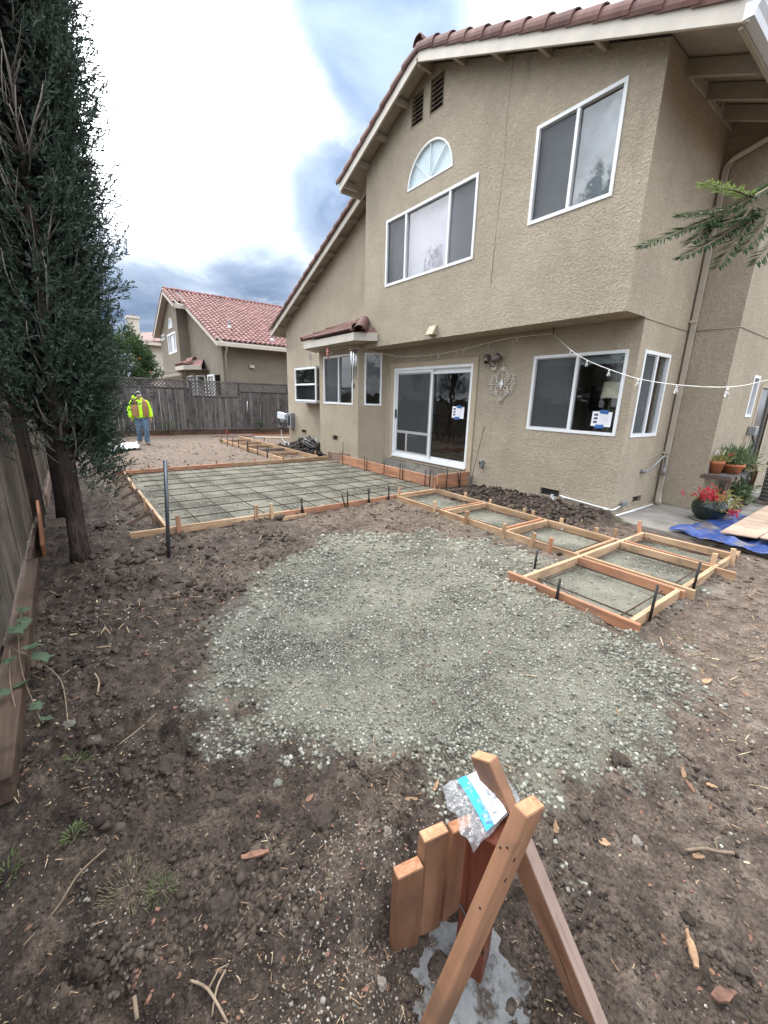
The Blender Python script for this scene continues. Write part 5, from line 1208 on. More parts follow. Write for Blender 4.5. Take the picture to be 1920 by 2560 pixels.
# far ladder form beside the kitchen
fw_ = thing('far_formwork', 'far ladder shaped form running back from the patio form to the fence', 'formwork', (-13, 4.7, 0))
plank('form_board', (-15.6, 4.24, .07), (-10.1, 4.30, .055), .10, .038, NP, fw_); plank('form_board', (-16.6, 5.23, .07), (-10.15, 5.30, .055), .10, .038, NP, fw_)
for i, x_ in enumerate((-15.3, -14.3, -13.25, -12.2, -11.2)): plank('form_board', (x_, 4.27, .065), (x_, 5.22, .065), .09, .038, NP if i != 3 else MT['dusty_wood'], fw_)
wstake(fw_, -15.55, 4.2, .2, NP); wstake(fw_, -10.4, 5.36, .2, RP)
for x_, l in ((-15.3, (-.05, .05)), (-14.0, (0, 0)), (-13.4, (0, 0)), (-12.6, (.05, 0)), (-12.5, (0, 0)), (-11.7, (0, 0)), (-11.0, (0, 0)), (-10.95, (.02, .02))): sstake(fw_, x_, 4.19, .32, l, .012)
for x_ in (-15.2, -14.2): sstake(fw_, x_, 5.33, .26, (.03, 0), .012)
# loose lumber lying past the far form
for i, (p0, p1, m_, lab) in enumerate([((-17.4, 5.7, .05), (-16.5, 8.4, .05), 'red_pine', 'reddish plank lying flat on the ground near the back fence'), ((-16.9, 5.9, .04), (-15.9, 7.6, .04), 'white_pvc', 'pale pipe lying on the ground beside the loose lumber'), ((-16.2, 6.1, .05), (-15.3, 7.3, .05), 'new_pine', 'short pale plank lying near the house corner'), ((-17.6, 4.4, .05), (-17.2, 6.0, .05), 'dusty_wood', 'grey plank lying at the end of the far form')]):
    tag(plank('loose_plank', p0, p1, .09 if i != 1 else .05, .04, MT[m_], None, up=(1, 0, 0)), lab, 'plank')
# pipes and pins standing in the dirt
tag(MB().tube([(-4.655, .635, -.12), (-4.648, .672, .45), (-4.640, .706, .985)], .019, 10).put('steel_pipe', MT['galvanised']), 'grey steel pipe standing upright in a hole by the form corner', 'pipe')
rs = thing('survey_pin', 'black pin with a red painted top at the far form corner', 'pin', (-11.1, .85, 0)); rod('pin', (-11.1, .86, -.05), (-11.12, .80, .16), .012, SS, rs); rod('red_top', (-11.12, .80, .16), (-11.15, .74, .38), .012, MT['red_paint'], rs)
rs = thing('survey_pin', 'black pin with a red tip at the far end of the ladder form', 'pin', (-14.1, 4.0, 0)); rod('pin', (-14.0, 4.02, -.05), (-14.0, 4.02, .36), .012, SS, rs); rod('red_top', (-14.0, 4.02, .36), (-14.0, 4.02, .56), .012, MT['red_paint'], rs)
tag(MB().tube([(-13.05, 5.62, -.02), (-13.05, 5.62, .14)], .022, 8).tube([(-13.05, 5.62, .14), (-13.05, 5.62, .19)], .034, 8).put('pipe_cap', MT['white_pvc']), 'short white capped pipe stub beside the black clod heap', 'pipe')
# white sheet
def cloth(name, corners, mat, label, cat, nx=26, ny=22, amp=.05, z0=.02, seed=1, rim=None):
    u, v = np.meshgrid(np.linspace(0, 1, nx), np.linspace(0, 1, ny)); c = [np.array(p, float) for p in corners]
    x = (c[0][0]*(1-u)+c[1][0]*u)*(1-v)+(c[3][0]*(1-u)+c[2][0]*u)*v; y = (c[0][1]*(1-u)+c[1][1]*u)*(1-v)+(c[3][1]*(1-u)+c[2][1]*u)*v
    x = x+.07*fbm(x, y, 2.2, 2, seed+5); y = y+.07*fbm(x, y, 2.2, 2, seed+9)
    h = np.abs(fbm(x, y, 2.6, 4, seed, .55)); z = z0+amp*h*1.6+amp*.5*np.abs(vn(x*7+y*3, y*2-x, seed+2))
    if rim is not None: z = z+rim(u, v)
    ix = np.arange(nx*ny).reshape(ny, nx); f = np.stack([ix[:-1, :-1], ix[:-1, 1:], ix[1:, 1:], ix[1:, :-1]], -1).reshape(-1, 4)
    me = mesh_np(name, np.stack([x, y, z], -1).reshape(-1, 3), f, True); o = obj(name, me, mat)
    sm = o.modifiers.new('thick', 'SOLIDIFY'); sm.thickness = .004; return tag(o, label, cat)
cloth('plastic_sheet', [(-13.6, .62), (-14.4, 1.62), (-15.6, 1.30), (-15.4, .75)], MT['white_sheet'], 'crumpled white plastic sheet on the ground near the worker', 'sheet', amp=.16, seed=3)
# concrete walk at the side of the house
def slab_mesh():
    mb = MB(); mb.bx(XS+.002, 1.2, 6.20, 14.5, -.12, .045, .012); return mb
struct(slab_mesh().put('pavement', MT['concrete']))
# ------------------------------------------------------------------ fittings on the house wall
# flood lights
fl = thing('flood_light', 'twin bronze flood lamp on the wall right of the sliding door', 'lamp', (-5.2, YF, 2.3))
MB().tube([(-5.20, YF, 2.26), (-5.20, YF-.035, 2.26)], .055, 14).put('mount', MT['ornament_white'], fl)
for s, dz in ((-1, .12), (1, .13)):
    M = Matrix.Translation((-5.20+s*.11, YF-.12, 2.27+dz)) @ Euler((-.5, s*.75, s*.3)).to_matrix().to_4x4()
    h = MB().lathe([(.03, -.07), (.05, -.06), (.065, .02), (.072, .07), (.062, .07), (.052, .01)], (0, 0, 0), 14).put('lamp_head', MT['bronze'], fl, M)
    MB().lathe([(.0, .035), (.055, .04)], (0, 0, 0), 12).put('lens', MT['curtain'], h, M)
    MB().tube([(-5.20, YF-.03, 2.27), (-5.20+s*.04, YF-.07, 2.28), (-5.20+s*.09, YF-.10, 2.27+dz*.7)], .012, 6).put('arm', MT['bronze'], fl)
# wrought scroll ornament
orn = thing('scroll_ornament', 'white wrought iron scroll medallion on the wall beside the flood lamp', 'ornament', (-5.0, YF, 1.97))
OX, OZ, OY = -4.995, 1.965, YF-.02
def spiral(cx, cz, r, a0, turns, sgn): return [(cx+r*(1-.72*t)*math.cos(a0+sgn*turns*2*math.pi*t), OY, cz+r*(1-.72*t)*math.sin(a0+sgn*turns*2*math.pi*t)) for t in np.linspace(0, 1, 18)]
for sx in (-1, 1):
    for sz in (-1, 1):
        for (dx, dz_, r, a0, tr) in ((.075, .075, .058, math.pi/2, 1.2), (.19, .12, .058, math.pi, 1.15), (.225, .055, .045, math.pi/2, 1.1), (.035, .26, .035, -math.pi/2, 1.1), (.12, .17, .05, 0, 1.0)):
            p = spiral(0, 0, r, a0, tr, -1); MB().tube([(OX+sx*(dx+q[0]), OY, OZ+sz*(dz_+q[2])) for q in p], .0062, 5).put('scroll', MT['ornament_white'], orn)
        MB().tube([(OX, OY, OZ+sz*.30), (OX+sx*.06, OY, OZ+sz*.22), (OX+sx*.14, OY, OZ+sz*.15), (OX+sx*.13, OY, OZ+sz*.05), (OX+sx*.03, OY, OZ)], .0062, 5).put('scroll', MT['ornament_white'], orn)
MB().tube([(OX-.32, OY, OZ), (OX+.32, OY, OZ)], .0062, 5).put('bar', MT['ornament_white'], orn); MB().tube([(OX, OY, OZ-.36), (OX, OY, OZ+.36)], .0055, 5).put('bar', MT['ornament_white'], orn)
MB().add([(OX, OY-.014, OZ+.085), (OX+.045, OY-.014, OZ+.0), (OX, OY-.014, OZ-.085), (OX-.045, OY-.014, OZ), (OX, OY-.03, OZ)], [[0, 1, 4], [1, 2, 4], [2, 3, 4], [3, 0, 4]]).put('centre', MT['vinyl'], orn)
ob = thing('outlet_box', 'small grey weatherproof outlet on the wall right of the door', 'outlet', (-5.29, YF, .48)); MB().box((-5.29, YF-.035, .485), (.085, .07, .145), None, .012).put('cover', MT['grey_plastic'], ob); MB().box((-5.295, YF-.072, .50), (.03, .006, .05), None, .001).put('slot', MT['black_plastic'], ob)
# posted notices
def notice(name, label, x0, x1, z0, z1, y, tilt=0.0):
    t = thing(name, label, 'notice', ((x0+x1)/2, y, z0)); c = Vector(((x0+x1)/2, y, (z0+z1)/2)); M = T(c) @ Matrix.Rotation(tilt, 4, 'Y'); w, h = x1-x0, z1-z0
    p = MB().box((0, 0, 0), (w, .002, h)).put('sheet', MT['paper'], t, M)
    for k in range(3): MB().box((-w*.30, -.0017, h*(.28-.25*k)), (w*.2, .001, h*.15)).put('picture', MT['ink'], p, M)
    for k in range(8): MB().box((w*.14, -.0017, h*(.32-.09*k)), (w*(.5 if k % 3 else .34), .001, h*.022)).put('text_line', MT['ink_light'], p, M)
    for s in (-1, 1): MB().box((0.02*s, -.003, s*h*.5), (w*.42, .002, .055)).put('tape', MT['painters_tape'], t, M @ Matrix.Rotation(.06*s, 4, 'Y'))
notice('paper_notice', 'white notice taped with blue tape to the sliding glass door', -6.26, -5.93, 1.31, 1.54, YF+.058, .03)
notice('paper_notice', 'white notice taped with blue tape inside the dining window', -3.28, -2.985, 1.335, 1.55, YF+.022, .02)
# string lights: along the soffit, then slung across to the right
sl = thing('string_lights', 'string of clear bulbs slung from the overhang out to the right edge', 'string lights', (-4.05, 6.3, 2.7))
CW = MT['cable_white']
def bulbs(pts, parent, size=1.0):
    for p in pts:
        b = MB().tube([Vector(p), Vector(p)+Vector((0, 0, -.035*size))], .013*size, 8).put('socket', CW, parent)
        MB().lathe([(.006*size, 0), (.013*size, -.012*size), (.027*size, -.04*size), (.029*size, -.058*size), (.02*size, -.078*size), (.002*size, -.086*size)], tuple(Vector(p)+Vector((0, 0, -.03*size))), 12).put('bulb', MT['bulb_glass'], b)
A_ = Vector((-4.05, 6.28, 2.71)); rays = [(-.624, .97, .167), (-.59, .998, .130), (-.561, 1.027, .107), (-.524, 1.067, .087), (-.477, 1.121, .067), (-.417, 1.194, .055), (-.342, 1.294, .053), (-.289, 1.373, .072), (-.24, 1.44, .10)]
dep = [6.48, 5.9, 5.42, 4.92, 4.42, 3.92, 3.42, 3.1, 2.85]
P_ = [A_]+[Vector((r[0]*d_, r[1]*d_, CAM_H+r[2]*d_)) for r, d_ in zip(rays[1:], dep[1:])]
def smooth(P, n=5):
    out = []
    for i in range(len(P)-1):
        p0, p1, p2, p3 = P[max(i-1, 0)], P[i], P[i+1], P[min(i+2, len(P)-1)]
        for k in range(n):
            t = k/n; out.append(.5*((2*p1)+(p2-p0)*t+(2*p0-5*p1+4*p2-p3)*t*t+(3*p1-p0-3*p2+p3)*t**3))
    return out+[P[-1]]
MB().tube(smooth(P_+[Vector((.2, 3.65, 2.05)), Vector((1.60, 3.15, 2.75))]), .0032, 5).put('cable', CW, sl)
bulbs([p-Vector((0, 0, .008)) for p in P_[1:7]], sl, .66)
lo_c = [(-10.7, 5.60, 2.86), (-9.9, 5.62, 2.84), (-9.1, 5.66, 2.85), (-8.55, 6.05, 2.72), (-8.0, 6.24, 2.62), (-7.3, 6.26, 2.58), (-6.6, 6.26, 2.58), (-5.9, 6.26, 2.62), (-5.3, 6.26, 2.69), (-4.7, 6.26, 2.72), (-4.05, 6.28, 2.71)]
MB().tube(smooth([Vector(p) for p in lo_c]), .005, 5).put('cable', CW, sl); bulbs([Vector(p)-Vector((0, 0, .01)) for p in lo_c[1:-1]], sl, .7)
rod('hook', (-4.05, 6.28, 2.70), (-4.05, 6.28, 2.80), .008, MT['black_plastic'], sl)
# ornaments hanging from the bay hood
wc = thing('wind_chime', 'silver tube wind chime hanging at the corner of the bay hood', 'wind chime', (-8.52, 5.42, 2.9))
rod('cord', (-8.52, 5.42, 2.93), (-8.52, 5.42, 2.72), .003, MT['cable_black'], wc); MB().tube([(-8.52, 5.42, 2.70), (-8.52, 5.42, 2.725)], .085, 16).put('top_disc', MT['chime_wood'], wc)
for k in range(6):
    a = k*math.pi/3+.3; L = (.62, .50, .56, .66, .54, .60)[k]; x_, y_ = -8.52+.065*math.cos(a), 5.42+.065*math.sin(a); MB().tube([(x_, y_, 2.68), (x_, y_, 2.68-L)], .013, 8).put('chime_tube', MT['chime_metal'], wc)
rod('cord', (-8.52, 5.42, 2.70), (-8.52, 5.42, 1.98), .003, MT['cable_black'], wc); MB().prism([(-8.55, 5.42, 1.87), (-8.49, 5.42, 1.87), (-8.48, 5.42, 1.95), (-8.52, 5.42, 2.0), (-8.56, 5.42, 1.95)], (0, .01, 0)).put('wind_sail', MT['chime_wood'], wc)
rc = thing('red_charm', 'slim red paper charm hanging from the bay hood', 'charm', (-9.74, 5.42, 2.7)); rod('cord', (-9.74, 5.42, 2.92), (-9.74, 5.42, 2.86), .003, MT['cable_black'], rc)
MB().tube([(-9.74, 5.42, 2.87), (-9.74, 5.42, 2.62)], [.035, .03], 8).put('charm_body', MT['red_paint'], rc)
for k in range(4): MB().tube([(-9.74, 5.42, 2.83-.055*k), (-9.74, 5.42, 2.815-.055*k)], .038, 8).put('charm_ring', MT['cable_white'], rc)
dc = thing('hanging_circle', 'small wire circle ornament hanging above the garden window', 'ornament', (-12.3, 6.2, 2.85)); cx, cz = -12.25, 2.86
MB().tube([(cx+.10*math.cos(t), 6.2, cz+.10*math.sin(t)) for t in np.linspace(0, 2*math.pi, 25)], .007, 5).put('hoop', MT['galvanised'], dc); rod('wire', (cx, 6.2, cz+.10), (cx-.04, 6.2, cz+.42), .004, MT['galvanised'], dc)
for k in range(5): a = k*1.256; MB().tube([(cx, 6.2, cz), (cx+.1*math.cos(a), 6.2, cz+.1*math.sin(a))], .004, 4).put('spoke', MT['galvanised'], dc)
MB().tube([(cx, 6.2, cz-.1), (cx+.06, 6.2, cz-.22), (cx+.02, 6.2, cz-.33), (cx-.08, 6.2, cz-.30)], .005, 4).put('wire', MT['galvanised'], dc)
# electrical box with cables at the left corner
eb = thing('meter_box', 'open grey utility box with dangling black cables at the house corner', 'utility box', (-14.2, YF, .6))
mb = MB(); mb.bx(-14.22, -13.86, YF-.14, YF-.12, .58, 1.10); mb.bx(-14.22, -14.19, YF-.12, YF, .58, 1.10); mb.bx(-13.89, -13.86, YF-.12, YF, .58, 1.10); mb.bx(-14.19, -13.89, YF-.12, YF, 1.07, 1.10); mb.bx(-14.19, -13.89, YF-.12, YF, .58, .61); mb.put('box', MT['grey_plastic'], eb)
MB().bx(-14.12, -13.96, YF-.142, YF-.1405, .66, 1.02).put('opening', MT['black_plastic'], eb)
MB().box((-14.46, YF-.20, .98), (.40, .16, .22), Euler((0, .15, .3)).to_matrix(), .01).put('breaker_unit', MT['gutter_white'], eb); MB().box((-14.42, YF-.20, .83), (.22, .12, .14), None, .01).put('breaker_unit', MT['grey_plastic'], eb)
for k in range(4): MB().tube(smooth([Vector((-14.62+.05*k, YF-.2, .95)), Vector((-14.7+.08*k, YF-.28, .72-.05*k)), Vector((-14.45, YF-.30, .58-.02*k)), Vector((-14.22, YF-.2, .66)), Vector((-14.1, YF-.15, .75))]), .012, 6).put('cable', MT['cable_black'], eb)
MB().tube(smooth([Vector((-14.5, YF-.2, .8)), Vector((-14.42, YF-.28, .45)), Vector((-14.2, YF-.35, .2)), Vector((-13.6, 5.85, .14)), Vector((-13.1, 5.75, .16)), Vector((-12.75, 5.62, .03))]), .017, 7).put('conduit', MT['cable_grey'], eb)
cc_ = thing('cable_coil', 'loose coil of black cable lying on the clods by the bay', 'cable', (-11.5, 5.8, .2))
for k in range(6):
    a0 = random.uniform(0, 6); MB().tube([(-11.55+(.42-.03*k)*math.cos(t+a0), 5.78+.17*math.sin(t+a0), .26+.03*k+.06*math.cos(2*t+k)) for t in np.linspace(0, 6.0, 26)], .014, 5).put('cable_loop', MT['cable_grey' if k % 2 else 'cable_black'], cc_)
MB().tube(smooth([Vector((-12.85, 6.3, .5)), Vector((-12.7, 6.1, .42)), Vector((-12.75, 5.95, .2)), Vector((-12.8, 5.9, .05))]), .008, 5).put('cable_tail', MT['cable_black'], cc_)
# pipes at the right corner
gs = thing('conduit_stub', 'pair of grey plastic conduit stubs standing by the house footing', 'conduit', (-3.62, 6.2, 0))
for dx in (0, .05): MB().tube([(-3.64+dx, 6.18-dx*.5, -.05), (-3.645+dx, 6.20-dx*.5, .21-dx*.6)], .024, 10).put('pipe', MT['grey_pvc'], gs)
wp = thing('wall_conduit', 'thin pale conduit running low along the wall to the corner', 'conduit', (-3.2, YF, .14))
MB().tube([(-3.58, YF-.035, .185), (-3.40, YF-.03, .165), (-2.79, YF-.028, .125), (XS+.03, YF-.02, .13), (XS+.03, YF+.22, .16)], .013, 8).put('pipe', MT['white_pvc'], wp)
for x_ in (-3.5, -2.82): MB().tube([(x_-.03, YF-.031, .172 if x_ < -3 else .127), (x_+.03, YF-.031, .168 if x_ < -3 else .126)], .02, 8).put('coupling', MT['white_pvc'], wp)
MB().box((XS+.045, YF+.30, .185), (.05, .16, .07), None, .008).put('junction_box', MT['grey_plastic'], wp)
tag(MB().tube([(-2.66, 6.33, .06), (-2.66, 7.0, .062), (-2.665, 7.6, .07)], .017, 8).tube([(-2.66, 6.86, .061), (-2.66, 6.92, .061)], .022, 8).put('drain_pipe', MT['white_pvc']), 'white plastic pipe lying along the foot of the side wall', 'pipe')
hb = thing('hose_valve', 'grey hooked hose pipe on the wall behind the downspout', 'hose', (-2.7, 7.4, .7))
MB().tube(smooth([Vector((XS+.01, 7.16, .655)), Vector((XS+.06, 7.22, .66)), Vector((XS+.10, 7.38, .76)), Vector((XS+.12, 7.56, .865)), Vector((XS+.11, 7.70, .86)), Vector((XS+.09, 7.78, .74)), Vector((XS+.09, 7.80, .66))]), .017, 7).put('pipe', MT['cable_grey'], hb)
MB().tube([(XS+.09, 7.80, .67), (XS+.09, 7.81, .55)], [.026, .034], 8).put('nozzle', MT['grey_plastic'], hb); MB().tube([(XS+.005, 7.16, .655), (XS+.05, 7.16, .655)], .035, 8).put('flange', MT['grey_plastic'], hb)
# long thin rod leaning by the door
tag(rod('thin_rod', (-5.35, 6.10, .02), (-5.30, 6.335, 1.20), .006, MT['rebar_rust']), 'thin rusty rod leaning against the wall right of the door', 'rod')
# side door, its light switch box
sdr = MB().bx(XR-.06, XR-.04, 9.91, 10.79, .08, 2.01).put('side_door', MT['far_window'], house); MB().bx(XR-.02, XR+.012, 9.82, 9.90, .08, 2.06).put('door_trim', MT['trim'], house); MB().bx(XR-.02, XR+.012, 10.80, 10.88, .08, 2.06).put('door_trim', MT['trim'], house); MB().bx(XR-.02, XR+.011, 9.901, 10.799, 2.021, 2.08).put('door_trim', MT['trim'], house)
dcb = thing('disconnect_box', 'grey electrical disconnect box with a dark whip beside the air conditioner', 'utility box', (XR, 9.7, 1.2))
MB().box((XR+.06, 9.72, 1.28), (.11, .20, .16), None, .01).put('box', MT['grey_plastic'], dcb); MB().tube(smooth([Vector((XR+.06, 9.75, 1.2)), Vector((XR+.10, 9.80, 1.05)), Vector((XR+.08, 9.78, .9)), Vector((XR+.2, 9.8, .62))]), .016, 6).put('whip', MT['cable_black'], dcb)
MB().bx(XR+.001, XR+.04, 9.58, 9.66, .1, 1.2).put('riser', MT['downspout_paint'], dcb)
# ------------------------------------------------------------------ patio corner: AC, stand, pots, tarp
ac = thing('air_conditioner', 'round cornered grey air conditioner behind the plant stand', 'air conditioner', (-1.45, 9.9, .05))
def rrect(cx, cy, w, h, r, n=6):
    P = []
    for qx, qy, a0 in ((1, 1, 0), (-1, 1, 90), (-1, -1, 180), (1, -1, 270)):
        for k in range(n+1): a = math.radians(a0+90*k/n); P.append((cx+qx*(w/2-r)+r*math.cos(a), cy+qy*(h/2-r)+r*math.sin(a)))
    return P
ACX, ACY = -1.35, 9.95
MB().prism([(*p, .10) for p in rrect(ACX, ACY, .78, .78, .14)], (0, 0, .62)).put('cabinet', MT['ac_metal'], ac)
for k in range(9): MB().prism([(*p, .14+.065*k) for p in rrect(ACX, ACY, .80, .80, .15)], (0, 0, .012)).put('grille_ring', MT['ac_top'], ac)
MB().prism([(*p, .72) for p in rrect(ACX, ACY, .83, .83, .16)], (0, 0, .07)).put('top_cover', MT['ac_top'], ac); MB().prism([(*p, .05) for p in rrect(ACX, ACY, .9, .9, .1)], (0, 0, .05)).put('base_pad', MT['concrete'], ac)
ps = thing('plant_stand', 'low weathered wooden plant stand by the side wall', 'stand', (-1.95, 8.4, .05))
SW = MT['stand_wood']
for k in range(3): plank('top_board', (-2.16+.14*k, 7.95, .635), (-2.12+.14*k, 9.15, .635), .13, .022, MT['grey_fence'], ps, up=(1, 0, 0))
for x_, y_ in ((-2.18, 8.0), (-1.83, 7.98), (-2.14, 9.1), (-1.79, 9.1)): plank('leg', (x_, y_, .045), (x_, y_, .623), .065, .05, SW, ps, up=(1, 0, 0))
for k in range(3): plank('shelf_board', (-2.13+.13*k, 7.93, .16), (-2.11+.13*k, 9.14, .16), .12, .02, SW, ps, up=(1, 0, 0))
plank('apron', (-1.815, 7.94, .13), (-1.775, 9.14, .13), .06, .03, SW, ps); plank('apron', (-2.19, 7.955, .60), (-1.80, 7.955, .60), .05, .025, SW, ps)
def pot(name, label, c, prof, mat): t = thing(name, label, 'plant pot', c); MB().lathe(prof, c, 18).put('pot', MT[mat], t); return t
def tufts(parent, name, c, n, L, mat, K=7, wid=.006, up=.8, spread=.05, leaf=.45, droop=0):
    cs = np.array(c)+RNG.normal(size=(n, 3))*np.array([spread, spread, .01]); ds = RNG.normal(size=(n, 3))*.6+np.array([0, 0, up]); v, f = leaf_mesh(cs, ds, RNG.uniform(.6, 1.1, n)*L, K, wid, .7, droop, leaf); return stuff(obj(name, mesh_np(name, v, f), MT[mat], parent))
std = lambda r, h: [(0, 0), (r*.68, 0), (r*.92, h*.74), (r, h*.75), (r*1.02, h), (r*.9, h), (r*.86, h*.86), (0, h*.86)]
p1 = pot('potted_plant', 'tall terracotta pot with yellowing plant on the left end of the stand', (-2.06, 8.12, .647), std(.10, .20), 'terracotta'); tufts(p1, 'foliage', (-2.06, 8.12, .83), 40, .16, 'plant_yellow', droop=.2); tufts(p1, 'flowers', (-2.05, 8.12, .93), 10, .07, 'white_flower', 5, .012); tufts(p1, 'flowers', (-1.98, 8.2, .95), 5, .07, 'red_flower', 5, .014)
p2 = pot('potted_plant', 'wide terracotta bowl of grey green herbs in the middle of the stand', (-1.93, 8.42, .647), std(.16, .15), 'terracotta'); tufts(p2, 'foliage', (-1.93, 8.45, .80), 130, .24, 'plant_green', 9, .008, .9, .09); tufts(p2, 'flowers', (-1.98, 8.36, .86), 8, .06, 'white_flower', 4, .01)
mb = MB()
for a, l_ in ((.2, .40), (1.4, .36), (2.6, .34), (4.0, .30)): mb.tube([(-1.92, 8.5, .78), (-1.92+.09*math.cos(a), 8.52+.09*math.sin(a), .78+l_*.6), (-1.92+.17*math.cos(a), 8.54+.17*math.sin(a), .78+l_)], [.012, .026, .004], 6, flat=.25)
mb.put('broad_leaves', MT['plant_green'], p2)
p3 = pot('potted_plant', 'dark pot with trailing reddish succulent on the right end of the stand', (-1.95, 8.86, .647), std(.12, .13), 'glazed_green'); tufts(p3, 'foliage', (-1.93, 8.86, .77), 60, .17, 'plant_green', 7, .008, .5, .08); tufts(p3, 'foliage', (-1.88, 8.84, .74), 30, .14, 'plant_yellow', 6, .010, .2, .07, droop=.5)
mb = MB()
for k in range(10):
    a = random.uniform(-.7, .9); x0 = -1.83+random.uniform(-.02, .04); y0 = 8.86+.1*a; mb.tube([(x0, y0, .77), (x0+.07, y0, .76), (x0+.10, y0+.02, .66), (x0+.09+random.uniform(-.02, .02), y0+.03, .52-random.uniform(0, .16))], [.010, .012, .012, .005], 5)
mb.put('trailing_stems', MT['bark_chip'], p3)
p4 = pot('potted_plant', 'leafy plant in a dark pot on the lower shelf of the stand', (-1.93, 8.78, .171), std(.11, .14), 'glazed_green'); tufts(p4, 'foliage', (-1.90, 8.78, .32), 70, .20, 'plant_green', 7, .014, .3, .08, droop=.35); tufts(p4, 'foliage', (-1.78, 8.80, .30), 30, .18, 'plant_green', 6, .016, -.1, .05, droop=.5)
urn = pot('urn_planter', 'round glossy dark green urn with red flowers in front of the stand', (-1.83, 7.35, .06), [(0, 0), (.13, 0), (.14, .02), (.20, .09), (.225, .17), (.215, .24), (.175, .29), (.18, .305), (.165, .305), (.15, .28), (0, .27)], 'glazed_green')
MB().lathe([(0, -.012), (.20, -.012), (.22, .006), (.20, .006), (0, .0)], (-1.83, 7.35, .06), 20).put('saucer', MT['cable_grey'], urn)
tufts(urn, 'foliage', (-1.80, 7.36, .34), 60, .17, 'plant_yellow', 7, .008, .5, .10, droop=.3); tufts(urn, 'flowers', (-1.86, 7.30, .36), 60, .15, 'red_flower', 6, .012, .5, .09, droop=.15); tufts(urn, 'flowers', (-1.66, 7.40, .27), 26, .10, 'red_flower', 6, .011, -.8, .06, droop=.9); tufts(urn, 'flowers', (-1.62, 7.56, .24), 18, .10, 'red_flower', 6, .011, -.8, .05, droop=.9); tufts(urn, 'foliage', (-1.68, 7.48, .31), 26, .15, 'plant_yellow', 6, .009, .1, .06, droop=.5)
for i, (c, r, m_, lab) in enumerate([((-1.79, 7.98, .232), .052, 'pale_ball', 'pale round pebble ball on the lower shelf'), ((-1.80, 8.13, .242), .068, 'glass_ball', 'dark mirrored garden ball on the lower shelf'), ((-1.95, 8.02, .222), .048, 'pale_ball', 'white garden ball tucked behind on the lower shelf')]):
    tag(MB().ell(c, (r, r, r*.95), 16, 10).put('garden_ball', MT[m_]), lab, 'garden ball')
cloth('blue_tarp', [(-1.92, 6.18), (-.15, 5.95), (-.55, 7.75), (-1.70, 8.05)], MT['tarp'], 'crumpled dirty blue tarp spread over the concrete walk', 'tarp', 70, 60, .045, .055, 8, rim=lambda u, v: .055*np.exp(-((v-.06)/.05)**2)*(1+.5*np.sin(u*23))+.045*np.exp(-((v-.93)/.05)**2))
plank_p = [((-1.42, 6.36), (-1.08, 6.46), (-1.02, 9.2), (-1.46, 8.85)), ((-1.06, 6.46), (-.25, 6.50), (-.35, 9.25), (-1.01, 9.2))]
for i, lab in enumerate(['triangular worn plywood sheet on the blue tarp, nearer the house', 'worn plywood sheet on the blue tarp at the right edge']):
    P = [Vector((*p, .135+.012*i)) for p in plank_p[i]]; P = [p+Vector((0, 0, .03*(p.y-6.3)*.2)) for p in P]; tag(MB().prism(P, (0, 0, .014)).put('plywood_sheet', MT['plywood']), lab, 'plywood')
# furniture seen through the glass
# room wall that carries the picture
MB().bx(-5.6, -4.6, 9.72, 9.80, .28, 2.72).put('room_wall', MT['wall_inside'], house)
ch_ = thing('bar_chair', 'dark metal chair seen through the sliding door', 'chair', (-10.5, 10.5, .28))
for dx in (-.2, .2):
    for dy in (-.2, .2): MB().tube([(-10.5+dx*1.2, 10.5+dy*1.2, .28), (-10.5+dx, 10.5+dy, 1.0)], .014, 6).put('leg', MT['chair_metal'], ch_)
MB().box((-10.5, 10.5, 1.02), (.46, .46, .04), None, .01).put('seat', MT['table_wood'], ch_); MB().box((-10.5, 10.72, 1.38), (.44, .03, .34), None, .01).put('backrest', MT['table_wood'], ch_)
for dx in (-.19, .19): MB().tube([(-10.5+dx, 10.72, 1.0), (-10.5+dx, 10.74, 1.5)], .014, 6).put('back_post', MT['chair_metal'], ch_)
tb_ = thing('high_table', 'brown wooden table seen through the sliding door', 'table', (-10.9, 11.1, .28)); MB().box((-10.9, 11.1, 1.16), (1.1, .9, .05), None, .01).put('tabletop', MT['table_wood'], tb_)
for dx in (-.48, .48):
    for dy in (-.38, .38): MB().box((-10.9+dx, 11.1+dy, .705), (.06, .06, .85), None, .005).put('leg', MT['table_wood'], tb_)
lp = thing('table_lamp', 'lamp with cream shade seen inside the dining window', 'lamp', (-2.95, 7.0, .9)); MB().lathe([(.15, .0), (.135, .25)], (-3.34, 7.0, 1.755), 24).put('lamp_shade', MT['lamp_shade'], lp); MB().lathe([(0, 0), (.08, 0), (.09, .03), (.03, .08), (.05, .25), (.02, .5), (.012, .9), (0, .9)], (-3.34, 7.0, 1.02), 14).put('base', MT['bronze'], lp)
lt_ = thing('side_table', 'dark cabinet under the lamp inside the dining window', 'cabinet', (-3.15, 7.15, .28)); MB().box((-3.34, 7.0, 1.0), (.5, .36, .04), None, .005).put('top', MT['table_wood'], lt_); MB().box((-3.34, 7.0, .63), (.46, .32, .70), None, .005).put('body', MT['table_wood'], lt_)
pc = thing('framed_picture', 'dark framed picture on the room wall inside the dining window', 'picture', (-5.15, 9.7, 1.5)); MB().box((-5.15, 9.7, 1.80), (.72, .03, .55), None, .006).put('frame', MT['chair_metal'], pc); MB().box((-5.15, 9.68, 1.80), (.58, .014, .42)).put('canvas', MT['picture_dark'], pc)
cu = thing('window_curtain', 'pale hanging curtain inside the side window', 'curtain', (-2.95, 7.2, 1.2))
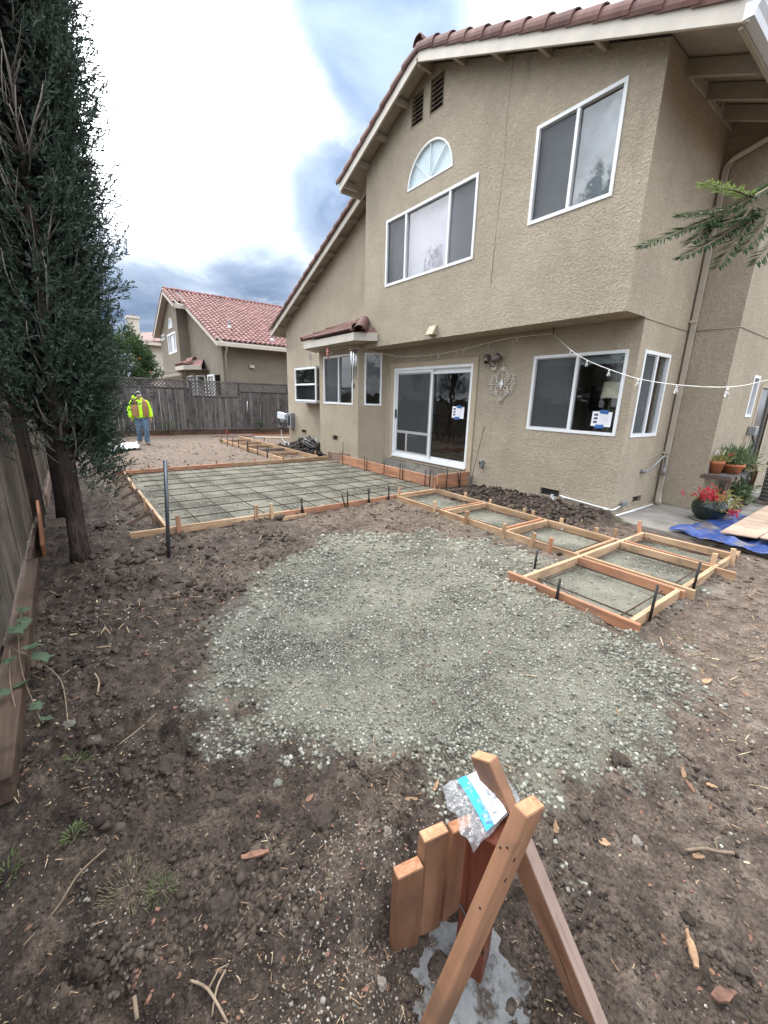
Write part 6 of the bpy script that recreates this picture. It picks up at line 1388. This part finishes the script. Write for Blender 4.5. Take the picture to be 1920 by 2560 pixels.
mb = MB(); n_ = 40; v_ = [(-2.93+.025*math.sin(k*1.3), 7.02+.40*k/n_, z) for z in (1.2, 2.4) for k in range(n_+1)]; mb.add(v_, [[k, k+1, n_+2+k, n_+1+k] for k in range(n_)], True); mb.put('drape', MT['curtain'], cu)
# ------------------------------------------------------------------ near post with its braces
CB = MT['footing_mix']
PC = Vector((-.5225, .792, 0)); pa = math.radians(-68); pn = Vector((math.cos(pa), math.sin(pa), 0)); ps_ = Vector((-pn.y, pn.x, 0))
tag(plank('fence_post', PC+Vector((0, 0, -.25)), PC+Vector((-.008, .006, .47)), .089, .089, MT['redwood'], None, up=ps_, b=.004), 'dark reddish brown square post standing in concrete at the front', 'post')
def footing():
    n = 46; u, v = np.meshgrid(np.linspace(-.36, .36, n), np.linspace(-.40, .40, n)); x = u-.48; y = v+.74
    r = np.hypot(u/.30, v/.34)+.35*fbm(x, y, 5.0, 3, 301); z = -.085-.035*sstep(.55, 1.1, r)+.016*fbm(x, y, 9, 4, 311, .6)-.25*sstep(.95, 1.2, r)
    ix = np.arange(n*n).reshape(n, n); f = np.stack([ix[:-1, :-1], ix[:-1, 1:], ix[1:, 1:], ix[1:, :-1]], -1).reshape(-1, 4); return mesh_np('concrete_footing', np.stack([x, y, z], -1).reshape(-1, 3), f, True)
tag(obj('concrete_footing', footing(), CB), 'rough grey concrete footing in the dug hole round the front post', 'footing')
def timber(name, p0, p1, w, t, mat, label, up, cat='timber', end='end_grain', group=None):
    """sawn timber whose two end cuts show fresh end grain"""
    M, L = frame_of(p0, p1, up); me = MB().box((0, 0, 0), (L, t, w), None, .003).mesh(name); me.materials.append(MT[mat]); me.materials.append(MT[end])
    for p in me.polygons:
        if abs(p.normal.x) > .9: p.material_index = 1
    return tag(obj(name, me, None, None, M), label, cat, group)
bA0, bA1 = Vector((-0.473, 0.451, -0.229)), Vector((-0.3971, 0.7656, 0.695)); bB0, bB1 = Vector((-0.195, 0.925, -0.03)), Vector((-0.6072, 0.8536, 0.6125))
upA = Vector((.50, -.75, .85)).normalized()*math.cos(.40)+Vector((-.83, -.55, 0))*math.sin(.40)      # narrow edge turned outwards
timber('brace', bA0, bA1, .089, .038, 'brace_wood', 'tan two by four brace slanting in front of the near post', upA, 'brace')
axB = (bB1-bB0).normalized(); eB = axB.cross(pn); eB = eB if eB.z > 0 else -eB; upB = eB*math.cos(.42)+pn*math.sin(.42)
timber('brace', bB0, bB1, .089, .038, 'brace_wood', 'two by four brace crossing behind the near post, dusty on its upper edge', upB, 'brace')
# nails, a drying crack and bumps on the braces
def on_brace(ob, p0, p1, r, mat, name): return MB().tube([p0, p1], r, 6).put(name, MT[mat], ob)
BA, BB = bpy.data.objects['brace'], bpy.data.objects['brace.001']; axA = (bA1-bA0).normalized(); sA = upA-axA*upA.dot(axA); sA.normalize(); tA = axA.cross(sA)
for t_, o_ in ((.90, .006), (.885, -.008), (.72, .004)): q = bA0.lerp(bA1, t_)+sA*.0445+tA*o_; on_brace(BA, q-sA*.003, q+sA*.0012, .0032, 'steel_stake', 'nail_head')
for t_ in (.80, .86): q = bA0.lerp(bA1, t_); [on_brace(BA, q+tA*sg*.0185+sA*.012, q+tA*sg*.0197+sA*.012+axA*.010, .0028, 'dark_wood', 'dent') for sg in (1, -1)]
tB = axB.cross(upB).normalized()
for sg in (1, -1): MB().tube([bB0.lerp(bB1, .12)+tB*sg*.0188-upB*.006, bB0.lerp(bB1, .25)+tB*sg*.0189+upB*.004, bB0.lerp(bB1, .42)+tB*sg*.0188+upB*.010], [.0008, .0022, .0006], 5).put('crack', MT['dark_wood'], BB)
# dried mud caked on the upper edge of the rear brace
a_, b_ = bB0+axB*.02, bB0+axB*.62
plank('mud_crust', a_+upB*.0462, b_+upB*.0462, .003, .0365, MT['dusty_wood'], bpy.data.objects['brace.001'], up=upB, b=.001)
for i, (bx_, by_, zt, m_, lab, lean) in enumerate([(-.678, .638, .265, 'brace_wood', 'shortest upright board end beside the near post', .0), (-.675, .732, .335, 'brace_wood', 'tallest upright board end beside the near post, grain showing on top', .004), (-.658, .826, .305, 'red_pine', 'pinkish upright board end nearest to the post', .02)]):
    timber('board_end', (bx_, by_, -.22), (bx_+.002, by_+lean, zt), .089, .040, m_, lab, (.22, 1, 0), 'board', 'end_grain', 'upright boards lining the post hole')
MB().tube([PC+pn*.046+ps_*-.043+Vector((0, 0, .19)), PC+pn*.047+ps_*.04+Vector((0, 0, .06))], .0035, 5).put('strap', MT['black_plastic'], bpy.data.objects['fence_post'])
# clear bag of fittings on top of the post
bag = thing('plastic_bag', 'small clear plastic bag with a blue and white label on the post', 'bag', (-.57, .83, .49))
bc4 = [np.array(p) for p in ((-0.66, 0.7623, 0.4948), (-0.5082, 0.7227, 0.486), (-0.5082, 0.8866, 0.5135), (-0.6116, 0.924, 0.5245))]      # L, B, R, T
_bm = sum(bc4)/4; bc4 = [_bm+(p-_bm)*1.22 for p in bc4]
def bagp(u, v, dz=0.0):
    p = (bc4[0]*(1-u)+bc4[1]*u)*(1-v)+(bc4[3]*(1-u)+bc4[2]*u)*v
    return p+np.array([0, 0, dz])
def film(side, nx=42, ny=36):
    u, v = np.meshgrid(np.linspace(0, 1, nx), np.linspace(0, 1, ny)); e = np.clip(np.minimum(np.minimum(u, 1-u), np.minimum(v, 1-v))*7, 0, 1)
    P = (bc4[0]*(1-u[..., None])+bc4[1]*u[..., None])*(1-v[..., None])+(bc4[3]*(1-u[..., None])+bc4[2]*u[..., None])*v[..., None]
    pil = np.sin(np.pi*np.clip((v-.02)/.98, 0, 1))*np.sin(np.pi*u)**.6; cr = fbm(u*1.0, v*1.0, 4.0, 4, 71+side, .6)
    ridge = np.abs(fbm(u+3*side, v, 7.0, 3, 33+side, .6))
    P[..., 2] += side*.016*pil*(1+.6*np.clip(v*2-.6, 0, 1))+(.012*cr+.014*ridge)*(.35+e*.8)+np.where(v < .12, .012*np.sin(u*16)*(1-v/.12), 0)
    P[..., 0] += .008*fbm(u, v, 3.5, 2, 91)*1.2; P[..., 1] += .010*fbm(u, v, 3.0, 2, 95)
    ix = np.arange(nx*ny).reshape(ny, nx); f = np.stack([ix[:-1, :-1], ix[:-1, 1:], ix[1:, 1:], ix[1:, :-1]], -1).reshape(-1, 4)
    return mesh_np('film', P.reshape(-1, 3), f, False)
obj('top_film', film(1), MT['clear_film'], bag); obj('bottom_film', film(-1), MT['clear_film'], bag)
def patch(name, u0, u1, v0, v1, mat, dz, n=10, parent=None):
    vs = []; 
    for j in range(2):
        for i in range(n+1):
            u = u0+(u1-u0)*i/n; vs.append(tuple(bagp(u, v0 if j == 0 else v1, dz+.010*math.sin(math.pi*u))))
    return MB().add(vs, [[i, i+1, n+2+i, n+1+i] for i in range(n)]).put(name, MT[mat], parent or bag)
patch('blue_label', .06, .96, .27, .42, 'bag_blue', .012); patch('white_label', .08, .97, .425, .68, 'bag_label', .0115)
def text_on(txt, u, v, size, mat, dz):
    c = bpy.data.curves.new('lettering', 'FONT'); c.body = txt; c.size = size; c.align_x = 'LEFT'; c.extrude = .0002; o_ = bpy.data.objects.new('lettering', c); COL.objects.link(o_)
    dg = bpy.context.evaluated_depsgraph_get(); me = bpy.data.meshes.new_from_object(o_.evaluated_get(dg)); COL.objects.unlink(o_); bpy.data.objects.remove(o_)
    p = Vector(bagp(u, v, dz)); x_ = (Vector(bagp(u-.1, v))-Vector(bagp(u, v))).normalized(); y_ = (Vector(bagp(u, v-.1))-Vector(bagp(u, v))); y_ = (y_-x_*y_.dot(x_)).normalized(); z_ = x_.cross(y_)
    M = Matrix(((x_.x, y_.x, z_.x, p.x), (x_.y, y_.y, z_.y, p.y), (x_.z, y_.z, z_.z, p.z), (0, 0, 0, 1)))
    me.materials.clear(); return obj('lettering', me, MT[mat], bag, M)
text_on('EMT', .90, .405, .022, 'bag_text', .018); text_on('1"', .90, .545, .022, 'ink', .018)
for k in range(3): MB().box(tuple(bagp(.25+.2*k, .80, .004)), (.026, .018, .012), Euler((.2, .3, k)).to_matrix(), .003).put('fitting', MT['galvanised'], bag)
MB().tube(smooth([Vector(bagp(.45, .75, .02)), Vector(bagp(.6, .85, .022)), Vector(bagp(.8, .72, .02)), Vector(bagp(.86, .9, .02))]), .0012, 5).put('tie_wire', MT['cable_white'], bag)

# ------------------------------------------------------------------ things lying on the soil
def chip(x, y, L, w, mat, label, ang, thick=.008, tilt=.15, cat='wood chip'):
    L *= .8; w *= .75; thick *= .8; z = gz(x, y)-.004; n = 7; top = []; bot = []
    g = np.random.default_rng(int(abs(x*1000+y*777)))
    for s in (1, -1):
        for k in range(n):
            t = k/(n-1); ww = w*(.12+.88*math.sin(math.pi*min(max(t+.08, .04), .96))**.7)*g.uniform(.8, 1.12); top.append(((t-.5)*L+g.uniform(-.06, .06)*L*.3, s*ww/2, thick*g.uniform(.2, 1.2)))
    vs = top+[(a, b2, c-thick) for a, b2, c in top]; fs = []
    for k in range(n-1): fs += [[k, k+1, n+k+1, n+k], [2*n+k, 3*n+k, 3*n+k+1, 2*n+k+1], [k, 2*n+k, 2*n+k+1, k+1], [n+k, n+k+1, 3*n+k+1, 3*n+k]]
    fs += [[0, n, 3*n, 2*n], [n-1, 3*n-1, 4*n-1, 2*n-1]]
    M = T((x, y, z+thick+.006)) @ Euler((tilt*.5, -tilt, ang)).to_matrix().to_4x4()
    return tag(MB().add(vs, fs).put('wood_chip' if cat == 'wood chip' else 'bark_piece', MT[mat], None, M), label, cat)
chip(-1.148, .324, .125, .032, 'bark_chip', 'long reddish bark sliver lying left of the near post', 1.15, .012, .1, 'bark')
CH = [(-.98, 1.063, .07, .022, 'wood_chip', 'slim tan wood chip just behind the shortest board end', 2.0), (-.961, .904, .065, .022, 'wood_chip', 'curled tan chip left of the upright board ends', .9), (-1.254, .594, .05, .028, 'bark_chip', 'stubby reddish bark chip near the left rim of the rock bed', 1.9), (-.567, 1.316, .06, .03, 'wood_chip', 'pale chip right of the crossing braces', 2.2), (-.429, 1.429, .05, .035, 'wood_chip', 'yellowish chunk farther right of the braces', .4), (-.366, 2.034, .085, .026, 'wood_chip', 'long orange chip at the right of the rock bed', 2.1), (-.324, 1.976, .07, .022, 'bark_chip', 'thin reddish chip just below the long orange one', 2.5), (-.27, 2.073, .05, .024, 'wood_chip', 'small yellow chip near the right edge of the yard', .3), (-.542, 2.956, .08, .05, 'wood_chip', 'orange bark chunk on the right rim of the rock bed', 1.2), (-.196, 1.669, .05, .03, 'wood_chip', 'orange chip beside the forked twig at right', .8)]
for x_, y_, L, w_, m_, lab, a in CH: chip(x_, y_, L, w_, m_, lab, a)
chip(-.111, 1.317, .11, .028, 'wood_chip', 'large tan bark strip in the lower right corner', 2.2, .014, .1, 'bark'); chip(-.016, 1.266, .085, .038, 'bark_chip', 'broad curled bark piece at the very bottom right', 1.0, .016, .15, 'bark')
tag(chip(-2.089, -.37, .09, .05, 'dry_leaf', 'curled brown dead leaf near the end of the fence timber', .4, .006, .25, 'leaf'), 'curled brown dead leaf near the end of the fence timber', 'leaf').name = 'dead_leaf'
TW = [([(-1.49, -.111), (-1.43, -.19), (-1.36, -.25), (-1.297, -.327)], .0032, 'long pale twig lying at lower left'), ([(-.918, .056), (-.86, .09), (-.784, .117)], .0038, 'forked pale twig at the bottom edge, left of the post'), ([(-.878, .141), (-.85, .11), (-.816, .086)], .003, 'short pale twig crossing another at the bottom edge'), ([(-.978, -.075), (-.932, -.075)], .006, 'stubby thick stick at the bottom left edge'), ([(-.231, 1.657), (-.19, 1.70), (-.16, 1.75), (-.121, 1.797)], .006, 'forked brown twig on the soil at lower right'), ([(-1.977, -.027), (-2.049, .081), (-2.13, .15)], .0035, 'thin twig lying on the dark soil at mid left'), ([(-2.646, -.09), (-2.56, -.075), (-2.483, -.092)], .005, 'crooked stick standing out of the soil by the fence timber')]
for pts, r, lab in TW:
    P = [Vector((x_, y_, gz(x_, y_)+.012+.008*math.sin(i*2.1))) for i, (x_, y_) in enumerate(pts)]
    mb = MB(); mb.tube(smooth(P, 4), r, 6)
    if 'forked' in lab: m_ = P[len(P)//2]; mb.tube([m_, m_+Vector((-.02, .035, .012)), m_+Vector((-.01, .06, .02))], [r*.8, r*.6, r*.3], 5)
    tag(mb.put('twig', MT['twig']), lab, 'twig')
def rock(x, y, s, mat, label, flat=.7, name='stone', cat='stone', seed=1):
    g = np.random.default_rng(seed); me = bpy.data.meshes.new(name); bm = bmesh.new(); bmesh.ops.create_icosphere(bm, subdivisions=3, radius=1)
    for v in bm.verts:
        p = v.co; n_ = .22*math.sin(3*p.x+seed)*math.cos(2.7*p.y+seed*2)+.16*math.sin(6*p.z+4*p.x+seed)+.07*math.sin(13*p.y+9*p.x); v.co = p*(1+n_)
        v.co += Vector(g.normal(size=3))*.03
        v.co.z *= flat
    bm.to_mesh(me); bm.free(); return tag(obj(name, me, MT[mat], None, T((x, y, gz(x, y)+s*flat*.35)) @ Matrix.Scale(s, 4)), label, cat)
rock(-1.128, .592, .048, 'soil_clod', 'largest soil clod, just left of the upright boards', .75, 'soil_clod', 'clod', 2)
for i, (x_, y_, s, m_, lab) in enumerate([(-2.32, -.22, .028, 'loose_stone', 'white stone beside the fence timber'), (-.93, .75, .020, 'pebble', 'pale stone on the hump left of the board ends'), (-.62, .50, .016, 'pebble', 'small stone at the lip of the post hole'), (-.36, 1.55, .022, 'pebble', 'round grey stone right of the rear brace'), (-1.42, .52, .018, 'loose_stone', 'grey stone at the lower left rim of the rock bed'), (-.72, 2.05, .026, 'loose_stone', 'flat white stone at the right rim of the rock bed'), (-4.9, .35, .035, 'pebble', 'pale stone in front of the slab form corner'), (-1.15, 1.25, .022, 'loose_stone', 'bright stone in the near part of the rock bed')]): rock(x_, y_, s, m_, lab, .65, seed=10+i)
for i, (x_, y_, s, lab) in enumerate([(-5.9, .12, .07, 'black clod beside the nearest cypress trunk'), (-1.75, .15, .05, 'dark clod in the middle of the moist soil'), (-1.05, .18, .045, 'dark clod near the long bark sliver'), (-1.45, .30, .04, 'dark clod left of the rock bed rim')]): rock(x_, y_, s, 'soil_clod', lab, .7, 'soil_clod', 'clod', 40+i)
def grass(name, label, x, y, n, L, mat, spread, cat='grass tuft', up=.7, wid=.0018):
    g = np.random.default_rng(int(abs(x*991+y*313))); vs = []; fs = []
    for k in range(n):
        a = g.uniform(0, 6.28); r = spread*math.sqrt(g.uniform()); bx_, by_ = x+r*math.cos(a), y+r*math.sin(a); z = gz(bx_, by_)-.004; d = Vector((math.cos(a)*g.uniform(.2, 1), math.sin(a)*g.uniform(.2, 1), up*g.uniform(.5, 1.3))).normalized(); l_ = L*g.uniform(.5, 1.1); s = d.cross(Vector((0, 0, 1))).normalized()*wid; p = Vector((bx_, by_, z)); q = p+d*l_*.6; e = q+(d+Vector((0, 0, -.7))).normalized()*l_*.45; b0 = len(vs); vs += [p-s, p+s, q+s*.8, q-s*.8, e]; fs += [[b0, b0+1, b0+2, b0+3], [b0+3, b0+2, b0+4]]
    return tag(MB().add(vs, fs).put(name, MT[mat]), label, cat)
grass('grass_tuft', 'thin dry grass patch with green blades at lower left', -1.30, -.05, 200, .042, 'dry_grass', .09, wid=.0011); grass('grass_tuft', 'green grass blades on the edge of the dry patch', -1.23, .03, 80, .040, 'grass_leaf', .04, wid=.0012)
grass('weed', 'small bright weed on dark soil at far lower left', -1.629, -.206, 60, .035, 'grass_leaf', .03, 'weed', 1.0, .003); grass('weed', 'small sprig of green at the left edge of the soil', -1.60, -.39, 40, .04, 'grass_leaf', .035, 'weed', 1.0, .003); grass('grass_tuft', 'wispy grass tuft near the dead leaf', -2.0, -.19, 40, .05, 'grass_leaf', .04)
grass('root_clump', 'uprooted clump of grass roots on the near rim of the rock bed', -.562, 1.841, 70, .07, 'dry_grass', .035, 'root clump', .4, .0015); rock(-.565, 1.85, .038, 'soil_clod', 'soil ball holding the uprooted grass roots', .8, 'soil_clod', 'clod', 77)
grass('grass_tuft', 'faint green grass patch right of the pad forms', -.84, 3.41, 60, .035, 'grass_leaf', .10); grass('grass_tuft', 'bright grass tuft at the house corner by the concrete walk', -2.52, 6.15, 120, .07, 'grass_leaf', .09); grass('grass_tuft', 'second faint grass patch nearer the right edge', -.45, 3.55, 40, .035, 'grass_leaf', .10)
# ivy growing over the timber
iv = thing('ivy_plant', 'trailing ivy with grey green lobed leaves over the fence timber', 'plant', (-2.9, -.42, .1))
for k, (x_, y_, z_, s, rz_) in enumerate([(-3.16, -.44, .20, .075, .3), (-3.02, -.43, .26, .07, 1.2), (-2.88, -.36, .20, .08, 2.2), (-2.80, -.32, .16, .085, .9), (-2.74, -.45, .22, .06, 3.0), (-3.30, -.42, .18, .06, .2), (-2.62, -.40, .13, .07, 2.5), (-2.45, -.34, .08, .05, 1.0), (-2.5, -.46, .18, .055, .2), (-3.5, -.44, .18, .06, 1.6), (-2.36, -.30, .05, .05, 2.0)]):
    pts = []
    for j in range(11):
        a = -math.pi*.5+2*math.pi*j/11; q = (1.0 if j % 2 == 0 else .62)*(1.15 if j == 6 or j == 5 else 1); pts.append((q*math.cos(a)*s*.74, q*math.sin(a)*s*.74, .10*s*math.sin(3*a)))
    M = T((x_, y_, z_)) @ Euler((random.uniform(-.5, .2), random.uniform(.1, .6), rz_)).to_matrix().to_4x4(); MB().add([(0, 0, .12*s)]+pts, [[0, 1+j, 1+(j+1) % 11] for j in range(11)]).put('leaf', MT['ivy_leaf'], iv, M)
for pts in ([(-3.5, -.45, .16), (-3.1, -.44, .17), (-2.7, -.40, .14), (-2.4, -.33, .03)], [(-3.0, -.46, .15), (-2.85, -.35, .12), (-2.7, -.25, .03), (-2.3, -.22, .02)], [(-2.9, -.46, .2), (-2.6, -.44, .16), (-2.35, -.40, .1)]): MB().tube(smooth([Vector(p) for p in pts]), .0035, 5).put('stem', MT['twig'], iv)

# ------------------------------------------------------------------ conifer branch reaching in from the right
cb = bushy('conifer_tree', 'conifer whose green needled branch reaches in at the upper right edge', (1.7, 3.1, 0), 5.0, (1.0, 1.0, 1.9), 2200, 'needle', .12, (.16, .30), 10, .010, 61)
DB = .78
R3 = lambda t, s=1.0: Vector((t[0]*DB*s, t[1]*DB*s, CAM_H+t[2]*DB*s))
tips = {'main': [(-.36, 1.49, .56), (-.394, 1.436, .522), (-.453, 1.336, .455), (-.499, 1.251, .415), (-.546, 1.169, .376)], 'low': [(-.409, 1.40, .475), (-.42, 1.36, .43), (-.446, 1.31, .392), (-.482, 1.24, .352)], 'down': [(-.40, 1.41, .48), (-.408, 1.37, .42), (-.425, 1.317, .335)], 'right': [(-.365, 1.46, .50), (-.375, 1.42, .44), (-.398, 1.371, .375)], 'far': [(-.34, 1.46, .44), (-.35, 1.43, .40), (-.372, 1.393, .345)], 'mid': [(-.43, 1.37, .475), (-.46, 1.31, .46), (-.50, 1.245, .448)], 'new': [(-.41, 1.40, .50), (-.44, 1.35, .51), (-.475, 1.28, .515)], 'side': [(-.45, 1.335, .45), (-.462, 1.30, .42), (-.475, 1.27, .39)], 'side2': [(-.395, 1.41, .46), (-.42, 1.345, .44), (-.447, 1.30, .425)]}
for nm, tp in tips.items():
    P = smooth([R3(t, 1-.012*i) for i, t in enumerate(tp)], 6); MB().tube(P, [.0028*(1-.8*i/len(P)) for i in range(len(P))], 6).put('twig', MT['twig'], cb)
    cs = []; ds = []; ls = []
    Lg = sum((P[i+1]-P[i]).length for i in range(len(P)-1)); nn = int(Lg/.00055)
    for k in range(nn):
        t = k/nn*(len(P)-1); i = min(int(t), len(P)-2); p = P[i].lerp(P[i+1], t-i); d_ = (P[i+1]-P[i]).normalized(); s_ = d_.cross(Vector((.15, -.3, 1))).normalized()*(1 if k % 2 else -1)
        cs.append(p); ds.append((d_*.75+s_*random.uniform(.5, 1.0)+Vector((0, 0, random.uniform(-.35, .25)))).normalized()); ls.append(random.uniform(.020, .036)*(.55+.45*min(1, (1-k/nn)*4)))
    vs = []; fs = []
    for p, d_, l_ in zip(cs, ds, ls):
        w_ = d_.cross(Vector((random.uniform(-.4, .4), random.uniform(-.4, .4), 1))).normalized()*.0011; b0 = len(vs); vs += [p-w_*.5, p+d_*l_*.5+w_, p+d_*l_, p+d_*l_*.5-w_]; fs.append([b0, b0+1, b0+2, b0+3])
    stuff(MB().add(vs, fs).put('needles', MT['new_needle' if nm == 'new' else 'needle'], cb))
MB().tube(smooth([R3((-.36, 1.49, .56)), R3((-.25, 1.6, .66)), Vector((.30, 1.75, 2.42)), Vector((1.0, 2.45, 2.75)), Vector((1.66, 3.06, 2.95))]), [.003]*1+[.0032+.0006*i for i in range(20)], 7).put('limb', MT['bark'], cb)

# ------------------------------------------------------------------ the worker
def blob(name, parts, mat, parent, voxel=.014, sub=True):
    """parts: tubes and ellipsoids fused into one continuous surface"""
    mb = MB()
    for kind, *a in parts:
        if kind == 't': mb.tube(a[0], a[1], 12, flat=a[2] if len(a) > 2 else 1.0, ref=a[3] if len(a) > 3 else None)
        else: mb.ell(a[0], a[1], 14, 10, a[2] if len(a) > 2 else None)
    o_ = mb.put(name, MT[mat], parent, T(WPOS)); r = o_.modifiers.new('fuse', 'REMESH'); r.mode = 'VOXEL'; r.voxel_size = voxel; r.use_smooth_shade = True
    s = o_.modifiers.new('smooth', 'SMOOTH'); s.iterations = 3; s.factor = .5; return o_
WPOS = Vector((-15.75, 1.83, 0))
wkr = thing('person', 'worker in neon yellow hoodie, tan vest, jeans and cap walking by the back fence', 'person', tuple(WPOS))
# local axes: +x towards the near end of the yard (the way he walks), +y to his left
def fingers(y, z, s):
    P = [('e', (0.045, y, z-.045), (.036, .018, .048))]
    for k, (dx, L) in enumerate(((.028, .070), (.010, .080), (-.008, .076), (-.024, .060))):
        P.append(('t', [(.045+dx, y, z-.075), (.055+dx, y-.004*s, z-.075-L*.5), (.070+dx, y-.012*s, z-.075-L)], [.0095, .009, .007]))
    P.append(('t', [(.070, y-.004*s, z-.03), (.092, y-.012*s, z-.065), (.098, y-.016*s, z-.095)], [.011, .010, .008])); return P
body = [('t', [(.0, 0, .92), (.0, 0, 1.15), (-.01, 0, 1.35)], [.12, .13, .12], 1.25, (0, 1, 0)), ('t', [(-.01, 0, 1.38), (.02, 0, 1.50)], [.058, .055]), ('e', (.045, 0, 1.565), (.092, .074, .112)), ('e', (.135, 0, 1.545), (.016, .014, .022)), ('e', (.115, 0, 1.488), (.03, .032, .02)), ('e', (.03, .077, 1.56), (.016, .012, .028)), ('e', (.03, -.077, 1.56), (.016, .012, .028)), ('e', (.126, 0, 1.512), (.010, .024, .008))]
for s, a0, hz in ((1, .0, .80), (-1, .02, .80)): body += [('t', [(-.01, .19*s, 1.36), (-.03, .265*s, 1.12), (.03, .285*s, .86)], [.055, .045, .032])]+fingers(.285*s, .86, s)
body += [('t', [(0, .09, .92), (.05, .10, .52), (.02, .10, .10)], [.085, .06, .045]), ('t', [(0, -.09, .92), (-.02, -.09, .52), (-.16, -.09, .12)], [.085, .06, .045])]
blob('body', body, 'skin', wkr, .011)
hood_ = [('t', [(0, 0, .88), (.01, 0, 1.0), (.0, 0, 1.2), (-.01, 0, 1.36), (-.01, 0, 1.43)], [.155, .16, .165, .15, .09], 1.28, (0, 1, 0)), ('e', (-.085, 0, 1.44), (.085, .13, .085)), ('t', [(-.05, .10, 1.47), (.05, .085, 1.40), (.11, .02, 1.31)], [.035, .038, .03]), ('t', [(-.05, -.10, 1.48), (.05, -.085, 1.40), (.11, -.02, 1.31)], [.038, .038, .03]), ('e', (-.07, -.13, 1.50), (.05, .05, .06))]
for s in (1, -1): hood_ += [('t', [(-.01, .15*s, 1.37), (-.015, .215*s, 1.32), (-.035, .275*s, 1.11), (.01, .292*s, .95), (.028, .288*s, .88)], [.085, .088, .076, .066, .052])]
hood_ += [('t', [(-.05, -.20, .98), (-.02, -.225, .84), (.0, -.20, .76)], [.02, .035, .03])]
blob('hoodie', hood_, 'hi_vis', wkr, .014)
for s in (1, -1):
    blob('vest', [('t', [(.10, .125*s, .90), (.105, .135*s, 1.05), (.095, .14*s, 1.2), (.065, .13*s, 1.36), (-.02, .12*s, 1.45)], [.098, .105, .108, .09, .05], 1.0, (0, 1, 0)), ('t', [(.0, .15*s, .92), (.0, .155*s, 1.2)], [.10, .11]), ('t', [(-.06, .09*s, .92), (-.075, .09*s, 1.2), (-.06, .09*s, 1.38)], [.135, .14, .10])], 'vest_tan', wkr, .015)
    MB().tube([(.16, .028*s, 1.36), (.178, .04*s, 1.28), (.18, .045*s, 1.16)], .006, 5).put('drawstring', MT['cable_white'], wkr, T(WPOS))
blob('jeans', [('t', [(0, 0, .80), (0, 0, .93)], [.135, .14], 1.22, (0, 1, 0)), ('t', [(.0, .085, .90), (.045, .10, .70), (.065, .105, .50), (.04, .108, .28), (.02, .105, .07)], [.115, .102, .085, .080, .084]), ('t', [(.0, -.085, .90), (.0, -.09, .70), (-.02, -.09, .50), (-.10, -.09, .28), (-.165, -.09, .10)], [.115, .10, .084, .078, .080])], 'denim', wkr, .015)
for s, fx, fz, pit in ((1, .05, .045, 0), (-1, -.13, .055, .35)):
    blob('boot', [('e', (fx+.05, .105*s if s > 0 else -.09, fz), (.145, .052, .046), Euler((0, pit, 0)).to_matrix()), ('t', [(fx-.03, .105 if s > 0 else -.09, fz), (fx-.035, .105 if s > 0 else -.09, fz+.12)], [.055, .055]), ('e', (fx+.11, .105 if s > 0 else -.09, fz-.01), (.07, .055, .038), Euler((0, pit, 0)).to_matrix())], 'boot', wkr, .012)
MB().ell((.035, 0, 1.61), (.105, .088, .095), 18, 10).put('cap', MT['cap_grey'], wkr, T(WPOS)); MB().ell((.098, 0, 1.625), (.045, .060, .045), 14, 8).put('cap_front', MT['cap_dark'], wkr, T(WPOS))
mb = MB(); rim_ = [(.10+.10*math.cos(t), .085*math.sin(t), 1.588-.03*math.cos(t)) for t in np.linspace(-1.5, 1.5, 13)]; inn = [(.10, .085*math.sin(t), 1.592) for t in np.linspace(-1.5, 1.5, 13)]; mb.add(rim_+inn+[(a, b2, c-.008) for a, b2, c in rim_+inn], [[k, k+1, 14+k, 13+k] for k in range(12)]+[[26+k, 39+k, 40+k, 27+k] for k in range(12)]+[[k, 26+k, 27+k, k+1] for k in range(12)]); mb.put('cap_bill', MT['cap_bill'], wkr, T(WPOS))
for s in (1, -1): MB().ell((.125, .032*s, 1.565), (.010, .012, .008), 8, 6).put('eye', MT['hair'], wkr, T(WPOS))
MB().ell((-.015, 0, 1.56), (.068, .080, .075), 12, 8).put('hair', MT['hair'], wkr, T(WPOS))
